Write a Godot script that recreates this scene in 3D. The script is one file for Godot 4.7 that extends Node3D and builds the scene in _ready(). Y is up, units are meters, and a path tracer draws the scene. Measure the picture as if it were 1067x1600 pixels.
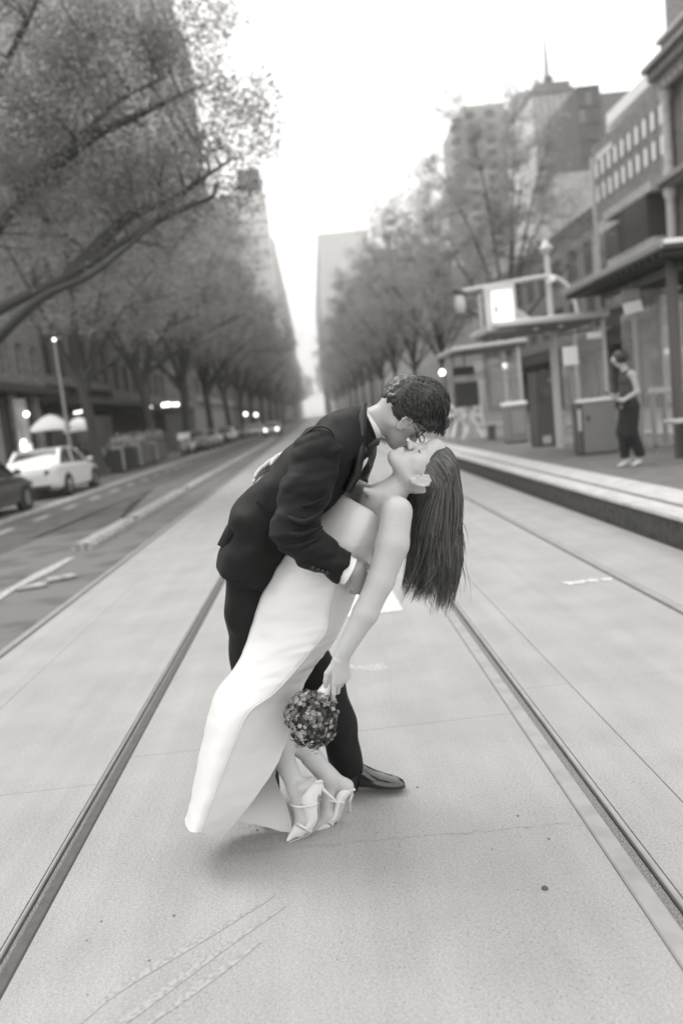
extends Node3D

# ---------------------------------------------------------------- helpers
var M := {}
var NZ := {}
var used := {}
var rng := RandomNumberGenerator.new()
const S_CELL := 0.012


func _ready() -> void:
	rng.seed = 7
	set_camera()
	set_sky()
	make_materials()
	build_ground()
	build_platform()
	build_left_side()
	build_right_buildings()
	build_far_towers()
	build_trees()
	build_stop_furniture()
	build_cars()
	build_cafe()
	build_wires()
	build_waiting_woman()
	build_groom()
	build_bride()
	build_bouquet()


func set_camera() -> void:
	var cam := Camera3D.new()
	cam.name = "camera"
	var at := CameraAttributesPhysical.new()
	at.frustum_focal_length = 18.0
	at.exposure_aperture = 0.86
	at.frustum_focus_distance = 2.74
	at.frustum_far = 3000.0
	at.frustum_near = 0.05
	cam.attributes = at
	cam.far = 3000.0
	cam.keep_aspect = Camera3D.KEEP_HEIGHT
	cam.fov = 67.38
	cam.transform = Transform3D(Basis(Vector3(0.99376492, -0.10554072, 0.0359505), Vector3(0.10920924, 0.98636185, -0.12314078), Vector3(-0.02246383, 0.12629911, 0.99173782)).orthonormalized(), Vector3(0, 1.543, 0))
	cam.current = true
	add_child(cam)


func set_sky() -> void:
	var sm := ProceduralSkyMaterial.new()
	sm.sky_top_color = grey(0.92)
	sm.sky_horizon_color = grey(1.0)
	sm.sky_curve = 0.25
	sm.ground_bottom_color = grey(0.25)
	sm.ground_horizon_color = grey(0.4)
	sm.sun_angle_max = 1.0
	var sky := Sky.new()
	sky.sky_material = sm
	var env := Environment.new()
	env.background_mode = Environment.BG_SKY
	env.sky = sky
	env.background_energy_multiplier = 1.5
	env.tonemap_mode = Environment.TONE_MAPPER_LINEAR
	env.tonemap_exposure = 1.35
	env.fog_enabled = true
	env.fog_density = 0.0008
	env.fog_light_color = Color(1.0, 0.99, 0.98)
	env.fog_sky_affect = 0.0
	env.sdfgi_enabled = true
	env.ssao_enabled = true
	env.ssil_enabled = true
	var we := WorldEnvironment.new()
	we.name = "environment"
	we.environment = env
	add_child(we)
	var sun := DirectionalLight3D.new()
	sun.name = "overcast_sun"
	sun.light_energy = 0.45
	sun.light_color = Color(1.0, 0.992, 0.984)
	sun.light_angular_distance = 28.0
	sun.shadow_enabled = true
	sun.sky_mode = DirectionalLight3D.SKY_MODE_LIGHT_ONLY
	add_child(sun)
	sun.look_at_from_position(Vector3(-4, 9, -3.5), Vector3.ZERO)


func grey(v: float, tint := 1.0) -> Color:
	return Color(v * (1.0 + 0.009 * tint), v, v * (1.0 - 0.012 * tint)).linear_to_srgb()


func mat(key: String, v: float, rough := 0.7, metal := 0.0, spec := 0.5) -> StandardMaterial3D:
	if not M.has(key):
		var m := StandardMaterial3D.new()
		m.resource_name = key
		m.albedo_color = grey(v)
		m.roughness = rough
		m.metallic = metal
		m.metallic_specular = spec
		M[key] = m
	return M[key]


func noise_tex(key: String, freq: float, lo: float, hi: float, octaves := 4, size := 512, as_normal := false, kind := FastNoiseLite.TYPE_SIMPLEX) -> NoiseTexture2D:
	if NZ.has(key):
		return NZ[key]
	var n := FastNoiseLite.new()
	n.seed = key.hash() % 1000
	n.noise_type = kind
	n.frequency = freq
	n.fractal_octaves = octaves
	var t := NoiseTexture2D.new()
	t.width = size
	t.height = size
	t.seamless = true
	t.noise = n
	t.as_normal_map = as_normal
	if not as_normal:
		var g := Gradient.new()
		g.set_color(0, Color(lo, lo, lo))
		g.set_color(1, Color(hi, hi, hi))
		t.color_ramp = g
	NZ[key] = t
	return t


func textured(key: String, v: float, rough: float, tex: Texture2D, metres: float, relief := 0.0, relief_tex: Texture2D = null, fine: Texture2D = null, fine_metres := 0.3, world := true) -> StandardMaterial3D:
	var m := mat(key, v, rough)
	m.albedo_texture = tex
	m.uv1_triplanar = true
	m.uv1_world_triplanar = world
	m.uv1_scale = Vector3.ONE / metres
	if fine:
		m.detail_enabled = true
		m.detail_blend_mode = BaseMaterial3D.BLEND_MODE_MUL
		m.detail_albedo = fine
		m.detail_uv_layer = BaseMaterial3D.DETAIL_UV_2
		m.uv2_triplanar = true
		m.uv2_world_triplanar = world
		m.uv2_scale = Vector3.ONE / fine_metres
	if relief > 0.0:
		m.heightmap_enabled = true
		m.heightmap_texture = relief_tex if relief_tex else tex
		m.heightmap_scale = relief
	return m


func put(o: Node3D, parent: Node) -> void:
	var k := "%d/%s" % [parent.get_instance_id(), o.name]
	var base := str(o.name)
	if used.has(k):
		used[k] += 1
		o.name = "%s_%03d" % [base, used[k]]
	else:
		used[k] = 0
	parent.add_child(o, true)


func thing(called: String, label: String, category: String, at := Vector3.ZERO, turn := 0.0, group := "") -> Node3D:
	var o := Node3D.new()
	o.name = called
	o.position = at
	o.rotation.y = turn
	tag(o, label, category, group)
	put(o, self)
	return o


func tag(o: Node, label: String, category: String, group := "") -> void:
	o.set_meta("label", label)
	o.set_meta("category", category)
	if group != "":
		o.set_meta("group", group)


func part(called: String, mesh: Mesh, m: Material, parent: Node3D, absolute := false) -> MeshInstance3D:
	var o := MeshInstance3D.new()
	o.name = called
	o.mesh = mesh
	o.material_override = m
	put(o, parent)
	if absolute and parent != self:
		o.position = -(parent.position + (parent.get_parent().position if parent.get_parent() != self else Vector3.ZERO))
	return o


func lone(called: String, mesh: Mesh, m: Material, label: String, category: String, at := Vector3.ZERO, turn := 0.0, group := "") -> MeshInstance3D:
	var o := part(called, mesh, m, self)
	o.position = at
	o.rotation.y = turn
	tag(o, label, category, group)
	return o


func struct(called: String, mesh: Mesh, m: Material) -> MeshInstance3D:
	var o := part(called, mesh, m, self)
	o.set_meta("kind", "structure")
	return o


func twin(src: Node3D, at: Vector3, turn: float, label: String, scale := 1.0) -> Node3D:
	var o: Node3D = src.duplicate()
	var base := str(src.name)
	if base.length() > 4 and base.right(3).is_valid_int():
		base = base.left(-4)
	o.name = base
	o.position = at
	o.rotation.y = turn
	o.scale = Vector3.ONE * scale
	o.set_meta("label", label)
	put(o, self)
	return o


func multi(called: String, mesh: Mesh, m: Material, xf: Array, parent: Node3D, tones: PackedFloat32Array = PackedFloat32Array()) -> MultiMeshInstance3D:
	var mm := MultiMesh.new()
	mm.transform_format = MultiMesh.TRANSFORM_3D
	mm.use_colors = tones.size() > 0
	mm.mesh = mesh
	mm.instance_count = xf.size()
	for i in xf.size():
		mm.set_instance_transform(i, xf[i])
		if tones.size() > 0:
			mm.set_instance_color(i, Color(tones[i], tones[i], tones[i]))
	var o := MultiMeshInstance3D.new()
	o.name = called
	o.multimesh = mm
	o.material_override = m
	o.set_meta("kind", "stuff")
	put(o, parent)
	return o


# a mesh collected from boxes, tubes, lofts and polygons
class MB:
	var v := PackedVector3Array()
	var n := PackedVector3Array()
	var uv := PackedVector2Array()
	var ix := PackedInt32Array()

	func face(pts: Array, want := Vector3.ZERO) -> MB:
		var nn: Vector3 = (pts[2] - pts[0]).cross(pts[1] - pts[0]).normalized()
		if want != Vector3.ZERO and nn.dot(want) < 0.0:
			pts = pts.duplicate()
			pts.reverse()
			nn = -nn
		var b := v.size()
		for p in pts:
			v.append(p)
			n.append(nn)
			uv.append(Vector2.ZERO)
		for i in range(1, pts.size() - 1):
			ix.append_array([b, b + i, b + i + 1])
		return self

	func quad_uv(a: Vector3, b: Vector3, c: Vector3, d: Vector3) -> MB:   # a top left, b top right, c bottom right, d bottom left
		face([a, b, c, d])
		var s := uv.size()
		uv[s - 4] = Vector2(0, 0)
		uv[s - 3] = Vector2(1, 0)
		uv[s - 2] = Vector2(1, 1)
		uv[s - 1] = Vector2(0, 1)
		return self

	func box(c: Vector3, s: Vector3, basis := Basis.IDENTITY, bevel := 0.0) -> MB:
		var h := s * 0.5
		var w := minf(bevel, minf(h.x, minf(h.y, h.z)) * 0.9)
		for ax in 3:
			for sg in [-1.0, 1.0]:
				var u := (ax + 1) % 3
				var t := (ax + 2) % 3
				var pts := []
				for q in [[-1, -1], [1, -1], [1, 1], [-1, 1]]:
					var p := Vector3.ZERO
					p[ax] = sg * h[ax]
					p[u] = q[0] * (h[u] - w)
					p[t] = q[1] * (h[t] - w)
					pts.append(c + basis * p)
				var want := Vector3.ZERO
				want[ax] = sg
				face(pts, basis * want)
		if w > 0.0:
			for ax in 3:
				var u := (ax + 1) % 3
				var t := (ax + 2) % 3
				for su in [-1.0, 1.0]:
					for st in [-1.0, 1.0]:
						var pts := []
						for q in [[-1, 0], [1, 0], [1, 1], [-1, 1]]:
							var p := Vector3.ZERO
							p[ax] = q[0] * (h[ax] - w)
							p[u] = su * (h[u] - (w if q[1] == 0 else 0.0))
							p[t] = st * (h[t] - (0.0 if q[1] == 0 else w))
							pts.append(c + basis * p)
						var want := Vector3.ZERO
						want[u] = su
						want[t] = st
						face(pts, basis * want)
			for sx in [-1.0, 1.0]:
				for sy in [-1.0, 1.0]:
					for sz in [-1.0, 1.0]:
						face([c + basis * Vector3(sx * h.x, sy * (h.y - w), sz * (h.z - w)), c + basis * Vector3(sx * (h.x - w), sy * h.y, sz * (h.z - w)), c + basis * Vector3(sx * (h.x - w), sy * (h.y - w), sz * h.z)], basis * Vector3(sx, sy, sz))
		return self

	# rows of points joined into a smooth sheet; wrap closes each row on itself
	func sheet(rows: Array, wrap := false, caps := false) -> MB:
		var b := v.size()
		var w: int = rows[0].size()
		var h := rows.size()
		for r in h:
			for k in w:
				v.append(rows[r][k])
				n.append(Vector3.ZERO)
				uv.append(Vector2(float(k) / maxf(1.0, w - 1.0), float(r) / maxf(1.0, h - 1.0)))
		var most := w if wrap else w - 1
		for r in h - 1:
			for k in most:
				var k2 := (k + 1) % w
				var p := b + r * w + k
				var q := b + r * w + k2
				var s := b + (r + 1) * w + k2
				var t := b + (r + 1) * w + k
				tri(p, q, s)
				tri(p, s, t)
		for i in range(b, v.size()):
			n[i] = n[i].normalized()
		if caps and wrap:
			for r in [0, h - 1]:
				var mid := Vector3.ZERO
				for p in rows[r]:
					mid += p
				mid /= w
				var other := Vector3.ZERO
				for p in rows[1 if r == 0 else h - 2]:
					other += p
				other /= w
				for k in w:
					face([rows[r][k], rows[r][(k + 1) % w], mid], mid - other)
		return self

	func tri(p: int, q: int, s: int) -> void:
		var f := (v[s] - v[p]).cross(v[q] - v[p])
		n[p] += f
		n[q] += f
		n[s] += f
		ix.append(p)
		ix.append(q)
		ix.append(s)

	func tube(path: Array, radii: Array, sides := 8, caps := true, flat := 1.0, flat_dir := Vector3.ZERO) -> MB:
		var rows := []
		var side := Vector3.ZERO
		for i in path.size():
			var d: Vector3 = path[mini(i + 1, path.size() - 1)] - path[maxi(i - 1, 0)]
			d = d.normalized() if d.length() > 1e-9 else Vector3.UP
			if flat_dir != Vector3.ZERO:
				side = (flat_dir - d * flat_dir.dot(d)).normalized()
			elif side == Vector3.ZERO:
				side = d.cross(Vector3.UP if absf(d.y) < 0.9 else Vector3.RIGHT).normalized()
			else:
				side = (side - d * side.dot(d)).normalized()
			var other := d.cross(side)
			var r: float = radii[i] if i < radii.size() else radii[radii.size() - 1]
			var row := PackedVector3Array()
			for k in sides:
				var a := TAU * k / sides
				row.append(path[i] + side * (cos(a) * r * flat) - other * (sin(a) * r))
			rows.append(row)
		return sheet(rows, true, caps)

	func lathe(profile: Array, xf := Transform3D.IDENTITY, sides := 20, caps := false) -> MB:
		var rows := []
		for p in profile:
			var row := PackedVector3Array()
			for k in sides:
				var a := TAU * k / sides
				row.append(xf * Vector3(cos(a) * p.x, p.y, sin(a) * p.x))
			rows.append(row)
		return sheet(rows, true, caps)

	# a flat outline (x, y) pushed along z by depth
	func prism(poly: PackedVector2Array, depth: float, xf := Transform3D.IDENTITY) -> MB:
		var t := Geometry2D.triangulate_polygon(poly)
		for z in [0.0, depth]:
			for i in range(0, t.size(), 3):
				face([xf * Vector3(poly[t[i]].x, poly[t[i]].y, z), xf * Vector3(poly[t[i + 1]].x, poly[t[i + 1]].y, z), xf * Vector3(poly[t[i + 2]].x, poly[t[i + 2]].y, z)], xf.basis * Vector3(0, 0, -1.0 if z == 0.0 else 1.0) * signf(depth))
		var area := 0.0
		for i in poly.size():
			area += poly[i].cross(poly[(i + 1) % poly.size()])
		for i in poly.size():
			var p := poly[i]
			var q := poly[(i + 1) % poly.size()]
			var out := Vector2(q.y - p.y, p.x - q.x) * signf(area)
			face([xf * Vector3(p.x, p.y, 0), xf * Vector3(q.x, q.y, 0), xf * Vector3(q.x, q.y, depth), xf * Vector3(p.x, p.y, depth)], xf.basis * Vector3(out.x, out.y, 0))
		return self

	func mesh() -> ArrayMesh:
		var arr := []
		arr.resize(Mesh.ARRAY_MAX)
		arr[Mesh.ARRAY_VERTEX] = v
		arr[Mesh.ARRAY_NORMAL] = n
		arr[Mesh.ARRAY_TEX_UV] = uv
		arr[Mesh.ARRAY_INDEX] = ix
		var am := ArrayMesh.new()
		am.add_surface_from_arrays(Mesh.PRIMITIVE_TRIANGLES, arr)
		return am


# tapered capsules joined by a smooth minimum and meshed as surface nets
class Blob:
	var a := PackedVector3Array()
	var b := PackedVector3Array()
	var ra := PackedFloat32Array()
	var rb := PackedFloat32Array()
	var kk := PackedFloat32Array()
	var ks := PackedFloat32Array()
	var neg := PackedByteArray()
	var cuts := []
	var noise: FastNoiseLite = null
	var stretch := Vector3.ONE
	var amp := 0.0

	func cap(p: Vector3, q: Vector3, r1: float, r2: float, k := 0.02, zscale := 1.0, minus := false) -> Blob:
		a.append(p)
		b.append(q)
		ra.append(r1)
		rb.append(r2)
		kk.append(k)
		ks.append(zscale)
		neg.append(1 if minus else 0)
		return self

	func ball(p: Vector3, r: float, k := 0.02, zscale := 1.0, minus := false) -> Blob:
		return cap(p, p + Vector3(0, 1e-5, 0), r, r, k, zscale, minus)

	func chain(pts: Array, radii: Array, k := 0.02, zscale := 1.0) -> Blob:
		for i in pts.size() - 1:
			cap(pts[i], pts[i + 1], radii[i], radii[i + 1], k, zscale)
		return self

	func cut(at: Vector3, out: Vector3) -> Blob:      # nothing is left on the side that out points to
		cuts.append(Plane(out.normalized(), at))
		return self

	func one(i: int, p: Vector3) -> float:
		var pa := p - a[i]
		var ba := b[i] - a[i]
		var h := clampf(pa.dot(ba) / ba.length_squared(), 0.0, 1.0)
		var q := pa - ba * h
		q.z *= ks[i]
		return q.length() - lerpf(ra[i], rb[i], h)

	func field(p: Vector3, who: PackedInt32Array) -> float:
		var d := 1e3
		for i in who:
			var pa := p - a[i]
			var ba := b[i] - a[i]
			var h := clampf(pa.dot(ba) / ba.length_squared(), 0.0, 1.0)
			var q := pa - ba * h
			q.z *= ks[i]
			var e := q.length() - (ra[i] + (rb[i] - ra[i]) * h)
			var k := kk[i]
			if neg[i]:
				e = -e
				var hh := maxf(k - absf(d - e), 0.0) / k
				d = maxf(d, e) + hh * hh * k * 0.25
			else:
				var hh := maxf(k - absf(d - e), 0.0) / k
				d = minf(d, e) - hh * hh * k * 0.25
		for c in cuts:
			d = maxf(d, c.distance_to(p))
		return d

	func into(mb: MB, cell: float) -> void:
		var lo := Vector3.ONE * 1e9
		var hi := -lo
		for i in a.size():
			if neg[i]:
				continue
			var r := maxf(ra[i], rb[i]) / minf(1.0, ks[i]) + 3.0 * cell + amp
			lo = lo.min(a[i] - Vector3.ONE * r).min(b[i] - Vector3.ONE * r)
			hi = hi.max(a[i] + Vector3.ONE * r).max(b[i] + Vector3.ONE * r)
		var B := 6
		var nb := Vector3i(((hi - lo) / (cell * B)).ceil())
		var nx := nb.x * B + 1
		var ny := nb.y * B + 1
		var nz := nb.z * B + 1
		var val := PackedFloat32Array()
		val.resize(nx * ny * nz)
		val.fill(9.0)
		var live := []
		var R := cell * B * 0.87
		var most_k := 0.0
		for i in a.size():
			most_k = maxf(most_k, kk[i])
		for bz in nb.z:
			for by in nb.y:
				for bx in nb.x:
					var c := lo + Vector3(bx + 0.5, by + 0.5, bz + 0.5) * (cell * B)
					var ds := PackedFloat32Array()
					var least := 1e3
					var near_neg := false
					for i in a.size():
						var d := one(i, c)
						ds.append(d)
						if neg[i]:
							near_neg = near_neg or d < R + kk[i]
						else:
							least = minf(least, d)
					if least > R * 1.5 + most_k * 0.5 + amp:
						continue
					var crossed := false
					for pl in cuts:
						crossed = crossed or pl.distance_to(c) > -R - cell
					if least < -(R * 1.5 + amp + 0.02) and not near_neg and not crossed:
						for z in range(bz * B, bz * B + B + 1):
							for y in range(by * B, by * B + B + 1):
								for x in range(bx * B, bx * B + B + 1):
									val[(z * ny + y) * nx + x] = -9.0
						continue
					var who := PackedInt32Array()
					for i in a.size():
						if neg[i]:
							if ds[i] < R * 1.3 + kk[i]:
								who.append(i)
						elif ds[i] < maxf(least, -R) + 2.0 * R + kk[i]:
							who.append(i)
					live.append(Vector3i(bx, by, bz))
					for z in range(bz * B, bz * B + B + 1):
						for y in range(by * B, by * B + B + 1):
							for x in range(bx * B, bx * B + B + 1):
								var p := lo + Vector3(x, y, z) * cell
								var d := field(p, who)
								if amp > 0.0 and absf(d) < 3.0 * cell + amp:
									d += noise.get_noise_3dv(p * stretch) * amp
								val[(z * ny + y) * nx + x] = d
		var made := {}
		var first := mb.v.size()
		var off := [0, 1, nx, nx + 1, nx * ny, nx * ny + 1, nx * ny + nx, nx * ny + nx + 1]
		var edges := [[0, 1], [2, 3], [4, 5], [6, 7], [0, 2], [1, 3], [4, 6], [5, 7], [0, 4], [1, 5], [2, 6], [3, 7]]
		var corner := []
		for i in 8:
			corner.append(Vector3(i & 1, (i >> 1) & 1, (i >> 2) & 1))
		for blk in live:
			for z in range(blk.z * B, blk.z * B + B):
				for y in range(blk.y * B, blk.y * B + B):
					for x in range(blk.x * B, blk.x * B + B):
						var at: int = (z * ny + y) * nx + x
						var s0 := val[at] < 0.0
						if s0 == (val[at + 1] < 0.0) and s0 == (val[at + off[2]] < 0.0) and s0 == (val[at + off[3]] < 0.0) and s0 == (val[at + off[4]] < 0.0) and s0 == (val[at + off[5]] < 0.0) and s0 == (val[at + off[6]] < 0.0) and s0 == (val[at + off[7]] < 0.0):
							continue
						var sum := Vector3.ZERO
						var cnt := 0
						for e in edges:
							var v0 := val[at + off[e[0]]]
							var v1 := val[at + off[e[1]]]
							if (v0 < 0.0) != (v1 < 0.0):
								sum += corner[e[0]].lerp(corner[e[1]], v0 / (v0 - v1))
								cnt += 1
						made[at] = mb.v.size()
						mb.v.append(lo + (Vector3(x, y, z) + sum / cnt) * cell)
						mb.n.append(Vector3.ZERO)
						mb.uv.append(Vector2.ZERO)
		for at in made:
			# the three edges that leave the cell's first corner
			var s0: bool = val[at] < 0.0
			for ax in 3:
				var step: int = [1, nx, nx * ny][ax]
				if s0 == (val[at + step] < 0.0):
					continue
				var u: int = [nx, nx * ny, 1][ax]
				var w: int = [nx * ny, 1, nx][ax]
				if not (made.has(at - u) and made.has(at - w) and made.has(at - u - w)):
					continue
				var q := [made[at], made[at - u], made[at - u - w], made[at - w]]
				if s0:
					mb.tri(q[0], q[1], q[2])
					mb.tri(q[0], q[2], q[3])
				else:
					mb.tri(q[0], q[2], q[1])
					mb.tri(q[0], q[3], q[2])
		for i in range(first, mb.v.size()):
			mb.n[i] = mb.n[i].normalized()


func catmull(pts: Array, steps: int) -> Array:
	var out := []
	for i in pts.size() - 1:
		var p0: Vector3 = pts[maxi(i - 1, 0)]
		var p3: Vector3 = pts[mini(i + 2, pts.size() - 1)]
		for s in steps:
			out.append(pts[i].cubic_interpolate(pts[i + 1], p0, p3, float(s) / steps))
	out.append(pts[pts.size() - 1])
	return out



# ---------------------------------------------------------------- materials
func make_materials() -> void:
	var fine := noise_tex("fine grain", 0.09, 0.72, 1.22, 3, 512)
	textured("asphalt", 0.15, 0.88, noise_tex("asphalt blotch", 0.012, 0.72, 1.25, 5), 7.0, 0.5, noise_tex("asphalt grit", 0.12, 0.0, 1.0, 3), fine, 0.45)
	textured("dark asphalt", 0.095, 0.88, noise_tex("asphalt blotch", 0.012, 0.72, 1.25, 5), 5.0, 0.5, noise_tex("asphalt grit", 0.12, 0.0, 1.0, 3), fine, 0.45)
	textured("platform", 0.15, 0.8, noise_tex("platform blotch", 0.02, 0.85, 1.12, 4), 5.0, 0.2, noise_tex("asphalt grit", 0.12, 0.0, 1.0, 3), fine, 0.4)
	textured("coping", 0.5, 0.75, noise_tex("platform blotch", 0.02, 0.85, 1.12, 4), 3.0, 0.2, noise_tex("asphalt grit", 0.12, 0.0, 1.0, 3), fine, 0.4)
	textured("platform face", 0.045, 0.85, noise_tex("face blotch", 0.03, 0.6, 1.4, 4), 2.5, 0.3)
	textured("footpath", 0.1, 0.85, noise_tex("platform blotch", 0.02, 0.85, 1.12, 4), 4.0)
	textured("kerb stone", 0.42, 0.8, noise_tex("kerb wear", 0.02, 0.6, 1.2, 5), 1.6, 0.4, noise_tex("asphalt grit", 0.12, 0.0, 1.0, 3), fine, 0.3)
	textured("road paint", 0.55, 0.8, noise_tex("paint wear", 0.05, 0.45, 1.15, 5), 1.2)
	textured("rail steel", 0.28, 0.45, noise_tex("rail streak", 0.015, 0.9, 1.06, 3), 1.4)
	textured("rail dust", 0.24, 0.8, noise_tex("paint wear", 0.05, 0.45, 1.15, 5), 0.25)
	textured("rail filler", 0.085, 0.8, noise_tex("rail streak", 0.015, 0.9, 1.06, 3), 0.5, 0.2, noise_tex("asphalt grit", 0.12, 0.0, 1.0, 3))
	mat("groove", 0.02, 0.9)
	M["concrete"] = concrete_material()
	var br := noise_tex("wall wear", 0.02, 0.8, 1.15, 5)
	textured("stone wall", 0.24, 0.85, br, 6.0)
	textured("pale wall", 0.42, 0.85, br, 9.0)
	textured("grey wall", 0.2, 0.85, br, 9.0)
	textured("dark wall", 0.07, 0.8, br, 9.0)
	textured("haze whitened wall", 0.72, 0.85, br, 12.0)  # raised albedo paints distance haze onto the far towers
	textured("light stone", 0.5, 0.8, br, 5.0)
	mat("window glass", 0.03, 0.12, 0.0, 0.6)
	mat("bright glass", 0.3, 0.15, 0.6, 0.8)
	mat("black metal", 0.03, 0.5)
	mat("grey metal", 0.28, 0.45, 0.5)
	mat("pale metal", 0.45, 0.5, 0.3)
	mat("dark metal", 0.09, 0.5, 0.3)
	mat("white panel", 0.75, 0.5)
	mat("tyre", 0.02, 0.85)
	var gl := mat("pane", 0.8, 0.06)
	gl.transparency = BaseMaterial3D.TRANSPARENCY_ALPHA
	gl.albedo_color.a = 0.14
	var bark := textured("bark", 0.06, 0.9, noise_tex("bark patches", 0.03, 0.6, 1.5, 4), 1.1, 0.8, null, null, 0.3, false)
	bark.uv1_scale = Vector3(1.2, 0.6, 1.2)
	for q in [["leaf dark", 0.27], ["leaf pale", 0.36], ["leaf mid", 0.3]]:
		var lf := mat(q[0], q[1], 0.6)
		lf.vertex_color_use_as_albedo = true
		lf.backlight_enabled = true
		lf.backlight = Color(1, 1, 1)
		lf.cull_mode = BaseMaterial3D.CULL_DISABLED


# worn concrete: mottling, grit, faint streaks along the tracks and dark drips, laid out in metres over 8 by 16
func concrete_material() -> StandardMaterial3D:
	var w := 1024
	var h := 2048
	var big := FastNoiseLite.new()
	big.seed = 3
	big.frequency = 0.006
	big.fractal_octaves = 5
	var streak := FastNoiseLite.new()
	streak.seed = 9
	streak.frequency = 0.02
	streak.fractal_octaves = 3
	var grit := FastNoiseLite.new()
	grit.seed = 21
	grit.frequency = 0.35
	grit.fractal_octaves = 2
	var b1 := big.get_seamless_image(w, h).get_data()
	var s1i := streak.get_seamless_image(w, 64)
	s1i.resize(w, h, Image.INTERPOLATE_CUBIC)
	var s1 := s1i.get_data()
	var g1 := grit.get_seamless_image(w, h).get_data()
	var out := PackedByteArray()
	out.resize(w * h)
	for i in w * h:
		var t := 206.0 + (b1[i] - 128) * 0.07 + (s1[i] - 128) * 0.04 + (g1[i] - 128) * 0.15
		if g1[i] < 44 and b1[i] < 120:
			t -= 26.0
		out[i] = clampi(int(t), 0, 255)
	var im := Image.create_from_data(w, h, false, Image.FORMAT_L8, out)
	var m := StandardMaterial3D.new()
	m.resource_name = "concrete"
	m.albedo_texture = ImageTexture.create_from_image(im)
	m.albedo_color = grey(0.5)
	m.roughness = 0.8
	m.heightmap_enabled = true
	m.heightmap_texture = noise_tex("concrete pits", 0.15, 0.0, 1.0, 3, 1024)
	m.heightmap_scale = 0.25
	m.uv1_triplanar = true
	m.uv1_world_triplanar = true
	m.uv1_scale = Vector3(0.25, 0.25, 0.125)
	m.detail_enabled = true
	m.detail_blend_mode = BaseMaterial3D.BLEND_MODE_MUL
	m.detail_albedo = noise_tex("concrete grain", 0.12, 0.88, 1.08, 3, 1024)
	m.detail_uv_layer = BaseMaterial3D.DETAIL_UV_2
	m.uv2_triplanar = true
	m.uv2_world_triplanar = true
	m.uv2_scale = Vector3.ONE / 0.9
	return m


func slab(x0: float, x1: float, z0: float, z1: float, y0: float, y1: float, bevel := 0.006) -> ArrayMesh:
	return MB.new().box(Vector3((x0 + x1) * 0.5, (y0 + y1) * 0.5, (z0 + z1) * 0.5), Vector3(x1 - x0, y1 - y0, absf(z1 - z0)), Basis.IDENTITY, bevel).mesh()


func ribbon(l: PackedVector3Array, r: PackedVector3Array) -> ArrayMesh:
	var mb := MB.new()
	for i in l.size() - 1:
		mb.face([l[i], l[i + 1], r[i + 1], r[i]], Vector3.UP)
	return mb.mesh()


func wavy_strip(pts: Array, half: float, y: float, wob := 0.0) -> ArrayMesh:   # a thin raised ribbon on the ground: paint, tyre marks, crack filler
	var l := PackedVector3Array()
	var r := PackedVector3Array()
	for i in pts.size():
		var d: Vector2 = (pts[mini(i + 1, pts.size() - 1)] - pts[maxi(i - 1, 0)]).normalized()
		var s := Vector2(-d.y, d.x)
		var hw := half * (1.0 + wob * rng.randf_range(-1, 1))
		var c: Vector2 = pts[i] + s * rng.randf_range(-wob, wob) * half
		l.append(Vector3(c.x + s.x * hw, y, c.y + s.y * hw))
		r.append(Vector3(c.x - s.x * hw, y, c.y - s.y * hw))
	return ribbon(l, r)


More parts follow.
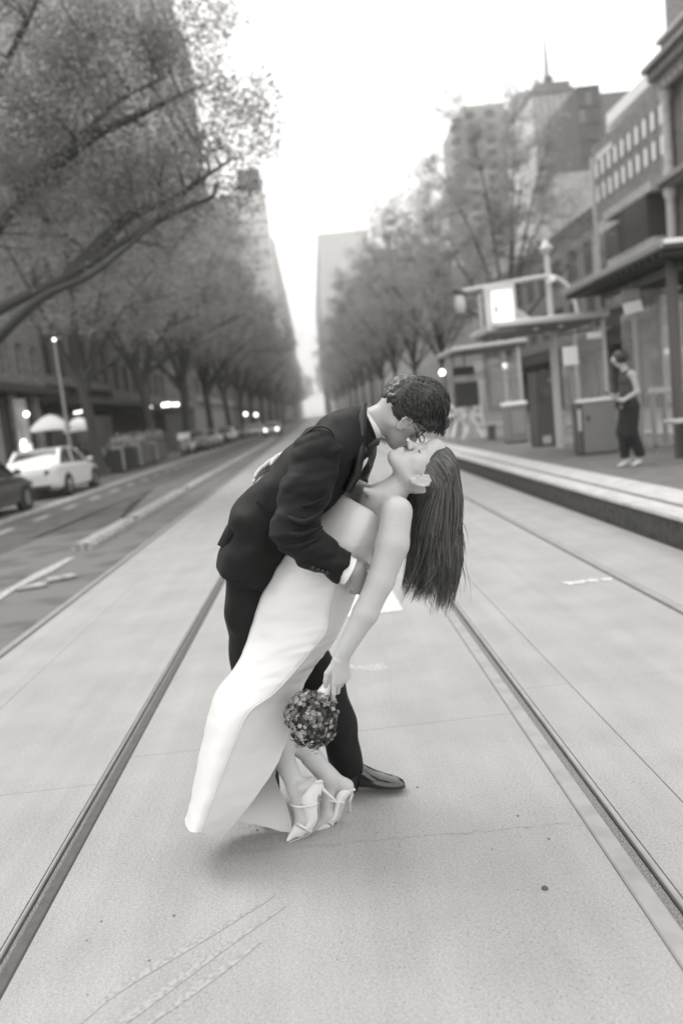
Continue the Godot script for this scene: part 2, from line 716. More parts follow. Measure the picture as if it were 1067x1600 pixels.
# ---------------------------------------------------------------- the ground
func build_ground() -> void:
	struct("ground", MB.new().face([Vector3(-420, -0.14, 300), Vector3(420, -0.14, 300), Vector3(420, -0.14, -1350), Vector3(-420, -0.14, -1350)], Vector3.UP).mesh(), M["asphalt"])
	struct("road", slab(-9.3, -2.635, 14, -900, -0.13, -0.006, 0.0), M["asphalt"])
	struct("road", slab(7.2, 9.6, 14, -900, -0.13, -0.03, 0.0), M["dark asphalt"])
	struct("footpath", slab(-18, -9.32, 14, -900, -0.13, 0.1, 0.0), M["footpath"])
	struct("footpath", slab(9.62, 18, 14, -900, -0.13, 0.1, 0.0), M["footpath"])
	struct("kerb", slab(-9.5, -9.19, 14, -900, -0.12, 0.105, 0.01), M["kerb stone"])
	struct("kerb", slab(9.5, 9.75, 14, -900, -0.12, 0.105, 0.01), M["kerb stone"])
	var lanes := struct("dark_road_strip", MB.new().face([Vector3(-6.78, -0.002, 6), Vector3(-5.15, -0.002, 6), Vector3(-4.7, -0.002, -24), Vector3(-4.7, -0.002, -220), Vector3(-6.78, -0.002, -220)], Vector3.UP).face([Vector3(-5.05, -0.002, -13.2), Vector3(-3.7, -0.002, -13.5), Vector3(-4.4, -0.002, -17.5), Vector3(-4.75, -0.002, -22)], Vector3.UP).mesh(), M["dark asphalt"])  # darker strip along the car lane, plus a darker wedge
	lanes.set_meta("kind", "structure")
	struct("gutter_strip", slab(-7.25, -6.8, 14, -300, -0.004, 0.002, 0.0), M["kerb stone"])
	var road: Node3D = get_node("road")
	var dash := slab(-0.075, 0.075, 0.45, -0.45, 0.0, 0.002, 0.0)
	for k in 24:
		var d := part("lane_dash", dash, M["road paint"], road)
		d.position = Vector3(-6.08 + 0.01 * sin(k * 2.0), 0.0035, -14.65 - 2.04 * k)
	# worn white line before the first separator
	var worn := part("worn_line", wavy_strip([Vector2(-3.55, -5.2), Vector2(-3.55, -6.4), Vector2(-3.56, -7.6), Vector2(-3.53, -8.6), Vector2(-3.5, -9.4), Vector2(-3.46, -10.4)], 0.085, 0.004, 0.35), M["road paint"], road)
	worn.set_meta("label", "worn white line leading to the first separator block")

	# concrete track bed, cast in bays between the rails
	var bed := Node3D.new()
	bed.name = "tram_track_bed"
	bed.set_meta("kind", "structure")
	put(bed, self)
	part("bedding", slab(-2.62, 3.18, 14, -900, -0.12, -0.05, 0.0), M["groove"], bed)
	var strips := [[-2.52, -2.076], [-2.073, -1.158], [-1.066, 0.806], [0.946, 1.193], [1.197, 2.258], [2.364, 3.17]]
	for s in strips.size():
		var z := 9.0
		var k := 0
		while z > -110.0:
			var step := 6.1 if z > -40.0 else 14.0
			if s == 1 and z < 0.0:
				step = 3.05 if z > -12.0 else step
			var off := [0.6, 0.15, 0.4, 0.7, 0.7, 0.2][s] as float if k == 0 else 0.0
			var z1 := z - step - off
			var p := part("paving_slab", slab(strips[s][0], strips[s][1], z, z1 + 0.002, -0.06, rng.randf_range(-0.0008, 0.0), 0.0015), M["concrete"], bed)
			z = z1
			k += 1
		part("paving_slab", slab(strips[s][0], strips[s][1], z, -900, -0.06, 0.0, 0.0), M["concrete"], bed)
	# marks on the concrete: painted wedge, tyre streaks, hairline cracks, sawn joint
	var bedmark := func(called: String, m: Mesh, mt: String) -> void:
		part(called, m, M[mt], bed)
	textured("worn white", 0.6, 0.8, noise_tex("paint wear soft", 0.03, 0.82, 1.08, 4), 0.9)
	bedmark.call("painted_wedge", MB.new().face([Vector3(-0.35, 0.004, -5.72), Vector3(0.52, 0.004, -5.74), Vector3(0.505, 0.004, -6.5), Vector3(0.3, 0.004, -8.6), Vector3(-0.05, 0.004, -8.6)], Vector3.UP).mesh(), "worn white")
	textured("rubbed concrete", 0.38, 0.8, noise_tex("paint wear soft", 0.03, 0.82, 1.08, 4), 0.6)
	bedmark.call("rubbed_patch", wavy_strip([Vector2(-0.05, -4.55), Vector2(0.03, -4.58), Vector2(0.1, -4.55), Vector2(0.2, -4.5), Vector2(0.27, -4.52)], 0.06, 0.0011, 0.5), "rubbed concrete")
	for q in [[1.87, 2.02], [2.05, 2.13], [2.16, 2.24]]:
		bedmark.call("chalk_mark", wavy_strip([Vector2(q[0], -5.98), Vector2((q[0] + q[1]) * 0.5, -6.0), Vector2(q[1], -5.98)], 0.05, 0.004, 0.4), "worn white")
	textured("stained concrete", 0.335, 0.82, noise_tex("stain wear", 0.04, 0.8, 1.12, 5), 0.5)
	for q in [[Vector2(-0.30, -2.36), Vector2(-0.50, -2.2), Vector2(-0.72, -2.02), Vector2(-0.8, -1.9)], [Vector2(-0.26, -2.3), Vector2(-0.46, -2.12), Vector2(-0.7, -1.87), Vector2(-0.76, -1.8)], [Vector2(-0.33, -2.14), Vector2(-0.48, -2.0), Vector2(-0.62, -1.86)]]:
		var pts := []
		var cv := catmull([Vector3(q[0].x, 0, q[0].y), Vector3(q[1].x, 0, q[1].y), Vector3(q[2].x, 0, q[2].y)] + ([Vector3(q[3].x, 0, q[3].y)] if q.size() > 3 else []), 8)
		for p in cv:
			pts.append(Vector2(p.x, p.z))
		var n := pts.size()
		var l := PackedVector3Array()
		var r := PackedVector3Array()
		for i in n:
			var hw := 0.011 * sin(PI * (i + 0.6) / (n + 0.2)) * rng.randf_range(0.97, 1.03)
			l.append(Vector3(pts[i].x - hw, 0.0009, pts[i].y - hw))
			r.append(Vector3(pts[i].x + hw, 0.0009, pts[i].y + hw))
		bedmark.call("tyre_streak", ribbon(l, r), "stained concrete")
	var crack := []
	for i in 60:
		crack.append(Vector2(-0.52 + 1.32 * i / 59.0, -2.65 + 0.075 * i / 59.0 + rng.randf_range(-0.008, 0.008)))
	bedmark.call("hairline_crack", wavy_strip(crack, 0.0009, 0.001, 0.7), "stained concrete")
	for i in 46:
		var c := Vector2(rng.randf_range(-1.0, 0.75), rng.randf_range(-3.6, -1.62))
		var ring := []
		var rr := rng.randf_range(0.002, 0.006)
		for k in 7:
			ring.append(Vector3(c.x + cos(TAU * k / 7) * rr * rng.randf_range(0.6, 1.3), 0.0012, c.y + sin(TAU * k / 7) * rr * rng.randf_range(0.6, 1.2)))
		bedmark.call("grit_fleck", MB.new().face(ring, Vector3.UP).mesh(), "rail filler" if i % 3 == 0 else "stained concrete")
	bedmark.call("bolt_head", MB.new().lathe([Vector2(0, 0.006), Vector2(0.008, 0.006), Vector2(0.011, 0.002), Vector2(0.011, 0)], Transform3D(Basis.IDENTITY, Vector3(0.56, 0.0, -2.23)), 10).mesh(), "rail filler")

	# four grooved tram rails: head, groove floor, lip and the joint filler along them
	var names := ["outer left tram rail beside the asphalt lane, farthest from the platform", "dark inner left tram rail passing behind the groom's legs", "pale inner right tram rail running past the bride's hanging hair", "outer right tram rail nearest the raised platform edge"]
	var heads := [[-2.63, -2.565], [-1.115, -1.069], [0.81, 0.88], [2.302, 2.362]]
	var lips := [[-2.535, -2.522], [-1.155, -1.141], [0.923, 0.943], [2.262, 2.275]]
	for i in 4:
		var t := thing("tram_rail", names[i], "tram rail", Vector3((heads[i][0] + heads[i][1]) * 0.5, 0, -2), 0, "rails set in the concrete of the tram tracks")
		var dark := i == 1
		part("rail_head", slab(heads[i][0], heads[i][1], 14, -700, -0.08, 0.0015, 0.006), M["rail filler"] if dark else M["rail steel"], t, true)
		part("rail_lip", slab(lips[i][0], lips[i][1], 14, -700, -0.08, 0.0005, 0.004), M["rail steel"], t, true)
		var g0: float = minf(heads[i][1], lips[i][1])
		var g1: float = maxf(heads[i][0], lips[i][0])
		part("groove_floor", slab(g0, g1, 14, -700, -0.08, -0.022, 0.0), M["groove"], t, true)
		var wall: Array = [[g0 - 0.001, g0 + 0.004], [g0 + 0.011, g1 + 0.001], [g0 - 0.001, g0 + 0.029], [g1 - 0.004, g1 + 0.001]][i]
		part("groove_wall", slab(wall[0], wall[1], 14, -700, -0.08, -0.006, 0.0), M["rail dust"], t, true)

	# low kerb blocks that part the tram lane from the car lane
	var ord := ["nearest, chipped", "second", "third", "fourth", "fifth", "sixth", "seventh", "eighth", "ninth", "tenth"]
	var spans := [[-10.95, -13.65], [-14.0, -19.3], [-19.75, -25.0], [-25.4, -30.6], [-31.0, -36.2], [-36.6, -41.8], [-42.2, -47.4], [-47.8, -53.0], [-53.4, -58.6], [-59.0, -64.2]]
	for i in spans.size():
		var z0: float = spans[i][0]
		var z1: float = spans[i][1]
		var prof := PackedVector2Array([Vector2(-0.15, 0), Vector2(0.15, 0), Vector2(0.145, 0.06), Vector2(0.1, 0.115), Vector2(-0.1, 0.115), Vector2(-0.145, 0.06)])
		var mb := MB.new().prism(prof, z1 - z0)
		lone("separator_block", mb.mesh(), M["kerb stone"], ord[i] + " pale separator block in the row beside the car lane, counted from the camera", "kerb block", Vector3(-3.49, -0.004, z0), 0.0, "separator blocks along the tram lane")
	for q in [[Vector3(-3.3, 0, -8.45), 0.25, "longer broken flat piece of kerb lying in the tram lane edge"], [Vector3(-3.08, 0, -8.78), 0.5, "shorter broken flat piece of kerb lying nearest the tram track"]]:
		lone("kerb_fragment", MB.new().box(Vector3(0, 0.02, 0), Vector3(0.32, 0.04, 0.16), Basis(Vector3.UP, q[1]), 0.012).mesh(), M["kerb stone"], q[2], "kerb fragment", q[0], 0.0, "broken pieces of kerb")


func build_platform() -> void:
	var p := Node3D.new()
	p.name = "tram_platform"
	p.set_meta("kind", "structure")
	put(p, self)
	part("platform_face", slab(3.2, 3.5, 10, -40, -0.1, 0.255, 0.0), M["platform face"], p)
	part("deck", slab(3.47, 7.15, 10, -40, -0.1, 0.298, 0.0), M["platform"], p)
	var z := 10.0
	while z > -40.0:
		part("coping_stone", slab(3.18, 3.44, z, z - 2.39, 0.256, 0.302, 0.006), M["coping"], p)
		part("warning_strip", slab(3.52, 3.98, z, z - 2.392, 0.296, 0.306, 0.003), M["coping"], p)
		z -= 2.4
	part("edge_strip", slab(3.442, 3.515, 10, -40, 0.24, 0.3, 0.0), M["platform"], p)



# ---------------------------------------------------------------- buildings
# A street front in its own frame: x along the street, y up, z out of the wall. Piers and bands leave real openings.
func front(t: Node3D, xf: Transform3D, width: float, y0: float, floors: int, fh: float, bays: int, ww: float, wh: float, sill: float, wall: String, frame: String, glass := "window glass", mull := 1, depth := 0.3) -> void:
	var bw := width / bays
	var st := MB.new()
	for f in floors:
		var y := y0 + f * fh
		st.box(xf * Vector3(width * 0.5, y + sill * 0.5, -depth * 0.5), Vector3(width, sill, depth), xf.basis)
		st.box(xf * Vector3(width * 0.5, y + (sill + wh + fh) * 0.5, -depth * 0.5), Vector3(width, fh - sill - wh, depth), xf.basis)
		for b in bays + 1:
			var pw := (bw - ww) * (0.5 if b == 0 or b == bays else 1.0)
			var cx := b * bw + (pw * 0.5 if b == 0 else (-pw * 0.5 if b == bays else 0.0))
			st.box(xf * Vector3(cx, y + sill + wh * 0.5, -depth * 0.5), Vector3(pw, wh, depth - 0.006), xf.basis)
	part("street_wall", st.mesh(), M[wall], t, true)
	var fm := MB.new()
	var fr := 0.09
	fm.box(Vector3(0, wh * 0.5 - fr * 0.5, 0), Vector3(ww, fr, 0.12))
	fm.box(Vector3(0, -wh * 0.5 + fr * 0.5, 0), Vector3(ww, fr, 0.14))
	for s in [-1, 1]:
		fm.box(Vector3(s * (ww - fr) * 0.5, 0, 0), Vector3(fr, wh - 2 * fr, 0.12))
	for k in mull:
		fm.box(Vector3(ww * ((k + 1.0) / (mull + 1.0) - 0.5), 0, 0), Vector3(0.05, wh - 2 * fr, 0.08))
	var fmesh := fm.mesh()
	var pane := MB.new().box(Vector3.ZERO, Vector3(ww - 0.02, wh - 0.02, 0.02)).mesh()
	for f in floors:
		for b in bays:
			var w := part("window", fmesh, M[frame], t)
			w.transform = Transform3D(xf.basis, xf * Vector3((b + 0.5) * bw, y0 + f * fh + sill + wh * 0.5, -depth + 0.08) - t.position)
			var p := part("pane", pane, M[glass], w)
			p.position = Vector3(0, 0, -0.03)


func left_frame(z_near: float) -> Transform3D:      # x runs away from the camera
	return Transform3D(Basis(Vector3(0, 0, -1), Vector3.UP, Vector3(1, 0, 0)), Vector3(-14.5, 0, z_near))


func right_frame(z_far: float, x := 22.0) -> Transform3D:      # x runs towards the camera
	return Transform3D(Basis(Vector3(0, 0, 1), Vector3.UP, Vector3(-1, 0, 0)), Vector3(x, 0, z_far))


func mass(t: Node3D, lo: Vector3, hi: Vector3, m: String, called := "wall") -> MeshInstance3D:
	return part(called, MB.new().box((lo + hi) * 0.5, hi - lo, Basis.IDENTITY, 0.0).mesh(), M[m], t, true)


func build_left_side() -> void:
	var g := "street buildings behind the left row of trees"
	# pale stone terrace with framed windows
	var t := thing("terrace_building", "pale stone building with white framed upper windows above the dark corner shopfront", "building", Vector3(-20, 0, -38), 0, g)
	mass(t, Vector3(-26, 0, -43.5), Vector3(-14.9, 13, -33), "dark wall")
	front(t, left_frame(-33), 10.5, 4.5, 3, 2.9, 5, 1.0, 1.75, 0.55, "stone wall", "light stone", "window glass", 1)
	mass(t, Vector3(-14.75, 4.15, -43.5), Vector3(-13.4, 4.5, -33), "dark metal", "awning")
	for z in [-36.2, -38.6, -41.6]:
		mass(t, Vector3(-14.85, 0.1, z - 0.2), Vector3(-14.45, 4.14, z + 0.2), "light stone", "shop_pillar")
	mass(t, Vector3(-14.88, 0.1, -43.2), Vector3(-14.7, 4.1, -33.2), "window glass", "shop_window")
	# dark glazed building
	t = thing("dark_glass_building", "dark glazed building with tall slim mullions behind the white cafe umbrella", "building", Vector3(-20, 0, -50), 0, g)
	mass(t, Vector3(-28, 0, -58), Vector3(-15.0, 17, -43.6), "dark wall")
	front(t, left_frame(-43.6), 14.4, 4.9, 3, 3.9, 6, 1.9, 3.0, 0.5, "grey wall", "grey metal", "window glass", 0)
	mass(t, Vector3(-14.95, 3.6, -58), Vector3(-12.2, 3.95, -43.6), "dark wall", "awning")
	mass(t, Vector3(-14.98, 0.1, -57.5), Vector3(-14.8, 3.5, -44), "window glass", "shop_window")
	t = thing("plain_office_building", "plain grey office building mid street behind the left trees", "building", Vector3(-20, 0, -68), 0, g)
	mass(t, Vector3(-30, 0, -79), Vector3(-15.0, 24, -58.1), "dark wall")
	front(t, left_frame(-58.1), 20.9, 4.2, 5, 3.8, 7, 2.0, 2.2, 0.8, "stone wall", "grey metal", "window glass", 1)
	mass(t, Vector3(-14.95, 3.4, -79), Vector3(-12.4, 3.7, -58.2), "dark metal", "awning")
	t = thing("gabled_building", "pale gabled building showing its light side wall between the left tree trunks", "building", Vector3(-20, 0, -88), 0, g)
	mass(t, Vector3(-28, 0, -98), Vector3(-15.0, 12, -79.2), "grey wall")
	front(t, left_frame(-79.2), 18.8, 4.2, 2, 3.6, 6, 1.4, 2.0, 0.8, "pale wall", "light stone", "window glass", 1)
	part("gable", MB.new().prism(PackedVector2Array([Vector2(-3, 0), Vector2(3, 0), Vector2(0, 5)]), 4.0, Transform3D(Basis(Vector3(0, 0, -1), Vector3.UP, Vector3(1, 0, 0)), Vector3(-18.6, 12.0, -90))).mesh(), M["pale wall"], t, true)
	t = thing("dark_office_tower", "tall dark office tower whose straight right edge rises through the nearest left tree", "tower", Vector3(-25, 0, -121), 0, g)
	mass(t, Vector3(-45, 0, -144), Vector3(-14.9, 67.5, -99), "light stone")
	front(t, left_frame(-99), 45, 5.0, 15, 4.0, 10, 3.4, 2.4, 0.8, "light stone", "dark metal", "window glass", 1)
	for k in 16:
		mass(t, Vector3(-45 + 0.4 + k * 1.9, 0.2, -98.97), Vector3(-45 + 1.5 + k * 1.9, 67.4, -98.8), "light stone", "fin")
	t = thing("stepped_tower", "pale stepped tower with a dark crown block beyond the left trees", "tower", Vector3(-40, 0, -480), 0, "far towers along the street")
	mass(t, Vector3(-42, 0, -520), Vector3(-14.9, 136, -475), "haze whitened wall")
	mass(t, Vector3(-30, 136, -515), Vector3(-16.3, 151, -480), "dark wall", "crown_block")
	mass(t, Vector3(-55, 0, -470), Vector3(-33, 122, -430), "grey wall", "low_wing")
	for k in 5:
		mass(t, Vector3(-41.8, 92 + k * 9.0, -474.9), Vector3(-15.1, 93.4 + k * 9.0, -474.4), "light stone", "floor_band")
	t = thing("far_left_block", "grey block lining the left edge of the bright sky gap", "tower", Vector3(-25, 0, -630), 0, "far towers along the street")
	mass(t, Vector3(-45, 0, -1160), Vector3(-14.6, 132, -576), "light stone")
	for k in 12:
		mass(t, Vector3(-14.55, 20, -600 - k * 44), Vector3(-14.3, 131, -585 - k * 44), "pale wall", "pier")
	t = thing("farthest_left_block", "lowest grey block at the far left end of the street", "tower", Vector3(-30, 0, -1500), 0, "far towers along the street")
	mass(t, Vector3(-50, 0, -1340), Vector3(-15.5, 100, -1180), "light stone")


func build_right_buildings() -> void:
	# ornate corner building, only its nearest pilasters in the frame
	var t := thing("ornate_corner_building", "ornate stone building with cornices, columns and urn parapet at the right edge", "building", Vector3(28, 0, -38), 0, "street buildings on the right")
	mass(t, Vector3(22.5, 0, -46.0), Vector3(36, 18.0, -26), "stone wall")
	for q in [[18.0, 18.35, 21.4], [18.35, 18.8, 21.05], [18.8, 19.1, 20.7], [12.4, 12.65, 21.6], [12.65, 13.0, 21.3], [6.5, 6.9, 21.4]]:
		part("cornice", slab(q[2], 23, -26, -46.1, q[0], q[1], 0.04), M["stone wall"], t, true)
	var dent := MB.new().box(Vector3.ZERO, Vector3(0.35, 0.3, 0.3)).mesh()
	for k in 30:
		var d := part("dentil", dent, M["light stone"], t)
		d.position = Vector3(21.6, 17.86, -26.4 - k * 0.66) - t.position
	for k in 5:
		var z := -45.6 + k * 4.4
		for q in [[13.1, 17.7], [6.95, 12.35]]:
			part("column", MB.new().lathe([Vector2(0.34, 0), Vector2(0.34, 0.25), Vector2(0.27, 0.3), Vector2(0.24, q[1] - q[0] - 0.6), Vector2(0.36, q[1] - q[0] - 0.3), Vector2(0.36, q[1] - q[0])], Transform3D(Basis.IDENTITY, Vector3(21.85, q[0], z)), 14).mesh(), M["light stone"], t, true)
		if k < 4:
			for y in [13.6, 7.4]:
				var w := part("window", MB.new().box(Vector3.ZERO, Vector3(0.2, 4.0, 2.4), Basis.IDENTITY, 0.05).mesh(), M["light stone"], t)
				w.position = Vector3(22.45, y + 2.0, z + 2.2) - t.position
				var p := part("pane", MB.new().box(Vector3.ZERO, Vector3(0.06, 3.6, 1.9)).mesh(), M["window glass"], w)
				p.position = Vector3(-0.1, 0, 0)
	mass(t, Vector3(21.9, 19.1, -46), Vector3(23, 20.3, -26), "stone wall", "parapet")
	part("parapet_cap", slab(21.6, 23.2, -26, -46.05, 20.3, 20.55, 0.05), M["light stone"], t, true)
	for k in 3:
		part("parapet_pier", slab(21.75, 22.9, -43.2 + k * 6, -45.0 + k * 6, 20.55, 23.4, 0.08), M["stone wall"], t, true)
		part("parapet_pier_cap", slab(21.5, 23.1, -43.0 + k * 6, -45.2 + k * 6, 23.4, 23.8, 0.08), M["light stone"], t, true)
	mass(t, Vector3(20.9, 0.1, -46), Vector3(22.45, 6.4, -45.4), "light stone", "street_pier")

	# grey hotel-like front with two rows of round-ended windows, a white attic and a dark bay
	t = thing("grey_facade_building", "grey building with two rows of pale round ended windows and a white attic", "building", Vector3(28, 0, -52), 0, "street buildings on the right")
	mass(t, Vector3(22.3, 0, -57.5), Vector3(38, 18.45, -46.15), "grey wall")
	mass(t, Vector3(22.02, 13.2, -57.5), Vector3(22.29, 18.5, -46.15), "grey wall", "front_panel")
	mass(t, Vector3(22.0, 12.35, -57.5), Vector3(22.28, 13.19, -46.15), "pale wall", "band")
	part("corner_trim", slab(21.9, 22.3, -57.35, -57.75, 12.4, 17.9, 0.03), M["light stone"], t, true)
	mass(t, Vector3(22.6, 18.46, -56.0), Vector3(36, 20.2, -46.3), "white panel", "attic")
	for k in 6:
		var p := part("attic_pane", MB.new().box(Vector3.ZERO, Vector3(0.08, 0.75, 1.3)).mesh(), M["bright glass"], t)
		p.position = Vector3(22.57, 19.0, -55.0 + k * 1.5) - t.position
	# round-ended windows: pale blinds in dark rims
	var pill := PackedVector2Array()
	for k in 9:
		pill.append(Vector2(cos(PI * k / 8) * 0.21, 0.36 + sin(PI * k / 8) * 0.21))
	for k in 9:
		pill.append(Vector2(cos(PI + PI * k / 8) * 0.21, -0.36 + sin(PI + PI * k / 8) * 0.21))
	var rimp := PackedVector2Array()
	for p in pill:
		rimp.append(p * Vector2(1.28, 1.12))
	var side := Basis(Vector3(0, 0, 1), Vector3.UP, Vector3(-1, 0, 0))
	var pane := MB.new().prism(pill, 0.05, Transform3D(side, Vector3.ZERO)).mesh()
	var rim := MB.new().prism(rimp, 0.03, Transform3D(side, Vector3.ZERO)).mesh()
	var blind := mat("pale blind", 0.78, 0.5)
	for r in 2:
		for k in 10:
			var w := part("window", rim, M["dark wall"], t)
			w.position = Vector3(22.015, 16.75 - r * 1.68, -56.7 + k * (10.25 / 9.0)) - t.position
			var pn := part("pane", pane, blind, w)
			pn.position = Vector3(-0.035, 0, 0)
	for k in 9:
		part("sign_strip", MB.new().box(Vector3(21.97, 17.55, -56.6 + k * 0.33), Vector3(0.07, 0.42, 0.17)).mesh(), M["white panel"], t, true)
	# dark faceted bay and the recess beside it
	var bay := MB.new().prism(PackedVector2Array([Vector2(-53.5, 22.3), Vector2(-50.6, 21.0), Vector2(-46.9, 21.0), Vector2(-46.9, 22.3)]), 2.6, Transform3D(Basis(Vector3(0, 0, 1), Vector3(1, 0, 0), Vector3(0, 1, 0)), Vector3(0, 9.9, 0)))
	part("bay_window", bay.mesh(), M["window glass"], t, true)
	part("bay_mullion", slab(20.95, 21.1, -50.5, -50.7, 9.9, 12.5, 0.0), M["dark metal"], t, true)
	mass(t, Vector3(21.0, 8.3, -53.4), Vector3(22.28, 9.89, -46.2), "pale wall", "bay_base")
	mass(t, Vector3(20.98, 12.51, -53.5), Vector3(21.99, 13.1, -46.2), "pale wall", "bay_head")
	mass(t, Vector3(22.02, 4.2, -56.0), Vector3(22.29, 12.2, -53.6), "dark wall", "recess")
	mass(t, Vector3(21.6, 0.1, -57.5), Vector3(22.28, 12.3, -56.1), "pale wall", "street_pier")
	mass(t, Vector3(20.0, 4.2, -57.5), Vector3(22.2, 5.2, -46.2), "dark wall", "awning")
	mass(t, Vector3(22.03, 0.1, -57.2), Vector3(22.27, 4.1, -46.4), "window glass", "shop_window")
	# shops behind the stop
	t = thing("dark_shopfront_building", "dark low shopfront building behind the tram stop under the right trees", "building", Vector3(28, 0, -70), 0, "street buildings on the right")
	mass(t, Vector3(22.6, 0, -100), Vector3(40, 15, -58), "dark wall")
	front(t, right_frame(-99.5, 22.5), 41, 5.4, 2, 4.0, 10, 2.4, 2.4, 0.9, "grey wall", "grey metal", "window glass", 1)
	mass(t, Vector3(19.5, 4.0, -99), Vector3(22.4, 4.7, -58.2), "dark wall", "awning")
	for k in 12:
		mass(t, Vector3(22.2, 0.1, -98.6 + k * 3.4), Vector3(22.55, 3.9, -98.0 + k * 3.4), "pale wall", "shop_pillar")
		mass(t, Vector3(22.4, 0.5, -97.9 + k * 3.4), Vector3(22.52, 3.6, -95.3 + k * 3.4), "window glass", "shop_window")
	# letters of a shop name on the awning front
	var sg := thing("shop_sign", "pale raised shop name letters on the dark awning behind the shelter roof", "sign", Vector3(19.3, 0, -48))
	var tm := TextMesh.new()
	tm.text = "IL TONZINI"
	var sf := SystemFont.new()
	sf.font_names = PackedStringArray(["Droid Serif"])
	tm.font = sf
	tm.font_size = 64
	tm.pixel_size = 0.0195
	tm.depth = 0.12
	var o := part("letters", tm, M["pale metal"], sg)
	o.basis = Basis(Vector3(0, 0, 1), Vector3.UP, Vector3(-1, 0, 0)) * Basis.from_scale(Vector3(1.0, 1.25, 1))
	o.position = Vector3(0, 6.75, 0)
	part("sign_board", MB.new().box(Vector3(0.35, 6.5, 0.0), Vector3(0.4, 2.2, 8.5)).mesh(), M["dark wall"], sg)


func build_far_towers() -> void:
	var g := "towers rising behind the right trees"
	var t := thing("spire_tower", "pale ribbed tower with a dark cap and a thin mast", "tower", Vector3(57, 0, -180), 0, g)
	mass(t, Vector3(53, 0, -192), Vector3(61.6, 63.5, -170), "haze whitened wall")
	for k in 6:
		mass(t, Vector3(53.2 + k * 1.42, 0, -169.98), Vector3(53.9 + k * 1.42, 63.3, -169.5), "pale wall", "rib")
	mass(t, Vector3(52.6, 63.5, -192.3), Vector3(62.0, 64.4, -169.4), "grey wall", "cap")
	mass(t, Vector3(54, 64.4, -190), Vector3(61.5, 66.0, -170.5), "grey wall", "plant_room")
	part("mast", MB.new().tube([Vector3(57.2, 65.5, -172), Vector3(57.2, 68.5, -172), Vector3(57.2, 77.5, -172)], [0.55, 0.4, 0.16], 6).mesh(), M["dark metal"], t, true)
	part("mast_foot", MB.new().box(Vector3(57.4, 66.8, -172), Vector3(1.5, 1.6, 1.5)).mesh(), M["dark metal"], t, true)
	t = thing("dark_glass_tower", "dark glass tower with mottled reflections coloured into its panels right of the mast tower", "tower", Vector3(58, 0, -160), 0, g)
	mass(t, Vector3(55.3, 0, -172), Vector3(59.6, 57, -150), "dark wall")
	for k in 18:
		for j in 3:
			part("glass_panel", MB.new().box(Vector3(56.0 + j * 1.42, 2.0 + k * 3.1, -149.9), Vector3(1.2, 2.5, 0.12)).mesh(), M["grey wall"] if (k * 7 + j * 5) % 4 == 0 else M["window glass"], t, true)  # scattered grey panels put mottled reflections into the glass colour
	mass(t, Vector3(59.62, 0, -170), Vector3(72, 55.8, -151), "grey wall", "rear_wing")
	t = thing("slab_tower", "bright slab tower half hidden behind the largest right tree", "tower", Vector3(59, 0, -200), 0, g)
	mass(t, Vector3(55.8, 0, -212), Vector3(61.9, 72, -190), "light stone")
	for k in 20:
		mass(t, Vector3(55.9, 8 + k * 3.1, -189.9), Vector3(61.8, 8.5 + k * 3.1, -189.6), "pale wall", "floor_band")
	t = thing("apartment_tower", "grey apartment tower with recessed balconies on its left corner", "tower", Vector3(50, 0, -210), 0, g)
	mass(t, Vector3(44.4, 0, -226), Vector3(55.6, 73.5, -200), "pale wall")
	for k in 18:
		var y := 17.0 + k * 3.1
		mass(t, Vector3(42.2, y, -206), Vector3(44.3, y + 0.35, -200.2), "pale wall", "balcony_slab")
		mass(t, Vector3(42.2, y + 0.35, -200.5), Vector3(44.3, y + 1.3, -200.3), "grey wall", "balcony_rail")
		mass(t, Vector3(45.4, y + 0.6, -199.98), Vector3(47.6, y + 2.3, -199.8), "window glass", "window")
		mass(t, Vector3(50.4, y + 0.6, -199.98), Vector3(52.6, y + 2.3, -199.8), "window glass", "window")
		mass(t, Vector3(48.4, y + 0.1, -199.98), Vector3(49.4, y + 3.1, -199.7), "pale wall", "pier")
	t = thing("low_pale_block", "low pale block with one small dark opening between tower and grey facade", "building", Vector3(48, 0, -140), 0, g)
	mass(t, Vector3(44, 0, -145), Vector3(52.5, 36.5, -130), "pale wall")
	mass(t, Vector3(49.3, 31.5, -129.98), Vector3(50.1, 32.6, -129.9), "window glass", "vent")
	t = thing("far_right_block", "tall block whitened as if by haze lining the right edge of the bright sky gap", "tower", Vector3(25, 0, -600), 0, "far towers along the street")
	mass(t, Vector3(14.2, 0, -900), Vector3(45, 112, -490), "haze whitened wall")
	mass(t, Vector3(13.9, 96, -760), Vector3(14.15, 104, -500), "pale wall", "top_band")
	t = thing("mid_right_block", "grey mid height block behind the farthest right trees", "tower", Vector3(35, 0, -300), 0, "far towers along the street")
	mass(t, Vector3(22, 0, -480), Vector3(50, 50, -255), "grey wall")
	front(t, right_frame(-480, 21.9), 225, 6.0, 10, 4.2, 16, 9.0, 2.2, 1.0, "grey wall", "dark metal", "window glass", 3)
	t = thing("right_terrace_row", "plain pale terrace along the footpath behind the right trees", "building", Vector3(35, 0, -170), 0, "street buildings on the right")
	mass(t, Vector3(22.5, 0, -254), Vector3(42, 19, -100.5), "pale wall")
	front(t, right_frame(-254, 22.4), 153, 5.0, 3, 4.2, 24, 2.6, 2.4, 0.9, "pale wall", "grey metal", "window glass", 1)
	t = thing("left_terrace_row", "plain grey terrace along the footpath behind the farther left trees", "building", Vector3(-25, 0, -300), 0, "street buildings behind the left row of trees")
	mass(t, Vector3(-35, 0, -428), Vector3(-15.0, 22, -145), "grey wall")
	front(t, left_frame(-145), 283, 5.0, 4, 4.2, 30, 4.0, 2.4, 0.9, "grey wall", "grey metal", "window glass", 1)



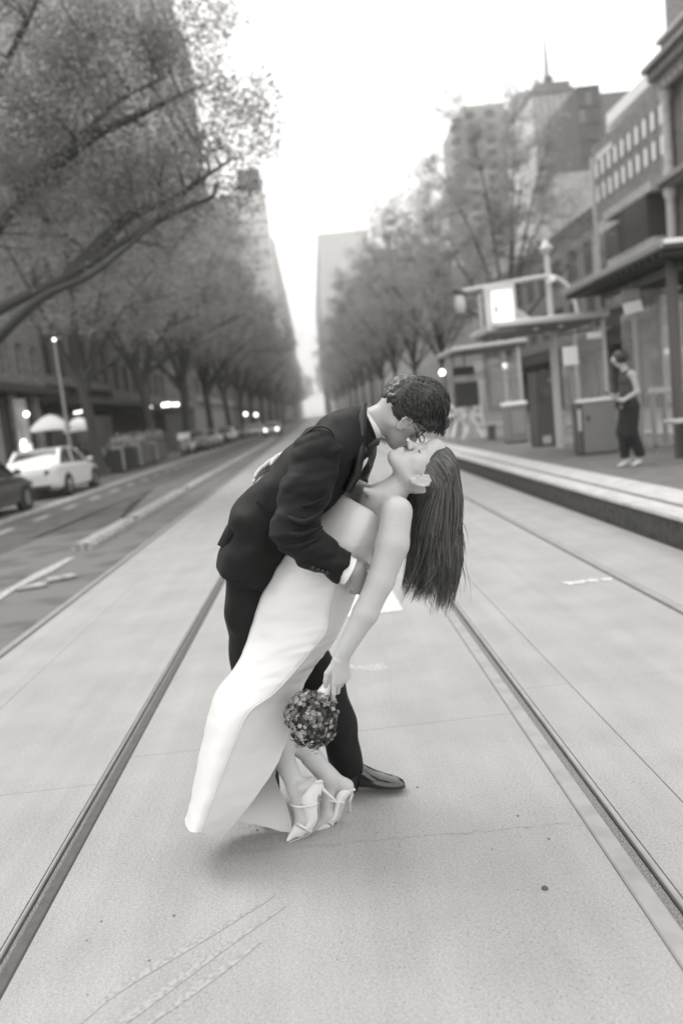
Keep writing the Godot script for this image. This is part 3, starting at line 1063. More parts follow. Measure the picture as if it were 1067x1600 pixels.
# ---------------------------------------------------------------- trees
func leaf_clump(size: float, n: int, spread: float, r: RandomNumberGenerator) -> ArrayMesh:
	var mb := MB.new()
	for i in n:
		var c := Vector3(r.randfn(0, spread), r.randfn(0, spread * 0.8), r.randfn(0, spread))
		var d := Vector3(r.randfn(0, 1), r.randf_range(-0.7, 0.5), r.randfn(0, 1)).normalized()
		var s := d.cross(Vector3(r.randfn(0, 0.5), 1, r.randfn(0, 0.5))).normalized()
		var u := s.cross(d).normalized()
		var L := size * r.randf_range(0.6, 1.25)
		var tip := c + d * L
		var m1 := c + d * L * 0.45 + s * L * 0.42 + u * L * 0.1
		var m2 := c + d * L * 0.45 - s * L * 0.42 + u * L * 0.1
		mb.face([c, m1, tip, m2])
	return mb.mesh()


func bez(a: Vector3, b: Vector3, c: Vector3, n: int) -> Array:
	var out := []
	for i in n + 1:
		var t := float(i) / n
		out.append(a.lerp(b, t).lerp(b.lerp(c, t), t))
	return out


# A tree in its own frame, base at the origin: trunk and limbs in one mesh, crown as clumps of leaves at the twig ends.
func make_tree(label: String, at: Vector3, sd: int, lumps: Array, fork: float, girth: float, limbs: Array, twigs: int, clumps: int, leaf: float, leaf_mat: String, per: int, group: String, lean := Vector3.ZERO) -> Node3D:
	var r := RandomNumberGenerator.new()
	r.seed = sd
	var t := thing("plane_tree", label, "tree", at, 0, group)
	var wood := MB.new()
	var nodes := []
	var rad := []
	var trunk := bez(Vector3.ZERO, Vector3(0.1, fork * 0.5, 0.05), Vector3(0, fork, 0) + lean, 8)
	var tr := []
	for i in trunk.size():
		tr.append(girth * (1.35 - 0.5 * minf(1.0, i / 3.0) - 0.02 * i))
	wood.tube(trunk, tr, 12)
	for l in limbs:
		var path: Array = l
		if path.size() == 1:
			var e: Vector3 = path[0]
			var s: Vector3 = trunk[trunk.size() - 1 - r.randi() % 3]
			path = bez(s, s.lerp(e, 0.45) + Vector3(r.randf_range(-0.5, 0.5), (e.y - s.y) * 0.22 - 0.3, r.randf_range(-0.5, 0.5)), e, 9)
		else:
			path = catmull(path, 5)
		var rr := []
		for i in path.size():
			var g := girth * lerpf(0.52, 0.09, pow(float(i) / (path.size() - 1), 0.8))
			rr.append(g)
			nodes.append(path[i])
			rad.append(g)
		wood.tube(path, rr, 8)
	var ends := []
	for k in twigs:
		var lump: Array = lumps[r.randi() % lumps.size()] if lumps.size() < 2 else pick(lumps, r)
		var p := Vector3(r.randfn(0, 1), r.randfn(0, 1), r.randfn(0, 1)).normalized() * pow(r.randf(), 0.42)
		var target: Vector3 = lump[0] + p * lump[1]
		var best := 0
		var bd := 1e9
		for i in nodes.size():
			var dd: float = nodes[i].distance_to(target) + maxf(0.0, nodes[i].y - target.y) * 1.2
			if dd < bd:
				bd = dd
				best = i
		var s: Vector3 = nodes[best]
		var g0 := minf(rad[best] * 0.6, 0.028 + bd * 0.006)
		var mid := s.lerp(target, 0.5) + Vector3(r.randf_range(-0.12, 0.12), -0.05 + 0.14 * r.randf(), r.randf_range(-0.12, 0.12)) * bd
		var path := bez(s, mid, target, 5)
		wood.tube(path, [g0, g0 * 0.8, g0 * 0.62, g0 * 0.48, g0 * 0.34, g0 * 0.15], 4, false)
		for i in range(2, path.size()):
			ends.append([path[i], lump[2]])
			if k % 3 == 0 and i < 5:
				nodes.append(path[i])
				rad.append(g0 * 0.6)
	part("trunk", wood.mesh(), M["bark"], t)
	var xf := []
	var tones := PackedFloat32Array()
	for c in clumps:
		var e: Array = ends[r.randi() % ends.size()]
		if r.randf() > e[1]:
			continue
		var p: Vector3 = e[0] + Vector3(r.randfn(0, 0.28), r.randfn(0, 0.22), r.randfn(0, 0.28))
		var b := Basis(Vector3(r.randf_range(-0.4, 0.4), 1, r.randf_range(-0.4, 0.4)).normalized(), r.randf() * TAU).scaled(Vector3.ONE * r.randf_range(0.7, 1.25))
		xf.append(Transform3D(b, p))
		tones.append(r.randf_range(0.65, 1.45))
	multi("crown", leaf_clump(leaf, per, leaf * 1.5, r), M[leaf_mat], xf, t, tones)
	return t


func pick(lumps: Array, r: RandomNumberGenerator) -> Array:
	var total := 0.0
	for l in lumps:
		total += pow(l[1].x * l[1].y * l[1].z, 0.75) * l[2]
	var x := r.randf() * total
	for l in lumps:
		x -= pow(l[1].x * l[1].y * l[1].z, 0.75) * l[2]
		if x <= 0.0:
			return l
	return lumps[0]


func build_trees() -> void:
	# the nearest tree on the left stands outside the frame and reaches over the road
	var b0 := Vector3(-9.4, 0.1, -19.0)
	var o := func(p: Vector3) -> Vector3: return p - b0
	var limbs := [
		[Vector3(0, 3.4, 0), o.call(Vector3(-7.6898, 4.2484, -18)), o.call(Vector3(-6.4577, 4.6625, -17.6)), o.call(Vector3(-4.889, 5.1125, -17.3)), o.call(Vector3(-3.4917, 5.6861, -17)), o.call(Vector3(-2.3171, 6.0961, -16.8)), o.call(Vector3(-1.6039, 6.2302, -16.6)), o.call(Vector3(-1.48, 6.481, -16.5))],
		[Vector3(0, 3.6, 0), o.call(Vector3(-7.4809, 5.7097, -18.4)), o.call(Vector3(-6.2208, 6.6874, -18)), o.call(Vector3(-5.1321, 7.5175, -17.8)), o.call(Vector3(-4.2661, 8.0605, -17.6)), o.call(Vector3(-3.3115, 8.6137, -17.4)), o.call(Vector3(-2.2856, 8.8862, -17.2))],
		[o.call(Vector3(-5.1321, 7.5175, -17.8)), o.call(Vector3(-3.9264, 7.9244, -17.3)), o.call(Vector3(-2.8821, 8.1284, -17)), o.call(Vector3(-1.7461, 8.4229, -16.8))],
		[o.call(Vector3(-4.889, 5.1125, -17.3)), o.call(Vector3(-3.6355, 6.3674, -18)), o.call(Vector3(-2.6778, 6.8513, -18.6)), o.call(Vector3(-1.2836, 7.6945, -19))],
		[Vector3(0, 3.2, 0), o.call(Vector3(-7.2914, 3.5988, -17.5)), o.call(Vector3(-5.3567, 4.4861, -16.4)), o.call(Vector3(-3.9587, 4.8141, -15.8)), o.call(Vector3(-2.643, 5.5066, -15.4))],
		[Vector3(0, 3.8, 0), o.call(Vector3(-7.6253, 8.4221, -19.4)), o.call(Vector3(-5.62, 10.5829, -18.6)), o.call(Vector3(-4.3885, 11.7443, -18))],
		[Vector3(0, 3.8, 0), Vector3(-1.5, 7, 1), Vector3(-2.5, 12, 2)], [Vector3(0, 3.8, 0), Vector3(-1, 7, -2), Vector3(-1.5, 11, -4)], [Vector3(0, 3.6, 0), Vector3(0.6, 6, 2.2), Vector3(1.2, 9, 4.5)]]
	var lumps := [
		[o.call(Vector3(-4.9167, 9.5705, -18.6)), Vector3(3.2, 3.2, 3.0), 1.0], [o.call(Vector3(-2.8779, 7.9334, -17.8)), Vector3(2.2, 2.4, 2.4), 1.0], [o.call(Vector3(-4.8467, 6.7253, -18.4)), Vector3(3.0, 2.0, 2.6), 0.85],
		[o.call(Vector3(-1.1044, 7.6983, -17.6)), Vector3(1.2, 1.7, 1.5), 1.0], [o.call(Vector3(-1.7538, 10.0529, -18.2)), Vector3(1.4, 1.4, 1.5), 0.8], [o.call(Vector3(-7.0313, 10.893, -19)), Vector3(3.5, 4, 4), 0.8], [o.call(Vector3(-2.9506, 7.0196, -18.6)), Vector3(1.7, 1.0, 1.7), 0.8],
		[o.call(Vector3(-3.0714, 11.0604, -18.4)), Vector3(2.6, 2.4, 2.2), 0.9], [o.call(Vector3(-0.6693, 8.3564, -17.2)), Vector3(0.75, 0.9, 0.8), 0.7], [o.call(Vector3(-5.6301, 8.1931, -18)), Vector3(2.6, 2.4, 2.4), 1.0]]
	make_tree("nearest left plane tree, its long dark limbs reaching over the road at the top left", b0, 11, lumps, 3.4, 0.34, limbs, 820, 9800, 0.08, "leaf dark", 9, "plane trees lining the left kerb")

	var gl := "plane trees lining the left kerb"
	var proto := make_tree("left plane tree with the thick leaning trunk beside the planter boxes", Vector3(-9.1, 0.1, -32.2), 21,
		[[Vector3(1.2, 8.6, 0), Vector3(5.2, 3.4, 4.8), 1.0], [Vector3(0.4, 11.5, 0), Vector3(3.4, 2.6, 3.4), 0.9], [Vector3(3.4, 6.2, 1.0), Vector3(3.0, 1.6, 3.0), 0.7]], 4.2, 0.27,
		[[Vector3(4.2, 8.4, 1.0)], [Vector3(2.2, 11.2, -1.4)], [Vector3(-2.4, 10.6, 1.6)], [Vector3(-3.4, 8.0, -1.5)], [Vector3(0.8, 12.6, 0.6)], [Vector3(1.0, 8.8, 4.0)], [Vector3(0.6, 8.6, -4.2)], [Vector3(5.0, 6.4, -1.4)]], 360, 4400, 0.098, "leaf mid", 10, gl, Vector3(-0.3, 0, 0))
	var lz := [-43.5, -55.0, -67.0, -80.0, -94.0, -110.0, -128.0, -150.0, -176.0, -208.0, -250.0, -300.0]
	var lname := ["second", "third", "fourth", "fifth", "sixth", "seventh", "eighth", "ninth", "tenth", "eleventh", "twelfth", "farthest"]
	for i in lz.size():
		twin(proto, Vector3(-9.1 + 0.12 * i, 0.1, lz[i]), i * 2.3 if i % 2 else -0.5 * i, "left kerb plane tree, %s in the row counted from the leaning trunk by the planters" % lname[i], 1.22 + 0.035 * i)
	var gr := "plane trees lining the right footpath"
	var rp := make_tree("largest right plane tree, its pale open crown rising above the tram shelter", Vector3(12.9, 0.1, -50.0), 31,
		[[Vector3(0, 12.0, 0), Vector3(6.8, 5.6, 5.8), 1.0], [Vector3(0.4, 16.6, 0), Vector3(4.4, 4.2, 4.2), 0.75], [Vector3(-2.4, 8.0, 1.0), Vector3(4.0, 2.2, 4.0), 0.7]], 5.2, 0.22,
		[[Vector3(-4.6, 12, 1.2)], [Vector3(3.8, 13, -1.0)], [Vector3(-1.6, 18.4, 0.6)], [Vector3(1.8, 18.8, -1.0)], [Vector3(0.4, 13, 4.4)], [Vector3(-0.6, 12.6, -4.6)], [Vector3(-4.4, 8.6, -2)], [Vector3(4.4, 9.4, 2)], [Vector3(-3.2, 15.6, -1.6)], [Vector3(3.2, 16.2, 1.6)]], 460, 7000, 0.108, "leaf pale", 9, gr)
	rp.scale = Vector3.ONE * 1.05
	var rz := [-62.0, -75.0, -89.0, -104.0, -121.0, -140.0, -163.0, -190.0, -224.0, -265.0, -315.0]
	var rname := ["second", "third", "fourth", "fifth", "sixth", "seventh", "eighth", "ninth", "tenth", "eleventh", "farthest"]
	for i in rz.size():
		twin(rp, Vector3([10.6, 10.2, 9.8, 9.6, 9.5, 9.4, 9.4, 9.4, 9.4, 9.4, 9.4][i], 0.1, rz[i]), 1.1 + i * 1.9, "right footpath plane tree, %s in the row counted from the largest crown" % rname[i], [0.98, 1.05, 1.1, 1.15, 1.2, 1.26, 1.3, 1.3, 1.3, 1.3, 1.3][i])



# ---------------------------------------------------------------- the tram stop
func build_stop_furniture() -> void:
	var P := 0.298
	# large ribbed canopy at the right edge
	var t := thing("stop_canopy", "large dark ribbed canopy roof on posts over the platform at the right edge", "canopy", Vector3(5.9, P, -13))
	part("roof", MB.new().box(Vector3(6.6, 3.44, -13.2), Vector3(2.9, 0.12, 4.3), Basis(Vector3(0, 0, 1), 0.02), 0.02).mesh(), M["dark metal"], t, true)
	part("fascia", MB.new().box(Vector3(5.12, 3.42, -13.2), Vector3(0.05, 0.1, 4.4), Basis.IDENTITY, 0.01).mesh(), M["grey metal"], t, true)
	part("end_fascia", MB.new().box(Vector3(6.6, 3.45, -11.02), Vector3(2.9, 0.07, 0.05), Basis.IDENTITY, 0.01).mesh(), M["white panel"], t, true)
	var rib := MB.new().box(Vector3.ZERO, Vector3(2.8, 0.07, 0.09), Basis(Vector3(0, 0, 1), 0.02)).mesh()
	for k in 18:
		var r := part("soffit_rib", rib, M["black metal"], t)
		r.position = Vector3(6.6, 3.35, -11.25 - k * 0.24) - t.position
	for q in [[5.66, -11.9, 0.085], [5.84, -13.75, 0.045], [7.4, -11.9, 0.085], [7.4, -15.0, 0.085]]:
		part("post", MB.new().tube([Vector3(q[0], P, q[1]), Vector3(q[0], 3.4, q[1])], [q[2]], 12).mesh(), M["grey metal"] if q[2] < 0.05 else M["dark metal"], t, true)
	part("beam", slab(5.8, 5.9, -11.5, -15.2, 3.18, 3.3, 0.01), M["dark metal"], t, true)
	for k in 2:
		var z := -12.0 - k * 1.8
		part("glass_pane", slab(6.3, 6.312, z, z - 1.7, 0.6, 2.9, 0.0), M["pane"], t, true)
		part("pane_frame", slab(6.27, 6.34, z + 0.05, z, P, 3.0, 0.0), M["grey metal"], t, true)
	t = thing("sign_box", "grey and white double sign box fixed under the large canopy", "sign", Vector3(5.75, 2.6, -13.6))
	part("upper_panel", MB.new().box(Vector3(-0.02, 0.47, 0), Vector3(0.3, 0.2, 0.08), Basis(Vector3.UP, -0.3), 0.01).mesh(), M["grey metal"], t)
	part("lower_panel", MB.new().box(Vector3(0.0, 0.24, 0.02), Vector3(0.3, 0.2, 0.1), Basis(Vector3.UP, -0.3) * Basis(Vector3(0, 0, 1), 0.15), 0.01).mesh(), M["white panel"], t)
	# rail and leaning bench at the right edge
	t = thing("platform_rail", "pale horizontal platform rail behind the waiting woman", "railing", Vector3(6.1, P, -13.5))
	part("top_rail", MB.new().box(Vector3(6.35, 1.36, -13.0), Vector3(1.3, 0.11, 0.06), Basis.IDENTITY, 0.015).mesh(), M["pale metal"], t, true)
	part("low_rail", MB.new().box(Vector3(6.3, 0.42, -13.0), Vector3(1.3, 0.06, 0.06), Basis.IDENTITY, 0.01).mesh(), M["grey metal"], t, true)
	for x in [5.75, 6.35, 6.95]:
		part("post", slab(x - 0.03, x + 0.03, -12.97, -13.03, P, 1.34, 0.0), M["grey metal"], t, true)
	t = thing("platform_bench", "pale topped bench cut off by the right edge of the frame", "bench", Vector3(5.9, P, -11.45))
	part("seat", MB.new().box(Vector3(6.15, 0.9, -11.45), Vector3(1.7, 0.06, 0.42), Basis.IDENTITY, 0.015).mesh(), M["pale metal"], t, true)
	for x in [5.62, 6.8]:
		part("leg", slab(x - 0.09, x + 0.09, -11.35, -11.55, P, 0.868, 0.01), M["dark metal"], t, true)

	# flat-roofed shelter with the light box
	t = thing("tram_shelter", "pale flat roofed tram shelter with glass panels and a sign box on its left end", "shelter", Vector3(4.9, P, -16.2))
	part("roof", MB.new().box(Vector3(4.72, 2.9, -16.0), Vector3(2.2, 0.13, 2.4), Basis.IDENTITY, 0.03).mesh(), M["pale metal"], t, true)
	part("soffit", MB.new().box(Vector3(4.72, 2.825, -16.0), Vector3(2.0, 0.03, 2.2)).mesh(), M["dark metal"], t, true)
	part("roof_bracket", MB.new().prism(PackedVector2Array([Vector2(0, 0), Vector2(0.42, 0), Vector2(0, 0.34)]), 0.12, Transform3D(Basis.IDENTITY, Vector3(4.05, 2.96, -15.3))).mesh(), M["pale metal"], t, true)
	for q in [[5.3, -16.6, 0.05], [5.75, -15.0, 0.04], [5.9, -17.1, 0.04]]:
		part("post", MB.new().tube([Vector3(q[0], P, q[1]), Vector3(q[0], 2.84, q[1])], [q[2]], 10).mesh(), M["pale metal"], t, true)
	for q in [[5.36, 5.72, -16.45, -15.1]]:
		var d := Vector3(q[1] - q[0], 0, q[3] - q[2])
		var b := Basis(Vector3.UP, atan2(-d.z, d.x))
		part("glass_pane", MB.new().box(Vector3((q[0] + q[1]) * 0.5, 1.75, (q[2] + q[3]) * 0.5), Vector3(d.length(), 1.9, 0.012), b).mesh(), M["pane"], t, true)
		for y in [0.75, 1.12, 2.68]:
			part("rail", MB.new().box(Vector3((q[0] + q[1]) * 0.5, y, (q[2] + q[3]) * 0.5), Vector3(d.length(), 0.05 if y != 1.12 else 0.1, 0.04), b).mesh(), M["grey metal"], t, true)
	part("notice", MB.new().box(Vector3(5.06, 2.18, -14.95), Vector3(0.29, 0.36, 0.03), Basis.IDENTITY, 0.01).mesh(), M["white panel"], t, true)
	part("notice_post", slab(5.04, 5.1, -14.98, -15.02, P, 2.0, 0.0), M["grey metal"], t, true)
	part("small_sign", MB.new().box(Vector3(5.55, 2.52, -14.95), Vector3(0.28, 0.12, 0.08), Basis.IDENTITY, 0.01).mesh(), M["white panel"], t, true)
	part("sign_hanger", slab(5.53, 5.57, -14.94, -14.98, 2.55, 2.84, 0.0), M["grey metal"], t, true)
	for x in [4.5, 5.0]:
		part("down_light", MB.new().lathe([Vector2(0, -0.06), Vector2(0.05, -0.06), Vector2(0.06, 0)], Transform3D(Basis.IDENTITY, Vector3(x, 2.81, -15.2)), 10).mesh(), M["pale metal"], t, true)
	t = thing("sign_light_box", "white backlit sign box standing on the left end of the shelter roof", "sign", Vector3(3.8, 2.8, -15.05))
	part("case", MB.new().box(Vector3(3.80, 3.22, -15.08), Vector3(0.6, 0.86, 0.2), Basis(Vector3.UP, -0.12), 0.03).mesh(), M["pale metal"], t, true)
	var lit := mat("lit sign", 0.85, 0.4)
	lit.emission_enabled = true
	lit.emission = Color(1, 0.99, 0.97)
	lit.emission_energy_multiplier = 0.12
	part("lit_face", MB.new().box(Vector3(3.815, 3.22, -14.965), Vector3(0.4, 0.66, 0.02), Basis(Vector3.UP, -0.12), 0.005).mesh(), lit, t, true)
	part("printed_figures", MB.new().box(Vector3(3.95, 3.38, -14.948), Vector3(0.055, 0.3, 0.01), Basis(Vector3.UP, -0.12)).mesh(), M["black metal"], t, true)
	part("printed_mark", MB.new().box(Vector3(3.70, 3.2, -14.958), Vector3(0.05, 0.14, 0.01), Basis(Vector3.UP, -0.12)).mesh(), M["dark metal"], t, true)
	part("side_panel", MB.new().box(Vector3(3.47, 3.16, -15.3), Vector3(0.05, 0.78, 0.3), Basis(Vector3.UP, -0.12), 0.01).mesh(), M["pale metal"], t, true)
	var ol := OmniLight3D.new()
	ol.name = "sign_glow"
	ol.light_energy = 0.15
	ol.light_size = 0.3
	ol.omni_range = 12.0
	ol.shadow_enabled = true
	ol.position = Vector3(0.05, 0.42, 0.35)
	t.add_child(ol)

	t = thing("lamp_post", "pale street lamp post with round cap rising above the shelter roof", "lamp post", Vector3(5.3, P, -16.75))
	part("pole", MB.new().tube([Vector3(0, 0, 0), Vector3(0, 2.6, 0), Vector3(0, 4.1, 0)], [0.075, 0.07, 0.06], 12).mesh(), M["pale metal"], t)
	part("cap", MB.new().lathe([Vector2(0.05, 4.1), Vector2(0.08, 4.16), Vector2(0.15, 4.23), Vector2(0.15, 4.27), Vector2(0.08, 4.33), Vector2(0.07, 4.4), Vector2(0.0, 4.44)], Transform3D.IDENTITY, 14).mesh(), M["pale metal"], t)
	part("collar", MB.new().lathe([Vector2(0.1, 2.45), Vector2(0.16, 2.48), Vector2(0.16, 2.62), Vector2(0.1, 2.65)], Transform3D.IDENTITY, 14).mesh(), M["pale metal"], t)
	t = thing("curved_lamp_arm", "long curved pale lamp arm arching over the shelter with a lantern at its left end", "lamp arm", Vector3(5.78, 2.9, -16.5))
	part("arm", MB.new().tube(catmull([Vector3(5.7935, 3.0296, -16.5), Vector3(5.7486, 3.3801, -16.5), Vector3(5.6196, 3.6976, -16.5), Vector3(5.4133, 3.8764, -16.5), Vector3(5.1721, 3.94, -16.5), Vector3(4.734, 3.918, -16.5), Vector3(4.0489, 3.8682, -16.5), Vector3(3.3915, 3.8157, -16.5)], 5), [0.05], 8).mesh(), M["pale metal"], t, true)
	part("clamp", MB.new().box(Vector3(5.2758, 3.8639, -16.5), Vector3(0.12, 0.12, 0.3), Basis.IDENTITY, 0.02).mesh(), M["white panel"], t, true)
	part("lamp_head", MB.new().box(Vector3(3.3096, 3.8108, -16.5), Vector3(0.26, 0.1, 0.2), Basis(Vector3(0, 0, 1), -0.4), 0.03).mesh(), M["dark metal"], t, true)
	part("lantern", MB.new().lathe([Vector2(0.0, 0.0), Vector2(0.09, 0.02), Vector2(0.12, 0.16), Vector2(0.1, 0.34), Vector2(0.04, 0.4), Vector2(0.0, 0.42)], Transform3D(Basis.IDENTITY, Vector3(3.3248, 3.3601, -16.5)), 12).mesh(), M["pale metal"], t, true)
	part("lantern_rod", MB.new().tube([Vector3(3.332, 3.7559, -16.5), Vector3(3.3248, 3.3601, -16.5)], [0.02], 6).mesh(), M["dark metal"], t, true)

	# cabinet beside the woman
	t = thing("metal_cabinet", "waist high mesh sided metal cabinet with a bright top beside the waiting woman", "cabinet", Vector3(5.25, P, -14.3), -0.12)
	textured("mesh panel", 0.22, 0.5, noise_tex("mesh", 0.2, 0.7, 1.2, 2), 0.5)
	part("body", MB.new().box(Vector3(0, 0.5, 0), Vector3(0.62, 0.94, 0.42), Basis.IDENTITY, 0.02).mesh(), M["mesh panel"], t)
	part("cabinet_top", MB.new().box(Vector3(0, 1.0, 0), Vector3(0.66, 0.06, 0.46), Basis.IDENTITY, 0.012).mesh(), M["white panel"], t)
	part("plinth", MB.new().box(Vector3(0, 0.03, 0), Vector3(0.58, 0.06, 0.38)).mesh(), M["dark metal"], t)
	part("side_panel", MB.new().box(Vector3(-0.36, 0.5, 0.02), Vector3(0.1, 0.96, 0.42), Basis.IDENTITY, 0.015).mesh(), M["dark metal"], t)
	part("side_label", MB.new().box(Vector3(-0.36, 0.66, 0.235), Vector3(0.06, 0.4, 0.01)).mesh(), M["pale metal"], t)
	part("lock", MB.new().box(Vector3(-0.2, 0.68, 0.215), Vector3(0.05, 0.09, 0.02)).mesh(), M["black metal"], t)
	# ticket machine
	t = thing("ticket_machine", "tall dark ticket machine standing left of the glass shelter panel", "ticket machine", Vector3(5.3, P, -17.8), 0.1)
	part("body", MB.new().prism(PackedVector2Array([Vector2(-0.24, 0), Vector2(0.26, 0), Vector2(0.26, 0.3), Vector2(0.2, 0.42), Vector2(0.2, 1.62), Vector2(0.14, 1.74), Vector2(-0.2, 1.72), Vector2(-0.26, 0.4)]), 0.5, Transform3D(Basis.IDENTITY, Vector3(0, 0, -0.25))).mesh(), M["dark metal"], t)
	part("screen", MB.new().box(Vector3(-0.03, 1.2, 0.26), Vector3(0.28, 0.3, 0.02), Basis.IDENTITY, 0.005).mesh(), M["window glass"], t)
	part("shelf", MB.new().box(Vector3(0.28, 0.72, 0.1), Vector3(0.3, 0.05, 0.3), Basis.IDENTITY, 0.015).mesh(), M["pale metal"], t)
	part("foot_plate", MB.new().box(Vector3(-0.06, 0.16, 0.262), Vector3(0.2, 0.18, 0.02)).mesh(), M["pale metal"], t)
	part("speaker_disc", MB.new().box(Vector3(0.1, 1.5, 0.26), Vector3(0.08, 0.08, 0.02)).mesh(), M["grey metal"], t)
	# litter bin
	t = thing("litter_bin", "boxy grey litter bin with a bright lid left of the ticket machine", "litter bin", Vector3(5.25, P, -20.2), 0.1)
	part("body", MB.new().box(Vector3(0, 0.5, 0), Vector3(0.5, 0.94, 0.5), Basis.IDENTITY, 0.03).mesh(), M["mesh panel"], t)
	part("lid", MB.new().box(Vector3(0, 1.02, 0), Vector3(0.56, 0.1, 0.54), Basis.IDENTITY, 0.03).mesh(), M["white panel"], t)
	part("plinth", MB.new().box(Vector3(0, 0.015, 0), Vector3(0.44, 0.03, 0.44)).mesh(), M["dark metal"], t)
	part("panel", MB.new().box(Vector3(0, 0.55, 0.253), Vector3(0.34, 0.6, 0.012)).mesh(), M["grey metal"], t)
	# farther shelter
	t = thing("far_shelter", "second farther tram shelter with dark timetable boards under its pale roof edge", "shelter", Vector3(5, P, -22.5))
	part("roof", MB.new().box(Vector3(5.0, 2.98, -22.6), Vector3(2.1, 0.12, 2.6), Basis(Vector3(0, 0, 1), 0.03), 0.03).mesh(), M["pale metal"], t, true)
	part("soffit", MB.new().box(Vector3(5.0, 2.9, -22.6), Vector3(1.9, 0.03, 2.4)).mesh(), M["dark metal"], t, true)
	for q in [[5.85, -21.6], [4.75, -23.7], [5.95, -23.7]]:
		part("post", MB.new().tube([Vector3(q[0], P, q[1]), Vector3(q[0], 2.92, q[1])], [0.055], 8).mesh(), M["pale metal"], t, true)
	part("glass_pane", slab(4.8, 5.9, -23.7, -23.71, 0.6, 2.7, 0.0), M["pane"], t, true)
	part("glass_pane", slab(5.9, 5.91, -21.7, -23.6, 0.6, 2.7, 0.0), M["pane"], t, true)
	part("timetable_board", MB.new().box(Vector3(4.62, 2.42, -23.3), Vector3(0.66, 0.26, 0.08), Basis.IDENTITY, 0.01).mesh(), M["black metal"], t, true)
	part("timetable_board", MB.new().box(Vector3(4.66, 1.72, -23.3), Vector3(0.72, 0.74, 0.08), Basis.IDENTITY, 0.01).mesh(), M["black metal"], t, true)
	part("board_post", slab(4.3, 4.36, -23.3, -23.36, P, 2.9, 0.0), M["grey metal"], t, true)
	part("seat", MB.new().box(Vector3(5.3, 0.75, -23.2), Vector3(0.9, 0.06, 0.4), Basis.IDENTITY, 0.01).mesh(), M["pale metal"], t, true)
	part("seat_leg", slab(5.2, 5.4, -23.1, -23.3, P, 0.72, 0.0), M["dark metal"], t, true)
	# round sign
	t = thing("round_sign", "round grey road sign disc on a thin pole left of the far shelter", "sign", Vector3(4.95, P, -26))
	part("disc", MB.new().lathe([Vector2(0, 0.02), Vector2(0.27, 0.02), Vector2(0.285, 0.0), Vector2(0.27, -0.02), Vector2(0, -0.02)], Transform3D(Basis(Vector3.RIGHT, PI / 2), Vector3(0, 2.07, 0.05)), 24).mesh(), M["grey metal"], t)
	part("pole", MB.new().tube([Vector3.ZERO, Vector3(0, 2.3, 0)], [0.03], 8).mesh(), M["grey metal"], t)
	t = thing("globe_lamp", "small lit globe lamp on a slim post behind the groom's hair", "lamp", Vector3(4.78, P, -28))
	globe(t, Vector3(0, 2.33, 0), 0.1, 3.0)
	part("post", MB.new().tube([Vector3.ZERO, Vector3(0, 2.24, 0)], [0.03], 8).mesh(), M["grey metal"], t)
	# white folding stands far down the platform
	var st := thing("folding_stand", "white folding trestle stand on the platform just right of the groom's fringe", "trestle stand", Vector3(5.0598, 0.298, -27.4039), 0.3, "white folding stands at the far end of the platform")
	for s in [-1, 1]:
		part("leg", MB.new().tube([Vector3(0.35 * s, 0, 0.2), Vector3(-0.2 * s, 1.15, 0)], [0.045], 6).mesh(), M["white panel"], st)
		part("leg", MB.new().tube([Vector3(0.35 * s, 0, -0.2), Vector3(0.3 * s, 1.2, 0)], [0.04], 6).mesh(), M["white panel"], st)
	part("crossbar", MB.new().box(Vector3(0, 0.78, 0), Vector3(0.7, 0.1, 0.05)).mesh(), M["white panel"], st)
	twin(st, Vector3(5.1722, 0.298, -25.2854), -0.4, "white folding trestle stand nearer the far shelter's timetable boards", 0.95)


var glow_mat: StandardMaterial3D


func globe(t: Node3D, at: Vector3, r: float, power: float) -> void:
	if glow_mat == null:
		glow_mat = mat("lamp glow", 0.9, 0.4)
		glow_mat.emission_enabled = true
		glow_mat.emission = Color(1, 0.98, 0.95)
		glow_mat.emission_energy_multiplier = 4.0
	var sp := SphereMesh.new()
	sp.radius = r
	sp.height = 2 * r
	sp.radial_segments = 12
	sp.rings = 8
	var o := part("lamp_globe", sp, glow_mat, t)
	o.position = at
	var l := OmniLight3D.new()
	l.name = "lamp_light"
	l.light_energy = power * 0.02
	l.light_size = r
	l.omni_range = 30.0
	l.shadow_enabled = true
	o.add_child(l)


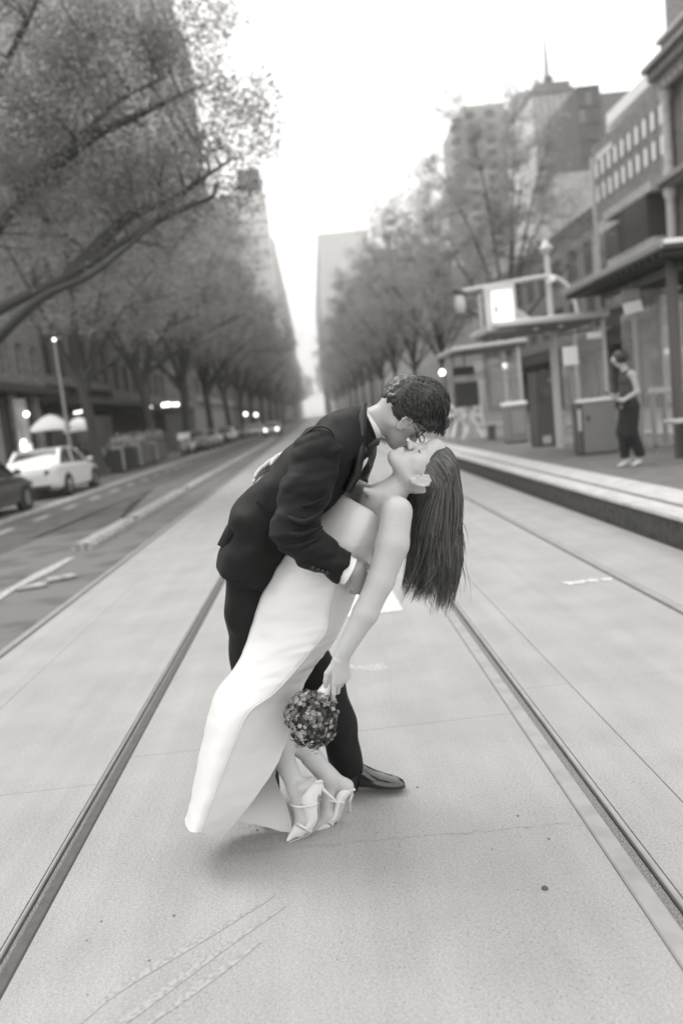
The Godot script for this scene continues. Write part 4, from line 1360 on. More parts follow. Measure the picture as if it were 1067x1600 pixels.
# ---------------------------------------------------------------- cars
# Lower body and cabin lofted along the length; the front points to +z.
func make_car(label: String, paint: String, at: Vector3, turn: float) -> Node3D:
	var t := thing("parked_car", label, "car", at, turn, "cars parked along the left kerb")
	var ring := func(z: float, w: float, y0: float, y1: float, r: float) -> PackedVector3Array:
		var row := PackedVector3Array()
		for q in [[-1, -1], [1, -1], [1, 1], [-1, 1]]:
			for k in 4:
				var a0: float = {[-1, -1]: PI, [1, -1]: PI * 1.5, [1, 1]: 0.0, [-1, 1]: PI * 0.5}[q]
				var a := a0 + PI * 0.5 * k / 3.0
				row.append(Vector3(q[0] * (w - r) + cos(a) * r, (y0 + r if q[1] < 0 else y1 - r) + sin(a) * r, z))
		return row
	var body := []
	for s in [[-2.28, 0.62, 0.42, 0.72, 0.1], [-2.22, 0.78, 0.32, 0.92, 0.14], [-2.0, 0.86, 0.26, 0.99, 0.14], [-1.4, 0.9, 0.22, 0.98, 0.14], [-0.4, 0.91, 0.2, 0.95, 0.13], [0.7, 0.91, 0.2, 0.93, 0.13], [1.3, 0.89, 0.22, 0.88, 0.13], [1.9, 0.85, 0.26, 0.78, 0.13], [2.15, 0.76, 0.3, 0.7, 0.12], [2.25, 0.6, 0.36, 0.6, 0.1]]:
		body.append(ring.call(s[0], s[1], s[2], s[3], s[4]))
	part("body", MB.new().sheet(body, true, true).mesh(), M[paint], t)
	var cab := []
	for s in [[-1.75, 0.72, 0.9, 0.97, 0.03], [-1.15, 0.68, 0.9, 1.34, 0.1], [-0.6, 0.67, 0.9, 1.42, 0.12], [0.1, 0.67, 0.9, 1.42, 0.12], [0.55, 0.69, 0.88, 1.3, 0.1], [1.15, 0.72, 0.84, 0.93, 0.03]]:
		cab.append(ring.call(s[0], s[1], s[2], s[3], s[4]))
	part("windows", MB.new().sheet(cab, true, true).mesh(), M["window glass"], t)
	var roof := []
	for s in [[-1.12, 0.6, 1.33, 1.37, 0.018], [-0.6, 0.64, 1.4, 1.45, 0.02], [0.1, 0.64, 1.4, 1.45, 0.02], [0.5, 0.6, 1.3, 1.34, 0.018]]:
		roof.append(ring.call(s[0], s[1], s[2], s[3], s[4]))
	part("roof", MB.new().sheet(roof, true, true).mesh(), M[paint], t)
	for s in [-1.0, 1.0]:
		part("pillar", MB.new().tube([Vector3(s * 0.73, 0.92, 1.12), Vector3(s * 0.655, 1.34, 0.46)], [0.035], 6).mesh(), M[paint], t)
		part("pillar", MB.new().tube([Vector3(s * 0.73, 0.93, -1.68), Vector3(s * 0.64, 1.38, -1.05)], [0.07], 6).mesh(), M[paint], t)
		part("pillar", MB.new().tube([Vector3(s * 0.71, 0.92, -0.2), Vector3(s * 0.665, 1.4, -0.25)], [0.035], 6).mesh(), M[paint], t)
		part("headlight", MB.new().box(Vector3(s * 0.62, 0.62, 2.14), Vector3(0.34, 0.13, 0.16), Basis(Vector3.UP, s * 0.45), 0.03).mesh(), M["bright glass"], t)
		part("tail_light", MB.new().box(Vector3(s * 0.66, 0.76, -2.2), Vector3(0.3, 0.14, 0.1), Basis(Vector3.UP, -s * 0.5), 0.03).mesh(), M["dark wall"], t)
		part("mirror", MB.new().box(Vector3(s * 0.98, 0.98, 0.75), Vector3(0.18, 0.12, 0.09), Basis.IDENTITY, 0.03).mesh(), M[paint], t)
		for z in [-1.35, 1.35]:
			var xf := Transform3D(Basis(Vector3(0, 0, 1), -s * PI / 2), Vector3(s * 0.84, 0.32, z))
			var w := part("wheel", MB.new().lathe([Vector2(0.2, 0.09), Vector2(0.3, 0.1), Vector2(0.325, 0.06), Vector2(0.325, -0.1), Vector2(0.28, -0.12)], xf, 20).mesh(), M["tyre"], t)
			part("rim", MB.new().lathe([Vector2(0, 0.075), Vector2(0.05, 0.08), Vector2(0.08, 0.05), Vector2(0.18, 0.06), Vector2(0.21, 0.085), Vector2(0.22, 0.07)], xf, 14).mesh(), M["grey metal"], w)
			part("wheel_arch", MB.new().lathe([Vector2(0.33, 0.075), Vector2(0.38, 0.072), Vector2(0.4, 0.0), Vector2(0.38, -0.1)], xf, 20).mesh(), M["black metal"], t)
	part("grille", MB.new().box(Vector3(0, 0.48, 2.22), Vector3(0.7, 0.16, 0.1), Basis.IDENTITY, 0.02).mesh(), M["black metal"], t)
	part("number_plate", MB.new().box(Vector3(0, 0.56, -2.28), Vector3(0.37, 0.13, 0.03)).mesh(), M["pale metal"], t)
	part("bumper", MB.new().box(Vector3(0, 0.36, -2.24), Vector3(1.3, 0.1, 0.1), Basis.IDENTITY, 0.03).mesh(), M["black metal"], t)
	return t


func build_cars() -> void:
	for q in [["paint black", 0.02], ["paint white", 0.72], ["paint grey", 0.2], ["paint silver", 0.4]]:
		var m := mat(q[0], q[1], 0.3)
		m.clearcoat_enabled = true
		m.clearcoat = 0.8
		m.clearcoat_roughness = 0.05
	make_car("dark car at the left edge of the frame, nearest of the parked row", "paint black", Vector3(-8.22, 0.0, -18.0), PI)
	make_car("white parked sedan showing its rear, just beyond the dark car at the left edge", "paint white", Vector3(-8.32, 0.0, -24.4), PI)
	var k := make_car("grey car parked right after the planter boxes", "paint grey", Vector3(-8.3, 0.0, -55.0), PI)
	var list := [[-61.0, "second grey car past the planter boxes, beside the motor scooter's far side"], [-67.2, "third car in the far row past the planter boxes"], [-73.5, "fourth car in the far row past the planter boxes"], [-80.0, "fifth car in the far row past the planter boxes"], [-88.0, "sixth car in the far row past the planter boxes"], [-97.0, "farthest car of the parked row past the planter boxes"]]
	for i in list.size():
		var c := twin(k, Vector3(-8.3 + 0.1 * sin(i * 3.0), 0, list[i][0]), PI, list[i][1])
		for ch in c.get_children():
			if ch is MeshInstance3D and ch.material_override == M["paint grey"]:
				ch.material_override = M[["paint silver", "paint black", "paint white", "paint black", "paint silver", "paint grey"][i]]
	var on := make_car("oncoming pale car far down the road with both headlights lit", "paint silver", Vector3(-4.6, 0, -84.0), 0.0)
	on.name = "oncoming_car"
	on.remove_meta("group")
	for s in [-1.0, 1.0]:
		globe(on, Vector3(s * 0.62, 0.68, 2.3), 0.13, 8.0)
	var on2 := make_car("second oncoming car farther back, left of the car with lit headlights", "paint white", Vector3(-6.9, 0, -92.0), 0.0)
	on2.name = "oncoming_car"
	on2.remove_meta("group")


# ---------------------------------------------------------------- the cafe strip on the left footpath
func build_cafe() -> void:
	var t := thing("cafe_umbrella", "white square cafe umbrella open above the white parked sedan", "umbrella", Vector3(-10.35, 0.0, -31.0), 0.12)
	var rows := []
	for q in [[0.02, 2.72], [0.25, 2.65], [0.5, 2.46], [0.7, 2.28], [0.71, 2.12]]:
		var row := PackedVector3Array()
		for k in 24:
			var a := TAU * k / 24
			var sq := 1.0 / maxf(absf(cos(a)), absf(sin(a)))
			row.append(Vector3(cos(a), 0, sin(a)) * q[0] * lerpf(1.0, sq, 0.75) + Vector3(0, q[1] - 0.05 * absf(sin(2 * a)) * q[0], 0))
		rows.append(row)
	part("canopy", MB.new().sheet(rows, true).mesh(), mat("umbrella cloth", 0.72, 0.8), t)
	part("pole", MB.new().tube([Vector3.ZERO, Vector3(0, 2.7, 0)], [0.03], 8).mesh(), M["dark metal"], t)
	part("base", MB.new().box(Vector3(0, 0.04, 0), Vector3(0.6, 0.08, 0.6)).mesh(), M["dark metal"], t)
	var u2 := twin(t, Vector3(-10.15, 0.0, -34.0), 0.5, "second white cafe umbrella half hidden behind the larger one", 0.95)
	u2.rotation.y = 0.4
	# slim lamp post
	t = thing("street_lamp", "slim pale street lamp post leaning out of the cafe strip behind the white sedan", "street lamp", Vector3(-9.42, 0.1, -30.0))
	part("pole", MB.new().tube([Vector3.ZERO, Vector3(0, 5.3, 0)], [0.07, 0.05], 10).mesh(), M["grey metal"], t)
	globe(t, Vector3(0, 5.35, 0), 0.055, 1.0)
	# pale wall pier with lit signs at far left
	t = thing("menu_pillar", "pale advertising pillar beside the dark shopfront at the left edge", "pillar", Vector3(-13.0, 0.1, -35.2))
	part("pillar", MB.new().box(Vector3(0, 1.8, 0), Vector3(0.5, 3.6, 0.3), Basis.IDENTITY, 0.02).mesh(), M["pale wall"], t)
	part("menu_board", MB.new().box(Vector3(0.05, 1.2, 0.2), Vector3(0.6, 0.8, 0.06), Basis.IDENTITY, 0.02).mesh(), M["white panel"], t)
	# planters
	var fl := mat("planter flower", 0.5, 0.7)
	fl.vertex_color_use_as_albedo = true
	var specs := [[Vector3(-8.75, 0.1, -35.0), "dark panel", "dark planter box nearest the leaning tree trunk", 2.6], [Vector3(-8.7, 0.1, -38.4), "grey planter", "long grey planter box in the middle of the row", 3.2], [Vector3(-8.7, 0.1, -42.2), "grey planter", "farthest grey planter box before the motor scooter", 3.2]]
	mat("dark panel", 0.02, 0.6)
	mat("grey planter", 0.11, 0.7)
	var r := RandomNumberGenerator.new()
	r.seed = 5
	for s in specs:
		var b := thing("planter_box", s[2] + " on the left footpath", "planter", s[0], 0, "planter boxes along the cafe strip")
		part("box", MB.new().box(Vector3(0, 0.48, 0), Vector3(0.6, 0.96, s[3]), Basis.IDENTITY, 0.02).mesh(), M[s[1]], b)
		part("end_post", MB.new().box(Vector3(0.1, 0.52, s[3] * 0.5 - 0.1), Vector3(0.5, 1.04, 0.16), Basis.IDENTITY, 0.02).mesh(), M["pale wall"], b)
		part("soil", MB.new().box(Vector3(0, 0.965, 0), Vector3(0.5, 0.02, s[3] - 0.2)).mesh(), M["black metal"], b)
		var xf := []
		var tn := PackedFloat32Array()
		for k in 90:
			xf.append(Transform3D(Basis(Vector3.UP, r.randf() * TAU), Vector3(r.randfn(0, 0.2), 1.05 + absf(r.randfn(0, 0.2)), r.randf_range(-0.5, 0.5) * (s[3] - 0.2))))
			tn.append(r.randf_range(0.3, 1.5))
		multi("foliage", leaf_clump(0.11, 8, 0.12, r), M["leaf pale"], xf, b, tn)
		xf = []
		tn = PackedFloat32Array()
		for k in 26:
			xf.append(Transform3D(Basis(Vector3.UP, r.randf() * TAU), Vector3(r.randfn(0.1, 0.2), 1.15 + absf(r.randfn(0, 0.22)), r.randf_range(-0.5, 0.5) * (s[3] - 0.2))))
			tn.append(r.randf_range(0.9, 1.5))
		multi("blossom", leaf_clump(0.08, 8, 0.07, r), fl, xf, b, tn)
	# motor scooter
	t = thing("motor_scooter", "pale motor scooter parked at the kerb past the last planter box", "scooter", Vector3(-8.0, 0.0, -46.5), 0.15)
	for z in [-0.62, 0.62]:
		part("wheel", MB.new().lathe([Vector2(0.12, 0.04), Vector2(0.23, 0.055), Vector2(0.25, 0.0), Vector2(0.23, -0.055), Vector2(0.12, -0.04)], Transform3D(Basis(Vector3(0, 0, 1), PI / 2), Vector3(0, 0.25, z)), 16).mesh(), M["tyre"], t)
	part("body", MB.new().tube([Vector3(0, 0.45, -0.85), Vector3(0, 0.6, -0.6), Vector3(0, 0.62, -0.25), Vector3(0, 0.36, 0.05), Vector3(0, 0.34, 0.3), Vector3(0, 0.62, 0.5), Vector3(0, 0.95, 0.46)], [0.08, 0.2, 0.22, 0.16, 0.15, 0.19, 0.13], 10).mesh(), M["paint silver"], t)
	part("seat", MB.new().box(Vector3(0, 0.84, -0.42), Vector3(0.28, 0.1, 0.72), Basis.IDENTITY, 0.04).mesh(), M["black metal"], t)
	part("handlebar", MB.new().tube([Vector3(-0.34, 1.05, 0.36), Vector3(0, 1.02, 0.44), Vector3(0.34, 1.05, 0.36)], [0.025], 6).mesh(), M["dark metal"], t)
	part("headlight", MB.new().lathe([Vector2(0, 0.06), Vector2(0.08, 0.05), Vector2(0.09, 0)], Transform3D(Basis(Vector3.RIGHT, PI / 2), Vector3(0, 0.95, 0.55)), 12).mesh(), M["bright glass"], t)
	part("windshield", MB.new().box(Vector3(0, 1.2, 0.5), Vector3(0.4, 0.4, 0.02), Basis(Vector3.RIGHT, -0.3), 0.005).mesh(), M["white panel"], t)
	var s2 := twin(t, Vector3(-8.1, 0.0, -50.0), -0.2, "second pale motor scooter, farther along the kerb behind the first")
	s2.position.x = -8.05
	# strings of round lamps under the awnings
	var lamps := [[Vector3(-12.6912, 3.0047, -35), "brightest globe lamp beside the pale pillar at far left", 0.11], [Vector3(-13.0213, 1.8107, -35), "upper lamp of the short vertical cluster at far left", 0.09], [Vector3(-13.0062, 1.6691, -34.9), "second lamp of the vertical cluster at far left", 0.09], [Vector3(-12.9396, 1.494, -34.8), "third lamp of the vertical cluster at far left", 0.1], [Vector3(-12.9054, 1.2945, -34.7), "fourth lamp of the vertical cluster at far left", 0.1], [Vector3(-13.1172, 1.1511, -34.6), "lowest left lamp of the vertical cluster at far left", 0.07], [Vector3(-12.77, 1.1992, -34.6), "lowest right lamp of the vertical cluster at far left", 0.07],
		[Vector3(-10.0991, 2.7794, -33.5), "first small lamp of the string right of the umbrella", 0.045], [Vector3(-10.1092, 2.8107, -34), "second small lamp of the string right of the umbrella", 0.045], [Vector3(-10.1429, 2.8452, -34.5), "third small lamp of the string right of the umbrella", 0.045], [Vector3(-10.1336, 2.762, -35), "fourth small lamp of the string right of the umbrella", 0.045], [Vector3(-10.1273, 2.8212, -35.5), "fifth small lamp of the string right of the umbrella", 0.045], [Vector3(-10.1126, 2.9106, -36), "last small lamp of the string right of the umbrella", 0.045],
		[Vector3(-9.2909, 3.0331, -44), "left lamp of the pair above the planters", 0.08], [Vector3(-9.1759, 3.0631, -44.5), "right lamp of the pair above the planters", 0.09], [Vector3(-8.5005, 3.108, -45), "left lamp of the bright row above the scooters", 0.11], [Vector3(-8.3324, 3.1348, -45.5), "middle lamp of the bright row above the scooters", 0.12], [Vector3(-8.1263, 3.1208, -46), "fourth lamp of the bright row above the scooters", 0.09], [Vector3(-7.9888, 3.1141, -46.5), "right lamp of the bright row above the scooters", 0.1],
		[Vector3(-6.4792, 2.4777, -75), "left one of two far lamps over the parked row", 0.16], [Vector3(-5.7273, 2.3437, -78), "right one of two far lamps over the parked row", 0.16]]
	for l in lamps:
		var n := thing("hanging_lamp", l[1], "lamp", l[0], 0, "small round lamps hung along the left cafes")
		globe(n, Vector3.ZERO, l[2], 1.0)
		part("cord", MB.new().tube([Vector3(0, l[2], 0), Vector3(0, l[2] + 0.6, 0)], [0.008], 4).mesh(), M["black metal"], n)
	# seated guests behind the planters
	for q in [[Vector3(-9.9, 0.1, -35.4), 0.9, "seated cafe guest in a pale top behind the dark planter box", 0.55], [Vector3(-9.9, 0.1, -38.8), 2.4, "seated cafe guest in a grey top behind the middle planter box", 0.25], [Vector3(-10.0, 0.1, -41.6), 0.6, "seated cafe guest in a white top behind the far planter box", 0.7]]:
		seated_guest(q[0], q[1], q[2], q[3])


func seated_guest(at: Vector3, turn: float, label: String, tone: float) -> void:
	var t := thing("person", label, "person", at, turn)
	var skin := mat("skin", 0.42, 0.5)
	var b := Blob.new()
	b.chain([Vector3(0, 0.5, 0), Vector3(0, 0.78, -0.02), Vector3(0, 1.0, 0)], [0.13, 0.12, 0.14], 0.04).cap(Vector3(-0.17, 1.06, 0), Vector3(0.17, 1.06, 0), 0.06, 0.06, 0.05).cap(Vector3(0, 1.1, 0), Vector3(0, 1.2, 0.02), 0.05, 0.05, 0.03)
	b.ball(Vector3(0, 1.32, 0.02), 0.095, 0.02).cap(Vector3(0, 1.27, 0.07), Vector3(0, 1.25, 0.08), 0.05, 0.045, 0.03).ball(Vector3(0, 1.3, 0.125), 0.015, 0.02)
	for s in [-1.0, 1.0]:
		b.chain([Vector3(s * 0.19, 1.04, 0), Vector3(s * 0.24, 0.78, 0.06), Vector3(s * 0.12, 0.76, 0.3), Vector3(s * 0.1, 0.77, 0.38)], [0.05, 0.042, 0.034, 0.036], 0.02)
		b.chain([Vector3(s * 0.09, 0.5, 0), Vector3(s * 0.11, 0.5, 0.42), Vector3(s * 0.11, 0.06, 0.46), Vector3(s * 0.11, 0.05, 0.6)], [0.085, 0.062, 0.042, 0.036], 0.02)
	var mb := MB.new()
	b.into(mb, 0.016)
	part("body", mb.mesh(), skin, t)
	var c := Blob.new()
	c.chain([Vector3(0, 0.5, 0), Vector3(0, 0.78, -0.02), Vector3(0, 1.0, 0)], [0.145, 0.137, 0.156], 0.04).cap(Vector3(-0.17, 1.06, 0), Vector3(0.17, 1.06, 0), 0.072, 0.072, 0.05)
	for s in [-1.0, 1.0]:
		c.chain([Vector3(s * 0.19, 1.04, 0), Vector3(s * 0.235, 0.8, 0.05)], [0.065, 0.058], 0.02)
	mb = MB.new()
	c.into(mb, 0.018)
	part("top", mb.mesh(), mat("guest top %.2f" % tone, tone, 0.8), t)
	var p := Blob.new()
	for s in [-1.0, 1.0]:
		p.chain([Vector3(s * 0.09, 0.5, 0), Vector3(s * 0.11, 0.5, 0.42), Vector3(s * 0.11, 0.14, 0.46)], [0.105, 0.078, 0.06], 0.03)
	mb = MB.new()
	p.into(mb, 0.018)
	part("trousers", mb.mesh(), mat("guest trousers", 0.04, 0.8), t)
	var h := Blob.new()
	h.ball(Vector3(0, 1.355, -0.01), 0.1, 0.02).cap(Vector3(0, 1.3, -0.05), Vector3(0, 1.22, -0.05), 0.07, 0.05, 0.03)
	mb = MB.new()
	h.into(mb, 0.016)
	part("hair", mb.mesh(), mat("dark hair", 0.02, 0.5), t)
	var ch := thing("cafe_chair", label.replace("seated cafe guest", "plain metal cafe chair under the guest"), "chair", at, turn, "cafe chairs")
	part("seat", MB.new().box(Vector3(0, 0.38, 0.05), Vector3(0.42, 0.03, 0.42), Basis.IDENTITY, 0.01).mesh(), M["grey metal"], ch)
	part("backrest", MB.new().box(Vector3(0, 0.72, -0.19), Vector3(0.4, 0.3, 0.03), Basis.IDENTITY, 0.01).mesh(), M["grey metal"], ch)
	for sx in [-0.18, 0.18]:
		for sz in [-0.16, 0.22]:
			part("leg", MB.new().tube([Vector3(sx, 0, sz), Vector3(sx, 0.72 if sz < 0 else 0.37, sz)], [0.015], 6).mesh(), M["grey metal"], ch)


func build_wires() -> void:
	lone("tram_wire", MB.new().tube([Vector3(-2.3677, 6.849, -9), Vector3(-2.9247, 7.7451, -12), Vector3(-3.3386, 8.6019, -16), Vector3(-3.8042, 10.026, -24), Vector3(-5.0339, 14.0661, -50)], [0.009], 5).mesh(), M["black metal"], "dark overhead wire crossing the nearest tree's crown at the top left", "wire")
	lone("tram_wire", MB.new().tube([Vector3(2.3657, 7.8863, -12), Vector3(2.5531, 8.2521, -14), Vector3(2.9961, 9.2679, -20), Vector3(4.408, 12.2873, -40), Vector3(7.3582, 19.3344, -120)], [0.004], 5).mesh(), M["pale metal"], "thin pale overhead wire hanging in the open sky above the couple", "wire")



# ---------------------------------------------------------------- people
func head(b: Blob, c: Vector3, F: Vector3, U: Vector3, S: Vector3, s: float, ear := Vector3(-0.005, -0.018, 0), both := false) -> void:
	var P := func(x: float, y: float, z: float) -> Vector3: return c + (F * x + U * y + S * z) * s
	b.cap(P.call(-0.032, 0.035, 0), P.call(0.022, 0.042, 0), 0.083 * s, 0.074 * s, 0.02, 1.12)
	b.cap(P.call(0.028, 0.0, 0), P.call(0.04, -0.058, 0), 0.06 * s, 0.046 * s, 0.03, 1.0)
	for z in [-1.0, 1.0]:
		b.cap(P.call(-0.004, -0.05, z * 0.047), P.call(0.058, -0.094, z * 0.014), 0.022 * s, 0.018 * s, 0.03)
		b.cap(P.call(0.052, -0.012, z * 0.042), P.call(0.03, -0.02, z * 0.05), 0.02 * s, 0.018 * s, 0.025)
		b.ball(P.call(0.076, 0.026, z * 0.026), 0.014 * s, 0.018)
		b.ball(P.call(0.098, 0.006, z * 0.033), 0.016 * s, 0.012, 1.0, true)
		b.ball(P.call(0.077, 0.004, z * 0.031), 0.0125 * s, 0.006)
		b.ball(P.call(0.098, -0.036, z * 0.0105), 0.0085 * s, 0.008)
		b.cap(P.call(0.095, -0.0625, 0.002 * z), P.call(0.084, -0.066, z * 0.021), 0.0062 * s, 0.004 * s, 0.006)
		b.cap(P.call(0.093, -0.0745, 0.002 * z), P.call(0.084, -0.071, z * 0.019), 0.0072 * s, 0.0045 * s, 0.006)
	b.ball(P.call(0.075, -0.1, 0), 0.0175 * s, 0.02)
	b.chain([P.call(0.087, 0.012, 0), P.call(0.1, -0.014, 0), P.call(0.111, -0.031, 0)], [0.007 * s, 0.009 * s, 0.0105 * s], 0.012)
	b.ball(P.call(0.094, 0.058, 0), 0.02 * s, 0.05)
	for z in ([1.0, -1.0] if both else [1.0]):
		var e := ear
		var H := []
		for q in [[0.013, 0.014, 0.073], [0.01, 0.03, 0.078], [-0.006, 0.035, 0.083], [-0.02, 0.026, 0.087], [-0.023, 0.008, 0.087], [-0.017, -0.012, 0.082], [-0.007, -0.026, 0.077], [0.003, -0.03, 0.073]]:
			H.append(P.call(e.x + q[0], e.y + q[1], z * q[2]))
		b.chain(H, [0.0046 * s, 0.005 * s, 0.0054 * s, 0.0052 * s, 0.0048 * s, 0.005 * s, 0.0068 * s, 0.0056 * s], 0.005)
		b.cap(P.call(e.x - 0.007, e.y + 0.017, z * 0.073), P.call(e.x - 0.003, e.y - 0.016, z * 0.072), 0.0145 * s, 0.012 * s, 0.008)
		b.cap(P.call(e.x - 0.001, e.y + 0.008, z * 0.092), P.call(e.x + 0.001, e.y - 0.008, z * 0.092), 0.0095 * s, 0.009 * s, 0.005, 1.0, true)
		b.ball(P.call(e.x + 0.012, e.y - 0.006, z * 0.076), 0.006 * s, 0.006)


# palm, four fingers and a thumb; D along the fingers, N out of the back of the hand, T to the thumb side
func hand(b: Blob, w: Vector3, D: Vector3, N: Vector3, T: Vector3, s: float, curl: Array, thumb: Array) -> Array:
	var K := []
	var fl := [[0.043, 0.027, 0.021], [0.047, 0.03, 0.022], [0.043, 0.028, 0.021], [0.034, 0.021, 0.019]]
	var kd := [0.087, 0.09, 0.084, 0.075]
	var kt := [0.031, 0.0105, -0.0105, -0.03]
	for i in 4:
		var k: Vector3 = w + (D * kd[i] + T * kt[i] - N * (0.002 if i in [1, 2] else 0.006)) * s
		K.append(k)
		b.cap(w + (D * 0.008 + T * kt[i] * 0.5) * s, k, 0.0165 * s, 0.0115 * s, 0.014)
		var dir := D
		var p := k
		var r := [0.0098, 0.0088, 0.0078, 0.0066] as Array
		var small := 0.88 if i == 3 else 1.0
		var a := 0.0
		for j in 3:
			a += curl[i][j]
			dir = D * cos(a) - N * sin(a) + T * (kt[i] * 1.3 * (1.0 if j == 0 else 0.4))
			dir = dir.normalized()
			var q: Vector3 = p + dir * fl[i][j] * s
			b.cap(p, q, r[j] * s * small, r[j + 1] * s * small, 0.0035)
			p = q
		K.append(p)
	b.cap(w + (D * 0.03 - N * 0.008) * s, w + (D * 0.065 - N * 0.008) * s, 0.02 * s, 0.017 * s, 0.02)
	var tp: Vector3 = w + (D * 0.02 + T * 0.022 - N * 0.01) * s
	var tl := [0.044, 0.032, 0.026]
	var tr := [0.0155, 0.0112, 0.0098, 0.0075]
	for j in 3:
		var q: Vector3 = tp + (D * thumb[j].x + T * thumb[j].y + N * thumb[j].z).normalized() * tl[j] * s
		b.cap(tp, q, tr[j] * s, tr[j + 1] * s, 0.008 if j == 0 else 0.003)
		tp = q
	return K


func cloth_noise(sd: int, f: float) -> FastNoiseLite:
	var n := FastNoiseLite.new()
	n.seed = sd
	n.frequency = f
	n.fractal_octaves = 2
	return n


# shoe from heel to toe; the sole's lowest points are given
func shoe(t: Node3D, heel: Vector3, toe: Vector3, up: Vector3, m: Material, sole_m: Material, laces: bool, hs := 1.0, called := "shoe") -> MeshInstance3D:
	var L := toe - heel
	var d := L.normalized()
	var s := d.cross(up).normalized()
	var u := s.cross(d).normalized()
	var rows := []
	for q in [[0.0, 0.018, 0.05], [0.03, 0.03, 0.07], [0.12, 0.036, 0.082], [0.25, 0.037, 0.094], [0.36, 0.037, 0.09], [0.46, 0.039, 0.078], [0.56, 0.043, 0.064], [0.68, 0.046, 0.053], [0.8, 0.044, 0.046], [0.9, 0.037, 0.04], [0.96, 0.027, 0.033], [0.99, 0.014, 0.026], [1.0, 0.004, 0.02]]:
		var row := PackedVector3Array()
		for k in 16:
			var a := TAU * k / 16
			var c := cos(a)
			var e := sin(a)
			var y: float = 0.014 + (q[2] * hs - 0.014) * (0.42 + 0.58 * e if e > 0 else 0.42 + 0.42 * e)
			row.append(heel + L * q[0] + s * (signf(c) * pow(absf(c), 0.75) * q[1]) + u * y)
		rows.append(row)
	var o := part(called, MB.new().sheet(rows, true, true).mesh(), m, t, true)
	var sl := PackedVector2Array()
	for q in [[0.0, 0.02], [0.03, 0.032], [0.14, 0.038], [0.35, 0.035], [0.55, 0.045], [0.7, 0.0495], [0.82, 0.047], [0.92, 0.038], [0.98, 0.022], [1.01, 0.004]]:
		sl.append(Vector2(q[0] * L.length(), q[1]))
	for i in range(9, -1, -1):
		sl.append(Vector2(sl[i].x, -sl[i].y))
	part("sole", MB.new().prism(sl, 0.013, Transform3D(Basis(d, s, d.cross(s)), heel + u * (0.013 if d.cross(s).dot(u) < 0 else 0.0))).mesh(), sole_m, o, true).position = -(t.position)
	var hb := PackedVector2Array()
	for q in [[-0.002, 0.02], [0.03 * L.length(), 0.034], [0.25 * L.length(), 0.036]]:
		hb.append(Vector2(q[0], q[1]))
	for i in range(2, -1, -1):
		hb.append(Vector2(hb[i].x, -hb[i].y))
	if laces:
		for k in 4:
			var f := 0.36 + 0.05 * k
			var hgt := lerpf(0.091, 0.073, k / 3.0) * hs
			part("lace", MB.new().tube([heel + L * (f - 0.012) + s * 0.018 + u * (hgt - 0.012), heel + L * f + u * (hgt + 0.009), heel + L * (f + 0.018) - s * 0.018 + u * (hgt - 0.014)], [0.0034], 6).mesh(), mat("lace cord", 0.045, 0.3), o, true).position = -(t.position)
			part("lace", MB.new().tube([heel + L * (f - 0.012) - s * 0.018 + u * (hgt - 0.012), heel + L * f + u * (hgt + 0.011), heel + L * (f + 0.018) + s * 0.018 + u * (hgt - 0.014)], [0.0034], 6).mesh(), mat("lace cord", 0.045, 0.3), o, true).position = -(t.position)
		part("tongue", MB.new().tube([heel + L * 0.27 + u * 0.098 * hs, heel + L * 0.33 + u * 0.093 * hs, heel + L * 0.52 + u * 0.068 * hs], [0.008, 0.012, 0.01], 8, true, 2.0, s).mesh(), m, o, true).position = -(t.position)
	return o


func people_materials() -> void:
	var sk := mat("skin", 0.42, 0.5)
	sk.albedo_color = grey(0.5)
	sk.roughness = 0.5
	sk.subsurf_scatter_enabled = true
	sk.subsurf_scatter_strength = 0.12
	sk.albedo_texture = noise_tex("skin mottling", 0.03, 0.94, 1.0, 3)
	sk.uv1_triplanar = true
	sk.uv1_world_triplanar = true
	sk.uv1_scale = Vector3.ONE / 0.16
	var sk2 := mat("skin groom", 0.38, 0.45)
	sk2.subsurf_scatter_enabled = true
	sk2.subsurf_scatter_strength = 0.12
	sk2.albedo_texture = noise_tex("skin mottling", 0.03, 0.94, 1.0, 3)
	sk2.uv1_triplanar = true
	sk2.uv1_world_triplanar = true
	sk2.uv1_scale = Vector3.ONE / 0.12
	var st := textured("suit", 0.011, 0.62, noise_tex("suit weave", 0.25, 0.7, 1.3, 2), 0.12, 0.02)
	st.metallic_specular = 0.3
	st.rim_enabled = true
	st.rim = 0.14
	st.rim_tint = 0.6
	mat("satin lapel", 0.014, 0.3)
	var sa := mat("satin", 0.63, 0.34)
	sa.metallic_specular = 0.6
	sa.heightmap_enabled = true
	sa.heightmap_texture = noise_tex("satin weave", 0.3, 0.0, 1.0, 2)
	sa.heightmap_scale = 0.02
	sa.uv1_triplanar = true
	sa.uv1_world_triplanar = true
	sa.uv1_scale = Vector3.ONE / 0.12
	mat("shirt", 0.78, 0.7)
	var pl := mat("patent leather", 0.008, 0.08)
	pl.clearcoat_enabled = true
	pl.clearcoat = 1.0
	pl.clearcoat_roughness = 0.03
	mat("sole leather", 0.012, 0.5)
	var hm := mat("hair brown", 0.034, 0.33)
	hm.metallic_specular = 0.55
	var hg := mat("hair dark", 0.02, 0.36)
	hg.metallic_specular = 0.5
	var ml := textured("white leather", 0.78, 0.45, noise_tex("leather lace", 0.12, 0.82, 1.05, 3), 0.05, 0.1, null, null, 0.3)
	ml.metallic_specular = 0.4
	mat("gold", 0.5, 0.25, 1.0)


func blob_mesh(b: Blob, cell: float) -> ArrayMesh:
	var mb := MB.new()
	b.into(mb, cell)
	return mb.mesh()


